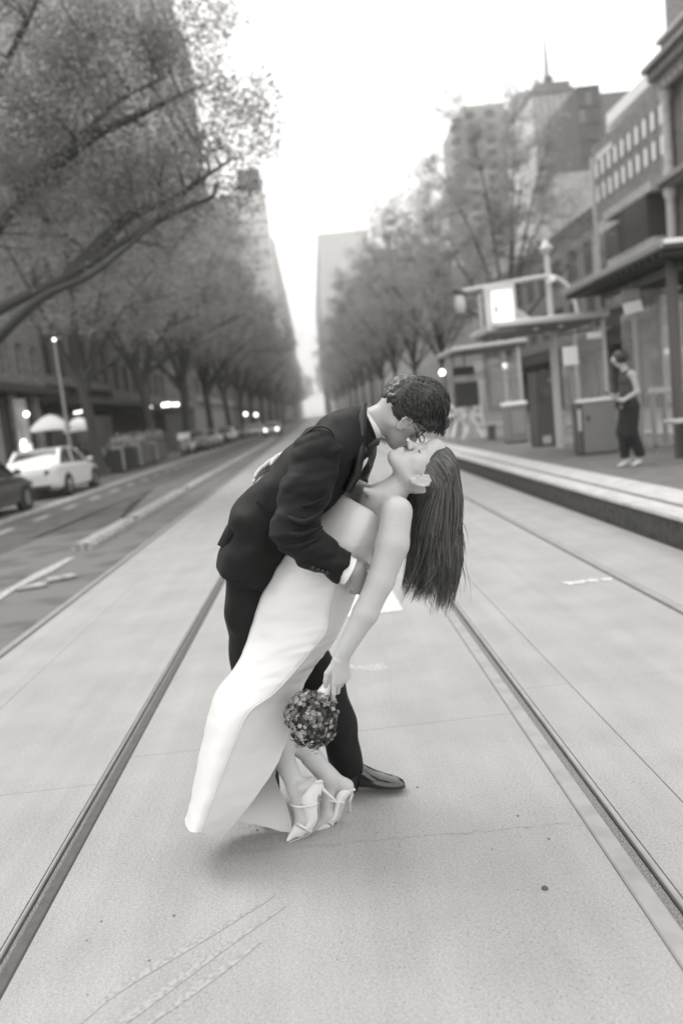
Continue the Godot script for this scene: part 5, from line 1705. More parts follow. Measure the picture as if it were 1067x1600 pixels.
# a slim tapered lock of hair
func lock(mb: MB, pts: Array, r: float, sides := 4, flat := 1.0, fd := Vector3.ZERO) -> void:
	var rr := []
	for i in pts.size():
		var t := float(i) / (pts.size() - 1)
		rr.append(r * (0.55 + 0.45 * sin(PI * minf(1.0, t * 1.6 + 0.2))) * (1.0 if t < 0.6 else lerpf(1.0, 0.12, (t - 0.6) / 0.4)))
	mb.tube(pts, rr, sides, false, flat, fd)


func build_groom() -> void:
	people_materials()
	var base := Vector3(-0.1, 0, -2.88)
	var t := thing("person", "man in a dark suit, bow tie and glasses bending over to kiss the bride", "person", base)
	var suit: Material = M["suit"]
	# ---- body, one continuous surface
	var body := MB.new()
	var b := Blob.new()
	b.chain([Vector3(-0.2921, 0.9959, -2.87), Vector3(-0.2091, 1.1835, -2.87), Vector3(-0.019, 1.3283, -2.86), Vector3(0.1198, 1.4378, -2.86)], [0.07, 0.08, 0.1, 0.07], 0.04, 0.8)
	b.cap(Vector3(0.0366, 1.4249, -2.7), Vector3(0.1479, 1.4776, -2.86), 0.05, 0.045, 0.04).cap(Vector3(0.1135, 1.4282, -3.02), Vector3(0.156, 1.4763, -2.88), 0.05, 0.045, 0.04)
	b.cap(Vector3(0.1502, 1.4773, -2.86), Vector3(0.2424, 1.5079, -2.84), 0.056, 0.052, 0.03)
	b.chain([Vector3(0.0265, 1.4179, -2.68), Vector3(-0.1248, 1.1672, -2.59), Vector3(0.0531, 1.0193, -2.605)], [0.052, 0.045, 0.03], 0.02)
	b.chain([Vector3(0.1121, 1.4074, -3.04), Vector3(0.0987, 1.15, -3.06), Vector3(0.2202, 1.0204, -2.97)], [0.052, 0.045, 0.03], 0.02)
	b.chain([Vector3(-0.3008, 0.9844, -2.87), Vector3(-0.3677, 0.4754, -3), Vector3(-0.3598, 0, -2.97)], [0.065, 0.055, 0.04], 0.03)
	b.chain([Vector3(-0.2217, 0.9376, -2.93), Vector3(-0.0969, 0.5275, -2.99), Vector3(-0.0205, 0.0949, -2.99)], [0.075, 0.055, 0.04], 0.03)
	b.into(body, 0.014)
	var F := Vector3(0.6, -0.78, -0.17).normalized()
	var U := Vector3(0.785, 0.615, 0.03)
	U = (U - F * U.dot(F)).normalized()
	var S := F.cross(U)
	if S.z < 0:
		S = -S
	var hc := Vector3(0.3224, 1.5181, -2.825)
	b = Blob.new()
	head(b, hc, F, U, S, 0.935, Vector3(0.018, -0.022, 0))
	b.cap(Vector3(0.2661, 1.5171, -2.83), Vector3(0.2032, 1.4956, -2.84), 0.054, 0.056, 0.03)
	b.into(body, 0.0035)
	b = Blob.new()
	var D := Vector3(0.34, -0.8, -0.5).normalized()
	var N := Vector3(0.55, -0.1, 0.83)
	N = (N - D * N.dot(D)).normalized()
	var T := N.cross(D)
	if T.x < 0:
		T = -T
	b.cap(Vector3(0.0281, 1.0357, -2.605), Vector3(0.0743, 1.0068, -2.61), 0.03, 0.028, 0.02)
	hand(b, Vector3(0.0814, 1.0102, -2.612), D, N, T, 1.02, [[0.3, 0.5, 0.4], [0.35, 0.5, 0.4], [0.4, 0.5, 0.4], [0.5, 0.5, 0.3]], [Vector3(0.6, 0.7, -0.3), Vector3(0.9, 0.35, -0.4), Vector3(0.95, 0.1, -0.5)])
	b.into(body, 0.003)
	b = Blob.new()
	hand(b, Vector3(0.2202, 1.0204, -2.97), Vector3(0.3, -0.5, 0.8).normalized(), Vector3(0.75, -0.35, -0.5).normalized(), Vector3(0.55, 0.75, 0.25).normalized(), 1.0, [[0.3, 0.3, 0.2], [0.3, 0.3, 0.2], [0.3, 0.3, 0.2], [0.3, 0.3, 0.2]], [Vector3(0.6, 0.7, 0), Vector3(0.9, 0.3, -0.2), Vector3(1, 0, -0.2)])
	b.into(body, 0.005)
	part("body", body.mesh(), M["skin groom"], t, true)

	# ---- trousers
	b = Blob.new()
	b.noise = cloth_noise(4, 9.0)
	b.stretch = Vector3(1, 0.55, 1)
	b.amp = 0.007
	b.chain([Vector3(-0.2904, 1.0501, -2.87), Vector3(-0.322, 0.8291, -2.9), Vector3(-0.3677, 0.4754, -3), Vector3(-0.3637, -0.0106, -2.97)], [0.1, 0.095, 0.078, 0.06], 0.04)
	b.chain([Vector3(-0.2271, 0.9764, -2.93), Vector3(-0.1525, 0.6734, -2.97), Vector3(-0.0791, 0.477, -2.99), Vector3(-0.0405, 0.302, -2.995), Vector3(-0.0104, 0.0408, -2.99)], [0.098, 0.086, 0.079, 0.07, 0.066], 0.04)
	b.cut(Vector3(-0.0052, 0.0903, -2.99), Vector3(0.4, -0.92, 0.0))
	part("trousers", blob_mesh(b, 0.009), suit, t, true)

	b = Blob.new()
	b.cap(Vector3(-0.02, 0.1503, -2.99), Vector3(-0.0208, 0.0421, -2.99), 0.044, 0.044, 0.02)
	part("sock", blob_mesh(b, 0.01), M["sole leather"], t, true)

	# ---- jacket: body, then each sleeve
	b = Blob.new()
	b.noise = cloth_noise(8, 6.5)
	b.stretch = Vector3(1.0, 1.0, 0.5)
	b.amp = 0.013
	b.cap(Vector3(-0.3095, 1.0127, -2.87), Vector3(-0.232, 1.1738, -2.87), 0.117, 0.117, 0.05, 0.8)
	b.cap(Vector3(-0.232, 1.1738, -2.87), Vector3(-0.0284, 1.3294, -2.86), 0.117, 0.128, 0.05, 0.72)
	b.cap(Vector3(-0.0284, 1.3294, -2.86), Vector3(0.088, 1.4316, -2.86), 0.128, 0.105, 0.05, 0.7)
	b.cap(Vector3(0.041, 1.4244, -2.7), Vector3(0.1615, 1.4999, -2.85), 0.072, 0.052, 0.06).cap(Vector3(0.1135, 1.4282, -3.02), Vector3(0.1674, 1.4991, -2.87), 0.072, 0.052, 0.06)
	b.cap(Vector3(0.0859, 1.4184, -2.84), Vector3(0.1576, 1.3352, -2.83), 0.1, 0.03, 0.05, 0.8)
	b.cut(Vector3(-0.3281, 0.9602, -2.87), Vector3(-0.5, -0.86, 0.0)).cut(Vector3(0.191, 1.5251, -2.86), Vector3(0.93, 0.3, 0.0))
	var jk := part("jacket", blob_mesh(b, 0.008), suit, t, true)
	b = Blob.new()
	b.noise = cloth_noise(15, 11.0)
	b.stretch = Vector3(0.6, 1.5, 0.5)
	b.amp = 0.011
	b.chain([Vector3(0.0043, 1.4205, -2.675), Vector3(-0.0537, 1.2981, -2.635), Vector3(-0.1113, 1.1731, -2.6)], [0.088, 0.082, 0.075], 0.03)
	b.chain([Vector3(-0.1118, 1.1687, -2.6), Vector3(-0.0494, 1.0966, -2.59), Vector3(0.0645, 1.0032, -2.6)], [0.071, 0.065, 0.056], 0.03)
	# creases that gather at the bend of the elbow
	for q in [[456, 800, 500, 818], [448, 822, 496, 830], [452, 838, 500, 838], [468, 785, 510, 796]]:
		pass
	b.cut(Vector3(0.0435, 1.0146, -2.6), Vector3(0.83, -0.55, 0.0))
	var sl := part("sleeve", blob_mesh(b, 0.006), suit, jk)
	sl.position = Vector3.ZERO
	b = Blob.new()
	b.noise = cloth_noise(19, 12.0)
	b.amp = 0.012
	b.chain([Vector3(0.1112, 1.4029, -3.03), Vector3(0.0936, 1.1506, -3.06), Vector3(0.1971, 1.0308, -2.985)], [0.085, 0.072, 0.058], 0.03)
	part("sleeve", blob_mesh(b, 0.01), suit, jk).position = Vector3.ZERO
	# elbow folds as rolls of cloth on the sleeve
	for q in [[Vector3(-0.1273, 1.2264, -2.545), Vector3(-0.0695, 1.2029, -2.512), Vector3(-0.0029, 1.2275, -2.53), 0.011], [Vector3(-0.157, 1.1797, -2.56), Vector3(-0.0891, 1.1616, -2.515), Vector3(-0.008, 1.1806, -2.53), 0.012], [Vector3(-0.1548, 1.126, -2.565), Vector3(-0.0889, 1.1262, -2.52), Vector3(-0.016, 1.1471, -2.528), 0.011], [Vector3(-0.1229, 1.2744, -2.575), Vector3(-0.0578, 1.2533, -2.545), Vector3(0.0091, 1.274, -2.565), 0.009]]:
		part("sleeve_fold", MB.new().tube(catmull([q[0], q[1], q[2]], 8), [0.002, q[3] * 0.4, q[3] * 0.75, q[3] * 0.95, q[3], q[3], q[3], q[3], q[3], q[3], q[3] * 0.95, q[3] * 0.85, q[3] * 0.7, q[3] * 0.55, q[3] * 0.4, q[3] * 0.25, 0.001], 8).mesh(), suit, jk).position = Vector3.ZERO
	# armhole seam
	part("armhole_seam", MB.new().tube(catmull([Vector3(-0.0725, 1.4295, -2.66), Vector3(-0.0399, 1.4816, -2.645), Vector3(0.0114, 1.5069, -2.64), Vector3(0.0531, 1.4872, -2.635), Vector3(0.0645, 1.4316, -2.625), Vector3(0.0432, 1.3606, -2.605)], 6), [0.0028], 6).mesh(), suit, jk).position = Vector3.ZERO
	# lapel and collar
	var lap := []
	for q in [[Vector3(0.1795, 1.5723, -2.79), Vector3(0.1924, 1.5729, -2.775), Vector3(0.1974, 1.5658, -2.79)], [Vector3(0.1589, 1.5284, -2.755), Vector3(0.1731, 1.5155, -2.745), Vector3(0.1862, 1.5027, -2.755)], [Vector3(0.1413, 1.4625, -2.725), Vector3(0.1569, 1.443, -2.715), Vector3(0.1716, 1.4252, -2.725)], [Vector3(0.1282, 1.4051, -2.72), Vector3(0.1435, 1.3811, -2.712), Vector3(0.1584, 1.3652, -2.722)], [Vector3(0.1107, 1.3398, -2.735), Vector3(0.1268, 1.3225, -2.727), Vector3(0.142, 1.3088, -2.735)], [Vector3(0.0742, 1.2736, -2.745), Vector3(0.0869, 1.266, -2.738), Vector3(0.1002, 1.2569, -2.745)]]:
		lap.append(PackedVector3Array([q[0], q[1], q[2], (q[0] + q[2]) * 0.5 + Vector3(0, 0, -0.01)]))
	part("lapel", MB.new().sheet(lap, true, true).mesh(), M["satin lapel"], jk).position = Vector3.ZERO
	var col := []
	for q in [[0.066, Vector3(0.2011, 1.4981, -2.84)], [0.074, Vector3(0.1746, 1.4915, -2.845)], [0.083, Vector3(0.1403, 1.4785, -2.85)]]:
		var ax := (Vector3(0.2567, 1.5134, -2.835) - Vector3(0.1596, 1.4812, -2.85)).normalized()
		var e1 := Vector3(0, 0, 1)
		var e2 := ax.cross(e1).normalized()
		var row := PackedVector3Array()
		for k in 28:
			var a := TAU * k / 28
			row.append(q[1] + (e1 * cos(a) + e2 * sin(a)) * q[0])
		col.append(row)
	part("jacket_collar", MB.new().sheet(col, true).mesh(), suit, jk).position = Vector3.ZERO
	# pocket flap, vent flap and cuff buttons
	part("pocket", MB.new().tube([Vector3(-0.2319, 1.2687, -2.695), Vector3(-0.2099, 1.2418, -2.69), Vector3(-0.186, 1.2141, -2.69)], [0.0045], 6).mesh(), suit, jk).position = Vector3.ZERO
	var vent := []
	for q in [[Vector3(-0.2557, 1.2984, -2.84), Vector3(-0.2273, 1.289, -2.76)], [Vector3(-0.3204, 1.2359, -2.84), Vector3(-0.2851, 1.2243, -2.75)], [Vector3(-0.3728, 1.168, -2.85), Vector3(-0.3368, 1.1512, -2.76)], [Vector3(-0.4081, 1.1069, -2.86), Vector3(-0.3804, 1.0995, -2.8)]]:
		vent.append(PackedVector3Array([q[0], (q[0] + q[1]) * 0.5 + Vector3(-0.012, 0.01, 0.01), q[1], (q[0] + q[1]) * 0.5 + Vector3(0.006, -0.006, -0.004)]))
	part("vent_flap", MB.new().sheet(vent, true, true).mesh(), suit, jk).position = Vector3.ZERO
	for q in [[489, 887], [497, 890], [504, 892.5], [511, 895]]:
		var p := at_sleeve(q[0], q[1])
		part("cuff_button", MB.new().lathe([Vector2(0, 0.004), Vector2(0.006, 0.004), Vector2(0.0075, 0.0015), Vector2(0.007, -0.003)], Transform3D(Basis(Vector3.RIGHT, PI * 0.42), p), 12).mesh(), M["sole leather"], jk).position = Vector3.ZERO

	# ---- shirt: collar band, cuff and front
	var rows := []
	var ax2 := (Vector3(0.2567, 1.5134, -2.835) - Vector3(0.1596, 1.4812, -2.85)).normalized()
	for q in [[0.0615, 0.019], [0.0645, 0.02], [0.0665, 0.008], [0.067, -0.012], [0.066, -0.03]]:
		var row := PackedVector3Array()
		var e1 := Vector3(0, 0, 1)
		var e2 := ax2.cross(e1).normalized()
		for k in 32:
			var a := TAU * k / 32
			row.append(Vector3(0.1964, 1.4963, -2.843) + ax2 * (q[1] + 0.006 * sin(a * 2.0)) + (e1 * cos(a) * 0.97 + e2 * sin(a)) * q[0])
		rows.append(row)
	part("shirt_collar", MB.new().sheet(rows, true).mesh(), M["shirt"], t, true)
	b = Blob.new()
	b.cap(Vector3(0.1683, 1.4345, -2.8), Vector3(0.1499, 1.3762, -2.79), 0.028, 0.026, 0.02).cap(Vector3(0.1455, 1.379, -2.79), Vector3(0.1039, 1.3124, -2.8), 0.03, 0.04, 0.02)
	part("shirt_front", blob_mesh(b, 0.006), M["shirt"], t, true)
	rows = []
	var cd := Vector3(0.83, -0.55, 0.0)
	var c0 := Vector3(0.0562, 1.0082, -2.602)
	for q in [[0.049, -0.03], [0.05, 0.012], [0.0465, 0.013], [0.045, -0.02]]:
		var row := PackedVector3Array()
		var e1 := Vector3(0, 0, 1)
		var e2 := cd.cross(e1).normalized()
		for k in 24:
			var a := TAU * k / 24
			row.append(c0 + cd * q[1] + (e1 * cos(a) + e2 * sin(a)) * q[0])
		rows.append(row)
	part("shirt_cuff", MB.new().sheet(rows, true).mesh(), M["shirt"], t, true)

	# ---- bow tie and flower
	var bow := Node3D.new()
	var tie_m := textured("tie silk", 0.016, 0.5, noise_tex("tie print", 0.15, 0.5, 2.6, 2), 0.05)
	var wing := []
	for q in [[Vector3(0.1612, 1.4135, -2.76), 0.004], [Vector3(0.1728, 1.4171, -2.755), 0.007], [Vector3(0.1915, 1.4222, -2.75), 0.0115], [Vector3(0.2129, 1.429, -2.75), 0.015], [Vector3(0.2249, 1.4299, -2.755), 0.0135]]:
		var row := PackedVector3Array()
		for k in 10:
			var a := TAU * k / 10
			row.append(q[0] + Vector3(0.3, 1, 0).normalized() * sin(a) * q[1] + Vector3(0, 0, 1) * cos(a) * q[1] * 0.7 * (1.0 + 0.35 * sin(3.0 * a)))
		wing.append(row)
	bow.free()
	var bt := part("bow_tie", MB.new().sheet(wing, true, true).mesh(), tie_m, t, true)
	var front := MB.new()
	var fr := []
	for q in [[Vector3(0.1818, 1.4085, -2.83), Vector3(0.2221, 1.4152, -2.85)], [Vector3(0.1665, 1.3822, -2.82), Vector3(0.2159, 1.3778, -2.85)], [Vector3(0.1486, 1.3463, -2.82), Vector3(0.1971, 1.3343, -2.85)], [Vector3(0.1297, 1.3009, -2.82), Vector3(0.1759, 1.291, -2.85)]]:
		fr.append(PackedVector3Array([q[0], (q[0] + q[1]) * 0.5 + Vector3(0, 0, 0.02), q[1], (q[0] + q[1]) * 0.5 + Vector3(0, 0, -0.03)]))
	front.sheet(fr, true, true)
	part("far_lapel", front.mesh(), M["satin lapel"], jk).position = Vector3.ZERO
	var knot := SphereMesh.new()
	knot.radius = 0.012
	knot.height = 0.024
	part("knot", knot, tie_m, bt).position = Vector3(0.1662, 1.4069, -2.74)
	var r := RandomNumberGenerator.new()
	r.seed = 31
	var petals := MB.new()
	for k in 46:
		var c := Vector3(0.1837, 1.379, -2.8) + Vector3(r.randfn(0, 0.006), r.randfn(0, 0.015), r.randfn(0, 0.008))
		var d := Vector3(r.randfn(0, 1), r.randfn(0, 1), r.randf_range(0.1, 1)).normalized()
		var s := d.cross(Vector3(r.randfn(0, 1), r.randfn(0, 1), r.randfn(0, 1))).normalized()
		petals.face([c, c + d * 0.006 + s * 0.005, c + d * 0.013, c + d * 0.006 - s * 0.005])
	part("buttonhole_flower", petals.mesh(), mat("dried petals", 0.075, 0.7), t, true)

	# ---- glasses
	var gl := Node3D.new()
	gl.free()
	var P := func(x: float, y: float, z: float) -> Vector3: return hc + (F * x + U * y + S * z) * 0.935
	var ring := []
	for k in 17:
		var a := TAU * k / 16
		ring.append(P.call(0.104 - 0.008 * absf(cos(a)), 0.0 + 0.02 * sin(a), 0.034 + 0.023 * cos(a)))
	var g := part("glasses", MB.new().tube(ring, [0.0024], 6, false).mesh(), M["black metal"], t, true)
	ring = []
	for k in 17:
		var a := TAU * k / 16
		ring.append(P.call(0.104 - 0.008 * absf(cos(a)), 0.0 + 0.02 * sin(a), -0.034 + 0.023 * cos(a)))
	part("rim", MB.new().tube(ring, [0.0024], 6, false).mesh(), M["black metal"], g).position = Vector3.ZERO
	part("temple", MB.new().tube([P.call(0.097, 0.006, 0.058), P.call(0.09, 0.008, 0.071), P.call(0.045, 0.012, 0.083), P.call(0.03, 0.01, 0.083)], [0.002], 6).mesh(), M["black metal"], g).position = Vector3.ZERO
	part("bridge", MB.new().tube([P.call(0.1, 0.004, 0.011), P.call(0.106, 0.006, 0), P.call(0.1, 0.004, -0.011)], [0.0014], 6).mesh(), M["black metal"], g).position = Vector3.ZERO

	ring = []
	for k in 17:
		var a := TAU * k / 16
		ring.append(Vector3(0.3755, 1.4241, -2.752) + Vector3(cos(a) * 0.0105, sin(a) * 0.0155, -0.006 * cos(a)))
	part("rim", MB.new().tube(ring, [0.002], 6, false).mesh(), M["black metal"], g).position = Vector3.ZERO
	part("temple", MB.new().tube([Vector3(0.3498, 1.4717, -2.742), Vector3(0.3613, 1.443, -2.745), Vector3(0.3734, 1.414, -2.752)], [0.0019], 6).mesh(), M["black metal"], g).position = Vector3.ZERO

	# ---- hair: a shaped mass under wavy locks
	b = Blob.new()
	b.noise = cloth_noise(5, 40.0)
	b.amp = 0.006
	b.cap(Vector3(0.3426, 1.5744, -2.83), Vector3(0.4011, 1.5587, -2.82), 0.085, 0.08, 0.03, 0.95)
	b.cap(Vector3(0.3997, 1.5586, -2.81), Vector3(0.4562, 1.4736, -2.8), 0.066, 0.033, 0.03, 0.8)
	b.cap(Vector3(0.2987, 1.5604, -2.83), Vector3(0.2777, 1.5392, -2.83), 0.05, 0.03, 0.03, 0.75)
	b.cap(Vector3(0.3681, 1.5291, -2.77), Vector3(0.4133, 1.4739, -2.765), 0.035, 0.022, 0.02)
	b.cap(Vector3(0.3422, 1.5203, -2.755), Vector3(0.353, 1.4918, -2.752), 0.022, 0.01, 0.015)
	b.ball(P.call(0.018, -0.02, 0.1), 0.03, 0.012, 1.0, true)
	b.ball(P.call(0.10, -0.02, 0.02), 0.055, 0.01, 1.0, true)
	var hair := part("hair", blob_mesh(b, 0.005), M["hair dark"], t, true)
	r.seed = 77
	var locks := MB.new()
	var locks2 := MB.new()
	var ce := Vector3(0.3811, 1.5468, -2.82)
	var whorl := (Vector3(0.3504, 1.6437, -2.84) - ce).normalized()
	var made := 0
	while made < 1500:
		var n := Vector3(r.randfn(0, 1), r.randfn(0, 1), r.randfn(0.5, 1)).normalized()
		var p := ce + Vector3(n.x * 0.115, n.y * 0.099, n.z * 0.096)
		if n.y < -0.75 or n.dot(F) > 0.86 or (p.x < ce.x - 0.015 and n.y < -0.42):
			continue
		var flow := n - whorl
		flow = (flow - n * flow.dot(n)).normalized()
		flow = (flow + Vector3(0.25, -0.45, 0) * (0.4 + n.x)).normalized()
		var side := flow.cross(n)
		var L := r.randf_range(0.03, 0.06)
		var pts := []
		var ph := r.randf() * TAU
		for k in 6:
			var f := k / 5.0
			var q := p + flow * L * (f - 0.35) + side * (0.0045 * sin(ph + f * 4.5))
			var m := q - ce
			m = Vector3(m.x / 0.115, m.y / 0.099, m.z / 0.096).normalized()
			pts.append(ce + Vector3(m.x * 0.115, m.y * 0.099, m.z * 0.096) * (0.975 + 0.05 * sin(PI * f) + 0.03 * r.randf()))
		if in_hair(pts[5]) and in_hair(pts[0]):
			lock(locks if made % 4 else locks2, pts, r.randf_range(0.0012, 0.003), 4)
		made += 1
	# fringe and nape locks
	for k in 130:
		var f := r.randf()
		var s0 := (Vector3(0.4237, 1.5465, -2.79)).lerp(Vector3(0.4629, 1.4962, -2.8), f) + Vector3(r.randfn(0, 0.012), r.randfn(0, 0.012), r.randfn(0.01, 0.03))
		var e0 := (Vector3(0.3938, 1.4644, -2.765)).lerp(Vector3(0.4668, 1.4352, -2.8), f) + Vector3(r.randfn(0, 0.006), r.randfn(0, 0.007), r.randfn(0, 0.015))
		var m0 := s0.lerp(e0, 0.5) + Vector3(r.randf_range(-0.006, 0.006), r.randf_range(0.0, 0.006), 0.01)
		lock(locks, catmull([s0, m0, e0, e0 + Vector3(r.randf_range(-0.014, -0.004), -0.004, 0)], 3), r.randf_range(0.002, 0.0042), 4)
	part("locks", locks.mesh(), M["hair dark"], hair).position = Vector3.ZERO
	part("locks", locks2.mesh(), mat("hair dark lighter", 0.05, 0.34), hair).position = Vector3.ZERO  # some of the crown locks take a lighter tone

	# ---- shoes
	shoe(t, Vector3(-0.0714, 0, -3.041), Vector3(0.2064, 0, -2.9514), Vector3.UP, M["patent leather"], M["sole leather"], true, 1.3)
	var near := shoe(t, Vector3(-0.40, 0.05, -3.06), Vector3(-0.33, 0.0, -2.785), Vector3.UP, M["patent leather"], M["sole leather"], true)
	near.set_meta("label", "rear black shoe mostly covered by the hem of the gown")


func at_sleeve(px: float, py: float) -> Vector3:      # places a button on the forearm between the elbow and the cuff
	var a := Vector3(-0.0575, 1.0436, -2.535)
	var b := Vector3(-0.0125, 1.0188, -2.545)
	var f := (px - 489.0) / 22.0
	return a.lerp(b, f) + Vector3(0, 0.0 * py, 0)


func in_hair(p: Vector3) -> bool:
	var a := Vector3(0.2547, 1.5066, -2.82)
	var b := Vector3(0.5179, 1.653, -2.82)
	return p.x > a.x - 0.01 and p.x < b.x + 0.005 and p.y > a.y - 0.02 and p.y < b.y + 0.02


func build_bride() -> void:
	var base := Vector3(-0.2, 0, -2.78)
	var t := thing("person", "woman in a white strapless satin gown leaning back with long dark hair hanging down", "person", base)
	var body := MB.new()
	var b := Blob.new()
	# torso, arms and legs
	b.chain([Vector3(0.2053, 1.1707, -2.8), Vector3(0.1209, 1.089, -2.8), Vector3(-0.0001, 0.9817, -2.8), Vector3(-0.0955, 0.8534, -2.8)], [0.076, 0.076, 0.072, 0.085], 0.05, 1.0)
	b.cap(Vector3(0.2503, 1.1838, -2.655), Vector3(0.2179, 1.211, -2.79), 0.05, 0.052, 0.05).cap(Vector3(0.2186, 1.2098, -2.8), Vector3(0.1455, 1.2224, -2.94), 0.052, 0.05, 0.05)
	b.cap(Vector3(0.3098, 1.2888, -2.785), Vector3(0.2386, 1.2195, -2.8), 0.047, 0.05, 0.035)
	b.cap(Vector3(0.2341, 1.2333, -2.74), Vector3(0.1538, 1.2631, -2.74), 0.012, 0.012, 0.03)
	b.chain([Vector3(0.2516, 1.1849, -2.645), Vector3(0.2229, 1.0788, -2.62), Vector3(0.1666, 0.9576, -2.6), Vector3(0.1038, 0.8547, -2.585), Vector3(0.0039, 0.7119, -2.58)], [0.054, 0.0565, 0.047, 0.0435, 0.0285], 0.016)
	b.chain([Vector3(0.1473, 1.2276, -2.96), Vector3(0.0146, 1.3275, -3.06), Vector3(-0.1202, 1.3885, -3.01)], [0.048, 0.042, 0.028], 0.02)
	b.chain([Vector3(-0.1058, 0.8461, -2.785), Vector3(-0.3481, 0.5227, -2.765), Vector3(-0.2625, 0.3251, -2.75), Vector3(-0.2139, 0.1943, -2.71)], [0.07, 0.052, 0.043, 0.034], 0.03)
	b.chain([Vector3(-0.1086, 0.8274, -2.86), Vector3(-0.3062, 0.5185, -2.85), Vector3(-0.1854, 0.3149, -2.82), Vector3(-0.1035, 0.1844, -2.8)], [0.085, 0.056, 0.045, 0.034], 0.03)
	b.into(body, 0.009)
	# feet
	b = Blob.new()
	b.cap(Vector3(-0.2456, 0.2794, -2.735), Vector3(-0.2116, 0.1925, -2.708), 0.0395, 0.034, 0.02)
	b.cap(Vector3(-0.2114, 0.194, -2.705), Vector3(-0.1553, 0.2046, -2.7), 0.03, 0.021, 0.025).cap(Vector3(-0.2086, 0.176, -2.7), Vector3(-0.202, 0.0844, -2.69), 0.032, 0.028, 0.025)
	b.cap(Vector3(-0.1559, 0.1997, -2.7), Vector3(-0.1773, 0.0712, -2.69), 0.02, 0.022, 0.025).cap(Vector3(-0.1989, 0.0699, -2.688), Vector3(-0.2497, 0.02, -2.68), 0.026, 0.014, 0.02)
	b.cap(Vector3(-0.1952, 0.2062, -2.672), Vector3(-0.1928, 0.2059, -2.672), 0.014, 0.014, 0.02)
	b.into(body, 0.004)
	b = Blob.new()
	b.cap(Vector3(-0.1521, 0.2584, -2.81), Vector3(-0.0992, 0.1786, -2.8), 0.041, 0.035, 0.02)
	b.cap(Vector3(-0.0995, 0.1761, -2.8), Vector3(-0.0304, 0.1258, -2.805), 0.034, 0.023, 0.025).cap(Vector3(-0.0969, 0.1548, -2.795), Vector3(-0.1167, 0.0452, -2.77), 0.031, 0.028, 0.025)
	b.cap(Vector3(-0.031, 0.1206, -2.805), Vector3(-0.0894, 0.0233, -2.775), 0.021, 0.022, 0.03).cap(Vector3(-0.1133, 0.0319, -2.765), Vector3(-0.177, 0.01, -2.735), 0.026, 0.014, 0.02)
	b.into(body, 0.004)
	# head
	var F := Vector3(-0.02, 0.985, 0.17).normalized()
	var U := Vector3(0.995, 0.0, 0.05)
	U = (U - F * U.dot(F)).normalized()
	var S := U.cross(F)
	if S.z < 0:
		S = -S
	var hc := Vector3(0.3687, 1.3043, -2.775)
	b = Blob.new()
	head(b, hc, F, U, S, 0.98, Vector3(-0.008, -0.016, 0))
	b.cap(Vector3(0.329, 1.2963, -2.782), Vector3(0.2792, 1.2587, -2.79), 0.047, 0.046, 0.03)
	b.into(body, 0.0035)
	# near hand round the bouquet handle
	b = Blob.new()
	var D := Vector3(-0.04, -0.99, 0.05).normalized()
	var N := Vector3(0.42, 0.02, 0.9)
	N = (N - D * N.dot(D)).normalized()
	var T := N.cross(D)
	if T.x > 0:
		T = -T
	b.cap(Vector3(0.0223, 0.7373, -2.58), Vector3(0.0008, 0.703, -2.58), 0.0305, 0.027, 0.02)
	var K := hand(b, Vector3(0.001, 0.7059, -2.578), D, N, T, 0.92, [[0.1, 0.35, 0.25], [0.45, 0.75, 0.5], [0.85, 1.1, 0.7], [1.05, 1.2, 0.7]], [Vector3(0.8, 0.75, -0.2), Vector3(1.0, 0.15, -0.25), Vector3(1.0, -0.1, -0.3)])
	b.into(body, 0.003)
	# far hand, its fingers round the groom's back
	b = Blob.new()
	D = Vector3(-0.78, -0.42, 0.46).normalized()
	T = Vector3(0.45, 0.88, 0.1)
	T = (T - D * T.dot(D)).normalized()
	N = D.cross(T)
	if N.x > 0:
		N = -N
	hand(b, Vector3(-0.1289, 1.3975, -3), D, N, T, 0.95, [[0.1, 0.25, 0.2], [0.08, 0.25, 0.2], [0.1, 0.25, 0.2], [0.15, 0.25, 0.2]], [Vector3(0.7, 0.6, -0.4), Vector3(0.9, 0.3, -0.5), Vector3(0.9, 0.1, -0.5)])
	b.into(body, 0.0035)
	var bd := part("body", body.mesh(), M["skin"], t, true)
	# brow, lashes and ring
	var P := func(x: float, y: float, z: float) -> Vector3: return hc + (F * x + U * y + S * z) * 0.98
	var dk := mat("dark hair", 0.02, 0.5)
	part("eyebrow", MB.new().tube([P.call(0.092, 0.027, 0.012), P.call(0.09, 0.033, 0.026), P.call(0.08, 0.034, 0.04), P.call(0.07, 0.029, 0.048)], [0.002, 0.004, 0.0034, 0.0012], 6).mesh(), dk, bd).position = Vector3.ZERO
	part("eyelashes", MB.new().tube([P.call(0.083, -0.002, 0.018), P.call(0.0895, -0.006, 0.028), P.call(0.086, -0.006, 0.038), P.call(0.078, -0.001, 0.045)], [0.0008, 0.0018, 0.0018, 0.0008], 6).mesh(), dk, bd).position = Vector3.ZERO
	var ringp: Vector3 = K[4] + (K[5] - K[4]).normalized() * 0.004 + D * 0.0 + Vector3(0, -0.012, 0)
	var rg := TorusMesh.new()
	rg.inner_radius = 0.0085
	rg.outer_radius = 0.0105
	rg.rings = 20
	rg.ring_segments = 8
	var ro := part("ring", rg, M["gold"], t)
	ro.position = ringp - base

	build_gown(t)
	build_bride_hair(t, hc, F, U, S)
	build_mules(t)


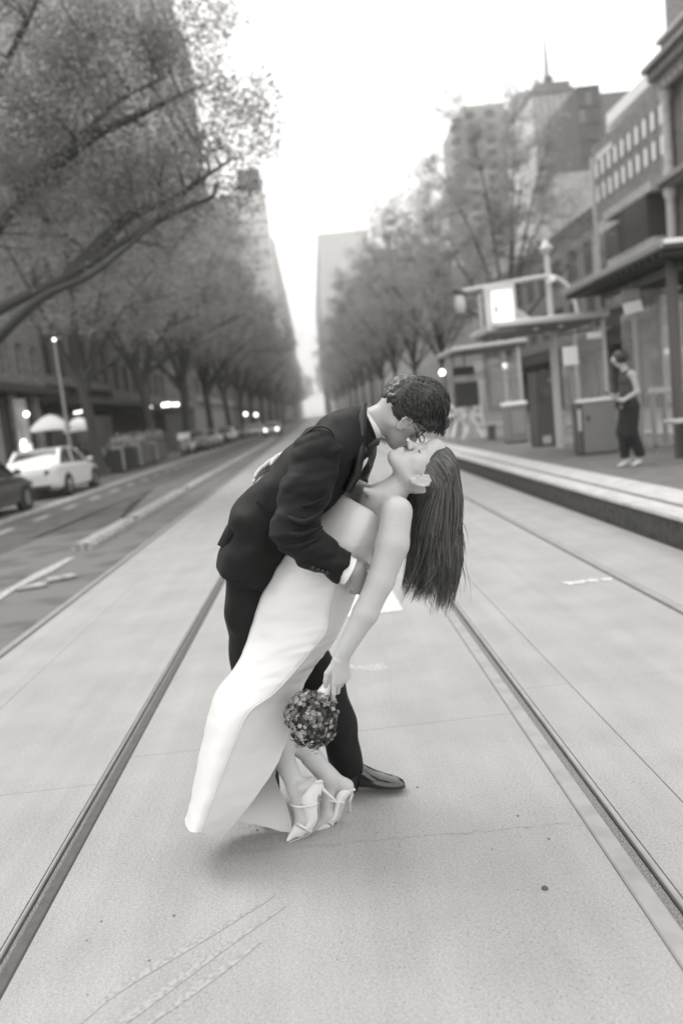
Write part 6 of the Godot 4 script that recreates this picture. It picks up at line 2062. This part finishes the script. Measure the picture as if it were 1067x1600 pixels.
func build_gown(t: Node3D) -> void:
	var lv := [
		[Vector3(0.0585, 1.2529, -2.83), Vector3(0.1684, 1.1902, -2.695), Vector3(0.226, 1.0917, -2.8), Vector3(0.1509, 1.1605, -2.93), Vector3.INF],
		[Vector3(-0.0019, 1.2019, -2.83), Vector3(0.138, 1.1297, -2.675), Vector3(0.1927, 1.0448, -2.8), Vector3(0.099, 1.0911, -2.93), Vector3.INF],
		[Vector3(-0.0736, 1.1366, -2.82), Vector3(0.088, 1.0675, -2.668), Vector3(0.1471, 0.9723, -2.8), Vector3(0.0433, 1.0344, -2.93), Vector3.INF],
		[Vector3(-0.1381, 1.0706, -2.81), Vector3(0.0381, 1.0039, -2.668), Vector3(0.1042, 0.904, -2.8), Vector3(-0.0141, 0.9649, -2.93), Vector3.INF],
		[Vector3(-0.2024, 1.0047, -2.8), Vector3(0.0032, 0.9365, -2.655), Vector3(0.0744, 0.8535, -2.79), Vector3(-0.0841, 0.8964, -2.93), Vector3.INF],
		[Vector3(-0.2627, 0.9118, -2.79), Vector3(-0.0251, 0.8642, -2.65), Vector3(0.045, 0.8055, -2.78), Vector3(-0.1301, 0.8224, -2.94), Vector3.INF],
		[Vector3(-0.3037, 0.8215, -2.78), Vector3(-0.0398, 0.794, -2.64), Vector3(0.0098, 0.7515, -2.76), Vector3(-0.1776, 0.7374, -2.94), Vector3.INF],
		[Vector3(-0.3476, 0.7266, -2.77), Vector3(-0.096, 0.7372, -2.625), Vector3(-0.0427, 0.684, -2.76), Vector3(-0.2253, 0.6518, -2.94), Vector3.INF],
		[Vector3(-0.4012, 0.65, -2.76), Vector3(-0.1817, 0.6558, -2.605), Vector3(-0.1126, 0.6118, -2.75), Vector3(-0.2859, 0.5671, -2.94), Vector3.INF],
		[Vector3(-0.4632, 0.5906, -2.74), Vector3(-0.2523, 0.6014, -2.585), Vector3(-0.1567, 0.5527, -2.71), Vector3(-0.3457, 0.4855, -2.93), Vector3.INF],
		[Vector3(-0.503, 0.5079, -2.73), Vector3(-0.3366, 0.5564, -2.565), Vector3(-0.189, 0.4901, -2.68), Vector3(-0.368, 0.3995, -2.92), Vector3.INF],
		[Vector3(-0.5388, 0.4025, -2.72), Vector3(-0.3959, 0.4604, -2.55), Vector3(-0.2272, 0.3932, -2.655), Vector3(-0.3796, 0.2899, -2.9), Vector3.INF],
		[Vector3(-0.5692, 0.3085, -2.7), Vector3(-0.4499, 0.357, -2.54), Vector3(-0.2935, 0.2888, -2.625), Vector3(-0.4008, 0.1918, -2.86), Vector3(-0.294, 0.2002, -2.8)],
		[Vector3(-0.5961, 0.2222, -2.68), Vector3(-0.4981, 0.2645, -2.53), Vector3(-0.3913, 0.1872, -2.6), Vector3(-0.4258, 0.1149, -2.81), Vector3(-0.2591, 0.0866, -2.765)],
		[Vector3(-0.6239, 0.1467, -2.66), Vector3(-0.5469, 0.1673, -2.52), Vector3(-0.4918, 0.0883, -2.59), Vector3(-0.456, 0.0459, -2.78), Vector3(-0.2524, -0.0116, -2.735)]]
	var cols := 5
	var lines := []
	for c in cols:
		var pts := []
		for l in lv:
			pts.append(l[2] if c == 4 and l[4] == Vector3.INF else l[c])
		lines.append(catmull(pts, 7))
	var rows := []
	var n := cloth_noise(12, 7.0)
	var n2 := cloth_noise(40, 22.0)
	for i in lines[0].size():
		var A: Vector3 = lines[0][i]
		var G: Vector3 = lines[1][i]
		var R: Vector3 = lines[2][i]
		var K: Vector3 = lines[3][i]
		var E: Vector3 = lines[4][i]
		var f: float = float(i) / (lines[0].size() - 1)
		var soft := clampf(1.0 - f * 2.6, 0.0, 1.0)     # upper part: no ridge, one round side
		var row := PackedVector3Array()
		var mid_r := R.lerp(G, 0.5) + Vector3(0.012, -0.008, (G.z - R.z) * 0.42 * soft - 0.006)
		for k in 12:
			row.append(R.lerp(mid_r, k / 12.0).lerp(mid_r.lerp(G, k / 12.0), k / 12.0))
		var mid_a := Vector3(lerpf(A.x, G.x, 0.36), lerpf(A.y, G.y, 0.36) + 0.01, G.z + 0.012)
		for k in 16:
			row.append(G.lerp(mid_a, k / 16.0).lerp(mid_a.lerp(A, k / 16.0), k / 16.0))
		var mid_k := Vector3(lerpf(A.x, K.x, 0.3), lerpf(A.y, K.y, 0.3), K.z)
		for k in 9:
			row.append(A.lerp(mid_k, k / 9.0).lerp(mid_k.lerp(K, k / 9.0), k / 9.0))
		var mid_e := Vector3(lerpf(E.x, K.x, 0.35), lerpf(E.y, K.y, 0.35), K.z)
		for k in 10:
			row.append(K.lerp(mid_e, k / 9.0).lerp(mid_e.lerp(E, k / 9.0), k / 9.0))
		# soft creases: fine pulls across the thigh, long drag lines towards the hem
		for k in row.size():
			var p := row[k]
			var pull := exp(-pow((f - 0.52) / 0.1, 2.0)) * (1.0 if k < 26 else 0.2) + 0.6 * exp(-pow((f - 0.2) / 0.09, 2.0))
			var d := n.get_noise_3d(p.x * 0.8, p.y * 1.8, p.z) * 0.003 + n2.get_noise_3d(p.x * 0.35 + p.y * 0.25, p.y * 2.4, 0.0) * 0.0085 * pull
			d += n2.get_noise_3d(p.x * 0.6, p.y * 0.9, 3.0) * 0.0015
			var away := (p - Vector3((A.x + R.x) * 0.5, (A.y + R.y) * 0.5, (G.z + K.z) * 0.5)).normalized()
			row[k] = p + away * d
		if i == 0:
			pass
		rows.append(row)
	# neckline: lift the corner of the bodice
	var gown := part("gown", MB.new().sheet(rows).mesh(), M["satin"], t, true)
	var seam := []
	for i in range(0, 80, 2):
		if i + 24 < lines[1].size():
			seam.append(lines[1][i + 24] + Vector3(0.002, 0, 0.002))
	part("side_seam", MB.new().tube(seam, [0.0022], 5).mesh(), M["satin"], gown).position = Vector3.ZERO
	var edge := []
	for p in rows[0]:
		edge.append(p)
	part("neckline_edge", MB.new().tube(edge.slice(0, 30), [0.0022], 5).mesh(), M["satin"], gown).position = Vector3.ZERO
	var hem := []
	for p in rows[rows.size() - 1]:
		hem.append(p)
	part("hem", MB.new().tube(hem, [0.0012], 5).mesh(), M["satin"], gown).position = Vector3.ZERO


func build_bride_hair(t: Node3D, hc: Vector3, F: Vector3, U: Vector3, S: Vector3) -> void:
	var P := func(x: float, y: float, z: float) -> Vector3: return hc + (F * x + U * y + S * z) * 0.98
	var hm: Material = M["hair brown"]
	var b := Blob.new()
	b.cap(P.call(-0.03, 0.045, 0), P.call(0.02, 0.052, 0), 0.083, 0.077, 0.02, 1.06)
	b.ball(P.call(0.1, -0.01, 0), 0.07, 0.01, 1.0, true)
	b.ball(P.call(0.04, -0.035, 0.085), 0.05, 0.01, 1.0, true)
	b.chain([Vector3(0.4321, 1.2774, -2.79), Vector3(0.4282, 1.1448, -2.81), Vector3(0.4095, 0.9999, -2.82), Vector3(0.4055, 0.9022, -2.82)], [0.048, 0.044, 0.034, 0.014], 0.04, 0.8)
	b.chain([Vector3(0.371, 1.2297, -2.79), Vector3(0.3609, 1.1268, -2.82), Vector3(0.3484, 1.0295, -2.83)], [0.034, 0.032, 0.014], 0.03, 0.8)
	b.chain([Vector3(0.3586, 1.2639, -2.85), Vector3(0.3273, 1.1741, -2.86), Vector3(0.3242, 1.078, -2.85)], [0.035, 0.036, 0.02], 0.03, 0.9)
	var hair := part("hair", blob_mesh(b, 0.006), hm, t, true)
	var r := RandomNumberGenerator.new()
	r.seed = 9
	var mb := MB.new()
	var mb2 := MB.new()
	var mb3 := MB.new()
	var scalp0: Vector3 = P.call(-0.03, 0.045, 0)
	var scalp1: Vector3 = P.call(0.022, 0.053, 0)
	var a := [[Vector3(0.3537, 1.3126, -2.78), Vector3(0.4374, 1.3806, -2.78)], [Vector3(0.3731, 1.2682, -2.78), Vector3(0.4766, 1.3461, -2.78)], [Vector3(0.3744, 1.2219, -2.77), Vector3(0.5006, 1.2868, -2.785)], [Vector3(0.3226, 1.1049, -2.8), Vector3(0.4957, 1.1229, -2.81)], [Vector3(0.2987, 0.9654, -2.81), Vector3(0.478, 0.953, -2.82)], [Vector3(0.2533, 0.8578, -2.82), Vector3(0.4296, 0.7355, -2.82)]]
	var tips := []
	for i in 58:
		tips.append([r.randf(), r.randf_range(0.8, 1.03) if r.randf() < 0.7 else r.randf_range(0.35, 0.8), r.randfn(0, 0.012), r.randfn(0, 0.025), r.randf() * TAU, r.randf_range(0.006, 0.017)])
	for i in 1700:
		var tip: Array = tips[r.randi() % tips.size()]
		var u := clampf(tip[0] + r.randfn(0, 0.06), 0.0, 1.0) if r.randf() < 0.8 else r.randf()
		var back := r.randf() < 0.22
		var round := sqrt(maxf(0.0, 1.0 - pow(2.0 * u - 1.0, 2.0)))
		var dz := pow(r.randf(), 0.5)
		var pts := []
		var ph := r.randf() * TAU
		for k in 6:
			var w := clampf(u + r.randfn(0, 0.015) + 0.03 * sin(ph + k), -0.03, 1.03)
			if k == 5:
				w = lerpf(w, tip[0], 0.75)
			var p: Vector3 = (a[k][0] as Vector3).lerp(a[k][1], w)
			if k < 3:
				var q := Geometry3D.get_closest_point_to_segment(Vector3(p.x, p.y, scalp0.z), Vector3(scalp0.x, scalp0.y, scalp0.z), Vector3(scalp1.x, scalp1.y, scalp0.z))
				var dd := Vector2(p.x - q.x, p.y - q.y).length()
				var bulge := sqrt(maxf(0.0, 0.086 * 0.086 - dd * dd)) / 1.06
				p.z = scalp0.z + (bulge + r.randf_range(0.0, 0.004)) * (-1.0 if back else 1.0)
				if k == 2:
					p.z = lerpf(p.z, a[2][0].z + round * 0.062 * (-1.0 if back else 1.0), 0.4)
			else:
				p.z += round * [0.0, 0.0, 0.0, 0.062, 0.056, 0.034][k] * (0.75 + 0.3 * dz) * (-1.0 if back else 1.0) + (tip[3] if k == 5 else 0.0)
				p.x += tip[2] * (k - 3) + 0.002 * sin(ph * 2.0 + k * 1.7) + tip[5] * sin(tip[4] + k * 1.8)
			if k == 5:
				p = (pts[4] as Vector3).lerp(p, tip[1] + r.randf_range(-0.3, 0.04))
				p.x += 0.012 * sin(tip[4])
			pts.append(p)
		lock([mb, mb2, mb3][[0, 0, 1, 1, 2][(int(tip[4] * 7.0) + (r.randi() % 2)) % 5]], catmull(pts, 3), r.randf_range(0.0008, 0.0021), 4, 1.7, Vector3(1, 0, 0.2))
	# loose strands at the edges
	for i in 60:
		var left := r.randf() < 0.65
		var s0: Vector3 = (Vector3(0.3316, 1.0622, -2.79) if left else Vector3(0.475, 1.0445, -2.8)) + Vector3(r.randfn(0, 0.012), r.randf_range(-0.1, 0.12), r.randfn(0, 0.02))
		var e := s0 + Vector3((-r.randf_range(0.0, 0.075) if left else r.randf_range(-0.01, 0.02)), -r.randf_range(0.07, 0.19), r.randfn(0, 0.02))
		var m := s0.lerp(e, 0.55) + Vector3(0.012 if left else 0.008, 0.0, 0)
		lock(mb, catmull([s0, m, e], 5), r.randf_range(0.0007, 0.0016), 4)
	part("strands", mb.mesh(), hm, hair).position = Vector3.ZERO
	part("strands", mb2.mesh(), mat("hair mid brown", 0.085, 0.34), hair).position = Vector3.ZERO
	part("strands", mb3.mesh(), mat("hair light brown", 0.15, 0.34), hair).position = Vector3.ZERO


func strip(rows_in: Array, thick: float, m: Material, parent: Node3D, called: String) -> MeshInstance3D:   # a leather panel: left edge, middle, right edge per row
	var rows := []
	for q in rows_in:
		var l: Vector3 = q[0]
		var mid: Vector3 = q[1]
		var rr: Vector3 = q[2]
		var back := Vector3(0, 0, -thick)
		rows.append(PackedVector3Array([l, l.lerp(mid, 0.5) + Vector3(0, 0, thick * 1.2), mid, mid.lerp(rr, 0.5) + Vector3(0, 0, thick * 1.2), rr, rr + back, mid + back, l + back]))
	var cv := []
	for c in 8:
		var line := []
		for q in rows:
			line.append(q[c])
		cv.append(catmull(line, 4))
	var out := []
	for i in cv[0].size():
		var row := PackedVector3Array()
		for c in 8:
			row.append(cv[c][i])
		out.append(row)
	return part(called, MB.new().sheet(out, true, true).mesh(), m, parent, true)


func build_mules(t: Node3D) -> void:
	var ml: Material = M["white leather"]
	var b := Blob.new()
	b.cap(Vector3(-0.1994, 0.0649, -2.688), Vector3(-0.2661, 0.009, -2.672), 0.0305, 0.006, 0.02)
	b.cap(Vector3(-0.1737, 0.0606, -2.69), Vector3(-0.2156, 0.0258, -2.68), 0.02, 0.012, 0.02)
	b.cut(Vector3(-0.206, 0.0494, -2.69), Vector3(0.45, 0.85, 0.0))
	var s := part("mule", blob_mesh(b, 0.0035), ml, t, true)
	s.set_meta("label", "nearer white pointed mule, heel lifted")
	var off := s.position
	var sub := func(o: MeshInstance3D) -> void: o.position = Vector3.ZERO
	sub.call(strip([[Vector3(-0.1971, 0.0616, -2.662), Vector3(-0.1835, 0.0563, -2.655), Vector3(-0.1738, 0.0376, -2.668)], [Vector3(-0.1848, 0.0877, -2.662), Vector3(-0.1667, 0.0804, -2.653), Vector3(-0.1481, 0.0772, -2.668)], [Vector3(-0.1942, 0.1304, -2.664), Vector3(-0.1655, 0.1332, -2.652), Vector3(-0.1442, 0.1234, -2.67)], [Vector3(-0.1966, 0.1616, -2.667), Vector3(-0.1665, 0.1661, -2.656), Vector3(-0.1377, 0.1605, -2.674)], [Vector3(-0.1833, 0.1858, -2.67), Vector3(-0.152, 0.1914, -2.666), Vector3(-0.1195, 0.1846, -2.686)], [Vector3(-0.1365, 0.2248, -2.68), Vector3(-0.1278, 0.2177, -2.682), Vector3(-0.1206, 0.2179, -2.695)]], 0.004, ml, s, "side_panel"))
	sub.call(strip([[Vector3(-0.2011, 0.0315, -2.716), Vector3(-0.1881, 0.0188, -2.722), Vector3(-0.1767, 0.0127, -2.712)], [Vector3(-0.1907, 0.0818, -2.72), Vector3(-0.1723, 0.074, -2.73), Vector3(-0.15, 0.0794, -2.715)], [Vector3(-0.1871, 0.1569, -2.722), Vector3(-0.156, 0.1555, -2.732), Vector3(-0.1234, 0.1677, -2.72)], [Vector3(-0.138, 0.2101, -2.71), Vector3(-0.1271, 0.2006, -2.716), Vector3(-0.1189, 0.2102, -2.705)]], 0.004, ml, s, "side_panel"))
	sub.call(part("heel_cup", MB.new().tube(catmull([Vector3(-0.1415, 0.222, -2.672), Vector3(-0.1212, 0.2129, -2.69), Vector3(-0.1172, 0.2049, -2.7), Vector3(-0.1272, 0.1987, -2.72)], 4), [0.0055], 8).mesh(), ml, s))
	sub.call(part("stiletto", MB.new().tube([Vector3(-0.1242, 0.2058, -2.7), Vector3(-0.1178, 0.1773, -2.7), Vector3(-0.099, 0.1521, -2.705), Vector3(-0.0758, 0.1212, -2.71)], [0.009, 0.0075, 0.0048, 0.0036], 10).mesh(), ml, s))
	sub.call(part("sole", MB.new().tube(catmull([Vector3(-0.1212, 0.1903, -2.7), Vector3(-0.1352, 0.1391, -2.695), Vector3(-0.1443, 0.067, -2.69), Vector3(-0.1779, 0.0224, -2.682), Vector3(-0.2612, 0.0002, -2.673)], 5), [0.008, 0.012, 0.02, 0.024, 0.006], 10, true, 0.22, Vector3(0.8, -0.4, 0)).mesh(), ml, s))
	sub.call(part("strap", MB.new().tube(catmull([Vector3(-0.2391, 0.1361, -2.692), Vector3(-0.2212, 0.1413, -2.664), Vector3(-0.1928, 0.1413, -2.655), Vector3(-0.1641, 0.1452, -2.648), Vector3(-0.1433, 0.1419, -2.668)], 4), [0.0045], 8).mesh(), ml, s))
	sub.call(part("strap", MB.new().tube(catmull([Vector3(-0.2295, 0.0729, -2.685), Vector3(-0.2148, 0.0725, -2.66), Vector3(-0.1949, 0.0594, -2.652), Vector3(-0.1762, 0.0371, -2.665)], 4), [0.0045], 8).mesh(), ml, s))
	# the other shoe
	b = Blob.new()
	b.cap(Vector3(-0.114, 0.0251, -2.768), Vector3(-0.2096, -0.0006, -2.72), 0.0285, 0.006, 0.02)
	b.cap(Vector3(-0.0903, 0.0157, -2.77), Vector3(-0.1472, -0.0076, -2.75), 0.018, 0.012, 0.02)
	b.cut(Vector3(-0.1242, 0.023, -2.76), Vector3(0.72, 0.69, 0.0))
	s = part("mule", blob_mesh(b, 0.0035), ml, t, true)
	s.set_meta("label", "farther white pointed mule, standing on its thin heel")
	sub.call(strip([[Vector3(-0.1185, 0.0323, -2.742), Vector3(-0.1051, 0.0213, -2.74), Vector3(-0.0946, 0.0029, -2.752)], [Vector3(-0.0959, 0.0381, -2.745), Vector3(-0.0841, 0.0357, -2.742), Vector3(-0.0775, 0.024, -2.757)], [Vector3(-0.0823, 0.0725, -2.75), Vector3(-0.0702, 0.0721, -2.748), Vector3(-0.0599, 0.072, -2.765)], [Vector3(-0.0735, 0.1064, -2.762), Vector3(-0.0543, 0.1041, -2.757), Vector3(-0.0382, 0.0874, -2.775)], [Vector3(-0.054, 0.1258, -2.77), Vector3(-0.0357, 0.1141, -2.768), Vector3(-0.0191, 0.1006, -2.785)], [Vector3(-0.0118, 0.1232, -2.785), Vector3(-0.0075, 0.1164, -2.787), Vector3(0.0004, 0.1156, -2.797)]], 0.004, ml, s, "side_panel"))
	sub.call(part("heel_cup", MB.new().tube(catmull([Vector3(-0.0199, 0.1174, -2.783), Vector3(-0.0026, 0.1092, -2.8), Vector3(-0.0048, 0.1018, -2.82)], 5), [0.0055], 8).mesh(), ml, s))
	sub.call(part("stiletto", MB.new().tube([Vector3(-0.013, 0.1026, -2.805), Vector3(-0.0219, 0.0749, -2.81), Vector3(-0.0247, 0.0435, -2.82), Vector3(-0.0271, 0.0008, -2.838)], [0.009, 0.007, 0.0046, 0.0036], 10).mesh(), ml, s))
	sub.call(part("sole", MB.new().tube(catmull([Vector3(-0.0067, 0.0914, -2.805), Vector3(-0.0404, 0.0588, -2.795), Vector3(-0.0737, 0.0082, -2.775), Vector3(-0.1005, -0.009, -2.765), Vector3(-0.2005, -0.0055, -2.722)], 5), [0.008, 0.012, 0.02, 0.024, 0.006], 10, true, 0.22, Vector3(0.5, -0.8, 0)).mesh(), ml, s))
	sub.call(part("strap", MB.new().tube(catmull([Vector3(-0.135, 0.1022, -2.77), Vector3(-0.1061, 0.0997, -2.758), Vector3(-0.0726, 0.0946, -2.75), Vector3(-0.0467, 0.0792, -2.768)], 4), [0.004], 8).mesh(), ml, s))
	sub.call(part("strap", MB.new().tube(catmull([Vector3(-0.1539, 0.0422, -2.765), Vector3(-0.1251, 0.0392, -2.745), Vector3(-0.1094, 0.0271, -2.74), Vector3(-0.097, 0.0043, -2.75)], 4), [0.004], 8).mesh(), ml, s))


func build_bouquet() -> void:
	var c := Vector3(-0.1199, 0.5011, -2.585)
	var t := thing("bouquet", "round bouquet of small grey star shaped blossoms hanging from the bride's hand", "bouquet", c + Vector3(0, -0.1, 0))
	var r := RandomNumberGenerator.new()
	r.seed = 17
	var top := Vector3(-0.0224, 0.648, -2.6)
	var low := Vector3(-0.078, 0.574, -2.59)
	part("handle_wrap", MB.new().tube([top, top.lerp(low, 0.3), top.lerp(low, 0.7), low, low + (low - top) * 0.15], [0.014, 0.0165, 0.021, 0.026, 0.028], 14).mesh(), textured("ribbon wrap", 0.75, 0.5, noise_tex("ribbon", 0.06, 0.85, 1.05, 3), 0.05, 0.2), t, true)
	var core := SphereMesh.new()
	core.radius = 0.075
	core.height = 0.15
	part("foliage_core", core, mat("dark foliage", 0.025, 0.8), t).position = Vector3(0, 0.1, 0)
	# one blossom: five pointed petals and a pale eye
	var fm := MB.new()
	for k in 6:
		var a := TAU * k / 6
		var d := Vector3(cos(a), 0, sin(a))
		var s := Vector3(-sin(a), 0, cos(a))
		fm.face([Vector3(0, 0.001, 0), d * 0.006 + s * 0.0034 + Vector3(0, 0.0035, 0), d * 0.0125 + Vector3(0, 0.001, 0), d * 0.006 - s * 0.0034 + Vector3(0, 0.0035, 0)])
	var flower := fm.mesh()
	var xf := []
	var tn := PackedFloat32Array()
	for i in 620:
		var n := Vector3(r.randfn(0, 1), r.randfn(0, 1), r.randfn(0, 1)).normalized()
		var wob := 1.0 + 0.12 * sin(n.x * 7.0 + 1.0) * sin(n.y * 6.0)
		var rad := r.randf_range(0.82, 1.06) * wob
		var p := Vector3(n.x * 0.089, n.y * 0.097, n.z * 0.085) * rad
		if n.y < -0.55 and r.randf() < 0.35:
			p.y -= 0.014
		var up := (n + Vector3(r.randfn(0, 0.4), r.randfn(0, 0.4), r.randfn(0, 0.4))).normalized()
		var x := up.cross(Vector3(r.randfn(0, 1), r.randfn(0, 1), r.randfn(0, 1))).normalized()
		xf.append(Transform3D(Basis(x, up, x.cross(up)).scaled(Vector3.ONE * r.randf_range(0.75, 1.15)), p + Vector3(0, 0.1, 0)))
		tn.append(r.randf_range(0.25, 1.6) * (0.45 if rad < 0.92 else 1.0))
	var bm := mat("blossom", 0.27, 0.75)
	bm.vertex_color_use_as_albedo = true
	multi("blossoms", flower, bm, xf, t, tn)


# ---------------------------------------------------------------- the woman at the stop
func build_waiting_woman() -> void:
	people_materials()
	var o := Vector3(4.72, 0.298, -11.5)
	var t := thing("person", "woman in a sleeveless patterned top and wide black trousers looking at her phone", "person", o)
	var L := func(x: float, y: float, z: float) -> Vector3: return Vector3(x, y, z)
	var mb := MB.new()
	var b := Blob.new()
	# she faces left (-x), head bowed
	b.chain([L.call(0.0, 0.92, 0), L.call(0.01, 1.12, 0), L.call(0.01, 1.3, 0), L.call(-0.01, 1.4, 0)], [0.12, 0.1, 0.105, 0.07], 0.05, 0.85)
	b.cap(L.call(0.0, 1.38, 0.15), L.call(0.0, 1.38, -0.15), 0.05, 0.05, 0.05)
	b.cap(L.call(-0.01, 1.4, 0), L.call(-0.05, 1.5, 0), 0.05, 0.048, 0.03)
	b.chain([L.call(0.02, 1.37, 0.17), L.call(0.06, 1.1, 0.2), L.call(-0.12, 1.0, 0.12), L.call(-0.19, 1.02, 0.08)], [0.047, 0.04, 0.03, 0.03], 0.02)
	b.chain([L.call(0.02, 1.37, -0.17), L.call(0.02, 1.1, -0.2), L.call(-0.17, 1.06, -0.08), L.call(-0.24, 1.09, -0.02)], [0.047, 0.04, 0.03, 0.03], 0.02)
	b.chain([L.call(0.0, 0.9, 0.08), L.call(-0.02, 0.48, 0.08), L.call(0.08, 0.1, 0.06), L.call(0.04, 0.05, 0.06)], [0.09, 0.06, 0.04, 0.035], 0.03)
	b.chain([L.call(0.0, 0.9, -0.08), L.call(0.0, 0.48, -0.08), L.call(-0.04, 0.09, -0.02), L.call(-0.14, 0.04, -0.02)], [0.09, 0.06, 0.04, 0.03], 0.03)
	b.into(mb, 0.012)
	b = Blob.new()
	var F := Vector3(-0.8, -0.58, 0.1).normalized()
	var U := Vector3(-0.58, 0.81, 0.0).normalized()
	U = (U - F * U.dot(F)).normalized()
	var S := F.cross(U)
	if S.z < 0:
		S = -S
	head(b, L.call(-0.1, 1.6, 0), F, U, S, 0.92, Vector3(-0.005, -0.018, 0), true)
	b.into(mb, 0.006)
	b = Blob.new()
	hand(b, L.call(-0.17, 1.02, 0.09), Vector3(-0.85, 0.3, -0.4).normalized(), Vector3(0.3, -0.85, 0.42).normalized(), Vector3(-0.4, 0.2, 0.85).normalized(), 0.9, [[0.4, 0.5, 0.4], [0.4, 0.5, 0.4], [0.4, 0.5, 0.4], [0.4, 0.5, 0.4]], [Vector3(0.7, 0.6, 0.2), Vector3(1, 0.2, 0), Vector3(1, 0, -0.2)])
	b.into(mb, 0.006)
	b = Blob.new()
	hand(b, L.call(-0.22, 1.08, -0.03), Vector3(-0.9, 0.3, 0.25).normalized(), Vector3(0.25, -0.9, -0.3).normalized(), Vector3(-0.25, 0.2, -0.9).normalized(), 0.9, [[0.3, 0.4, 0.4], [0.4, 0.5, 0.4], [0.4, 0.5, 0.4], [0.4, 0.5, 0.4]], [Vector3(0.7, 0.6, 0.2), Vector3(1, 0.2, 0), Vector3(1, 0, -0.2)])
	b.into(mb, 0.006)
	part("body", mb.mesh(), M["skin groom"], t)
	b = Blob.new()
	b.chain([L.call(0.0, 0.96, 0), L.call(0.01, 1.12, 0), L.call(0.01, 1.3, 0), L.call(-0.005, 1.37, 0)], [0.128, 0.115, 0.122, 0.085], 0.05, 0.82)
	b.cap(L.call(0.0, 1.385, 0.1), L.call(0.0, 1.385, -0.1), 0.056, 0.056, 0.04)
	b.noise = cloth_noise(3, 8.0)
	b.amp = 0.01
	part("sleeveless_top", blob_mesh(b, 0.012), textured("patterned top", 0.045, 0.8, noise_tex("top print", 0.06, 0.3, 3.0, 2), 0.5), t)
	b = Blob.new()
	b.noise = cloth_noise(6, 6.0)
	b.stretch = Vector3(1, 0.4, 1)
	b.amp = 0.014
	b.chain([L.call(0.0, 1.0, 0), L.call(0.01, 0.9, 0)], [0.118, 0.128], 0.05, 0.8)
	b.chain([L.call(0.01, 0.9, 0.07), L.call(-0.01, 0.5, 0.08), L.call(0.1, 0.16, 0.08)], [0.118, 0.095, 0.075], 0.02)
	b.chain([L.call(0.01, 0.9, -0.06), L.call(-0.08, 0.5, -0.07), L.call(-0.07, 0.14, -0.04)], [0.118, 0.095, 0.075], 0.02)
	b.cut(L.call(0, 1.05, 0), Vector3.UP).cut(L.call(0, 0.13, 0), Vector3(0.1, -1, 0))
	part("trousers", blob_mesh(b, 0.012), mat("black cloth", 0.008, 0.8), t)
	b = Blob.new()
	b.noise = cloth_noise(16, 30.0)
	b.amp = 0.008
	b.ball(L.call(-0.09, 1.635, 0), 0.108, 0.02).cap(L.call(-0.02, 1.66, 0), L.call(0.01, 1.63, 0), 0.075, 0.045, 0.03)
	b.ball(L.call(-0.235, 1.5, 0), 0.09, 0.01, 1.0, true)
	part("hair", blob_mesh(b, 0.01), mat("dark hair", 0.02, 0.5), t)
	for q in [[L.call(0.12, 0.02, 0.06), L.call(-0.04, 0.0, 0.1)], [L.call(0.03, 0.02, -0.02), L.call(-0.21, 0.0, -0.03)]]:
		var w := Vector3(q[0].x, q[0].y, q[0].z) + o
		shoe(t, w, (q[1] as Vector3) + o, Vector3.UP, mat("pale shoe", 0.55, 0.6), M["white panel"], false, 0.9)
	var ph := lone("phone", MB.new().box(Vector3.ZERO, Vector3(0.012, 0.15, 0.075), Basis.IDENTITY, 0.004).mesh(), M["black metal"], "dark phone held in the waiting woman's hands", "phone", o + Vector3(-0.31, 1.11, 0.02))
	ph.rotation = Vector3(0, 0, 0.9)
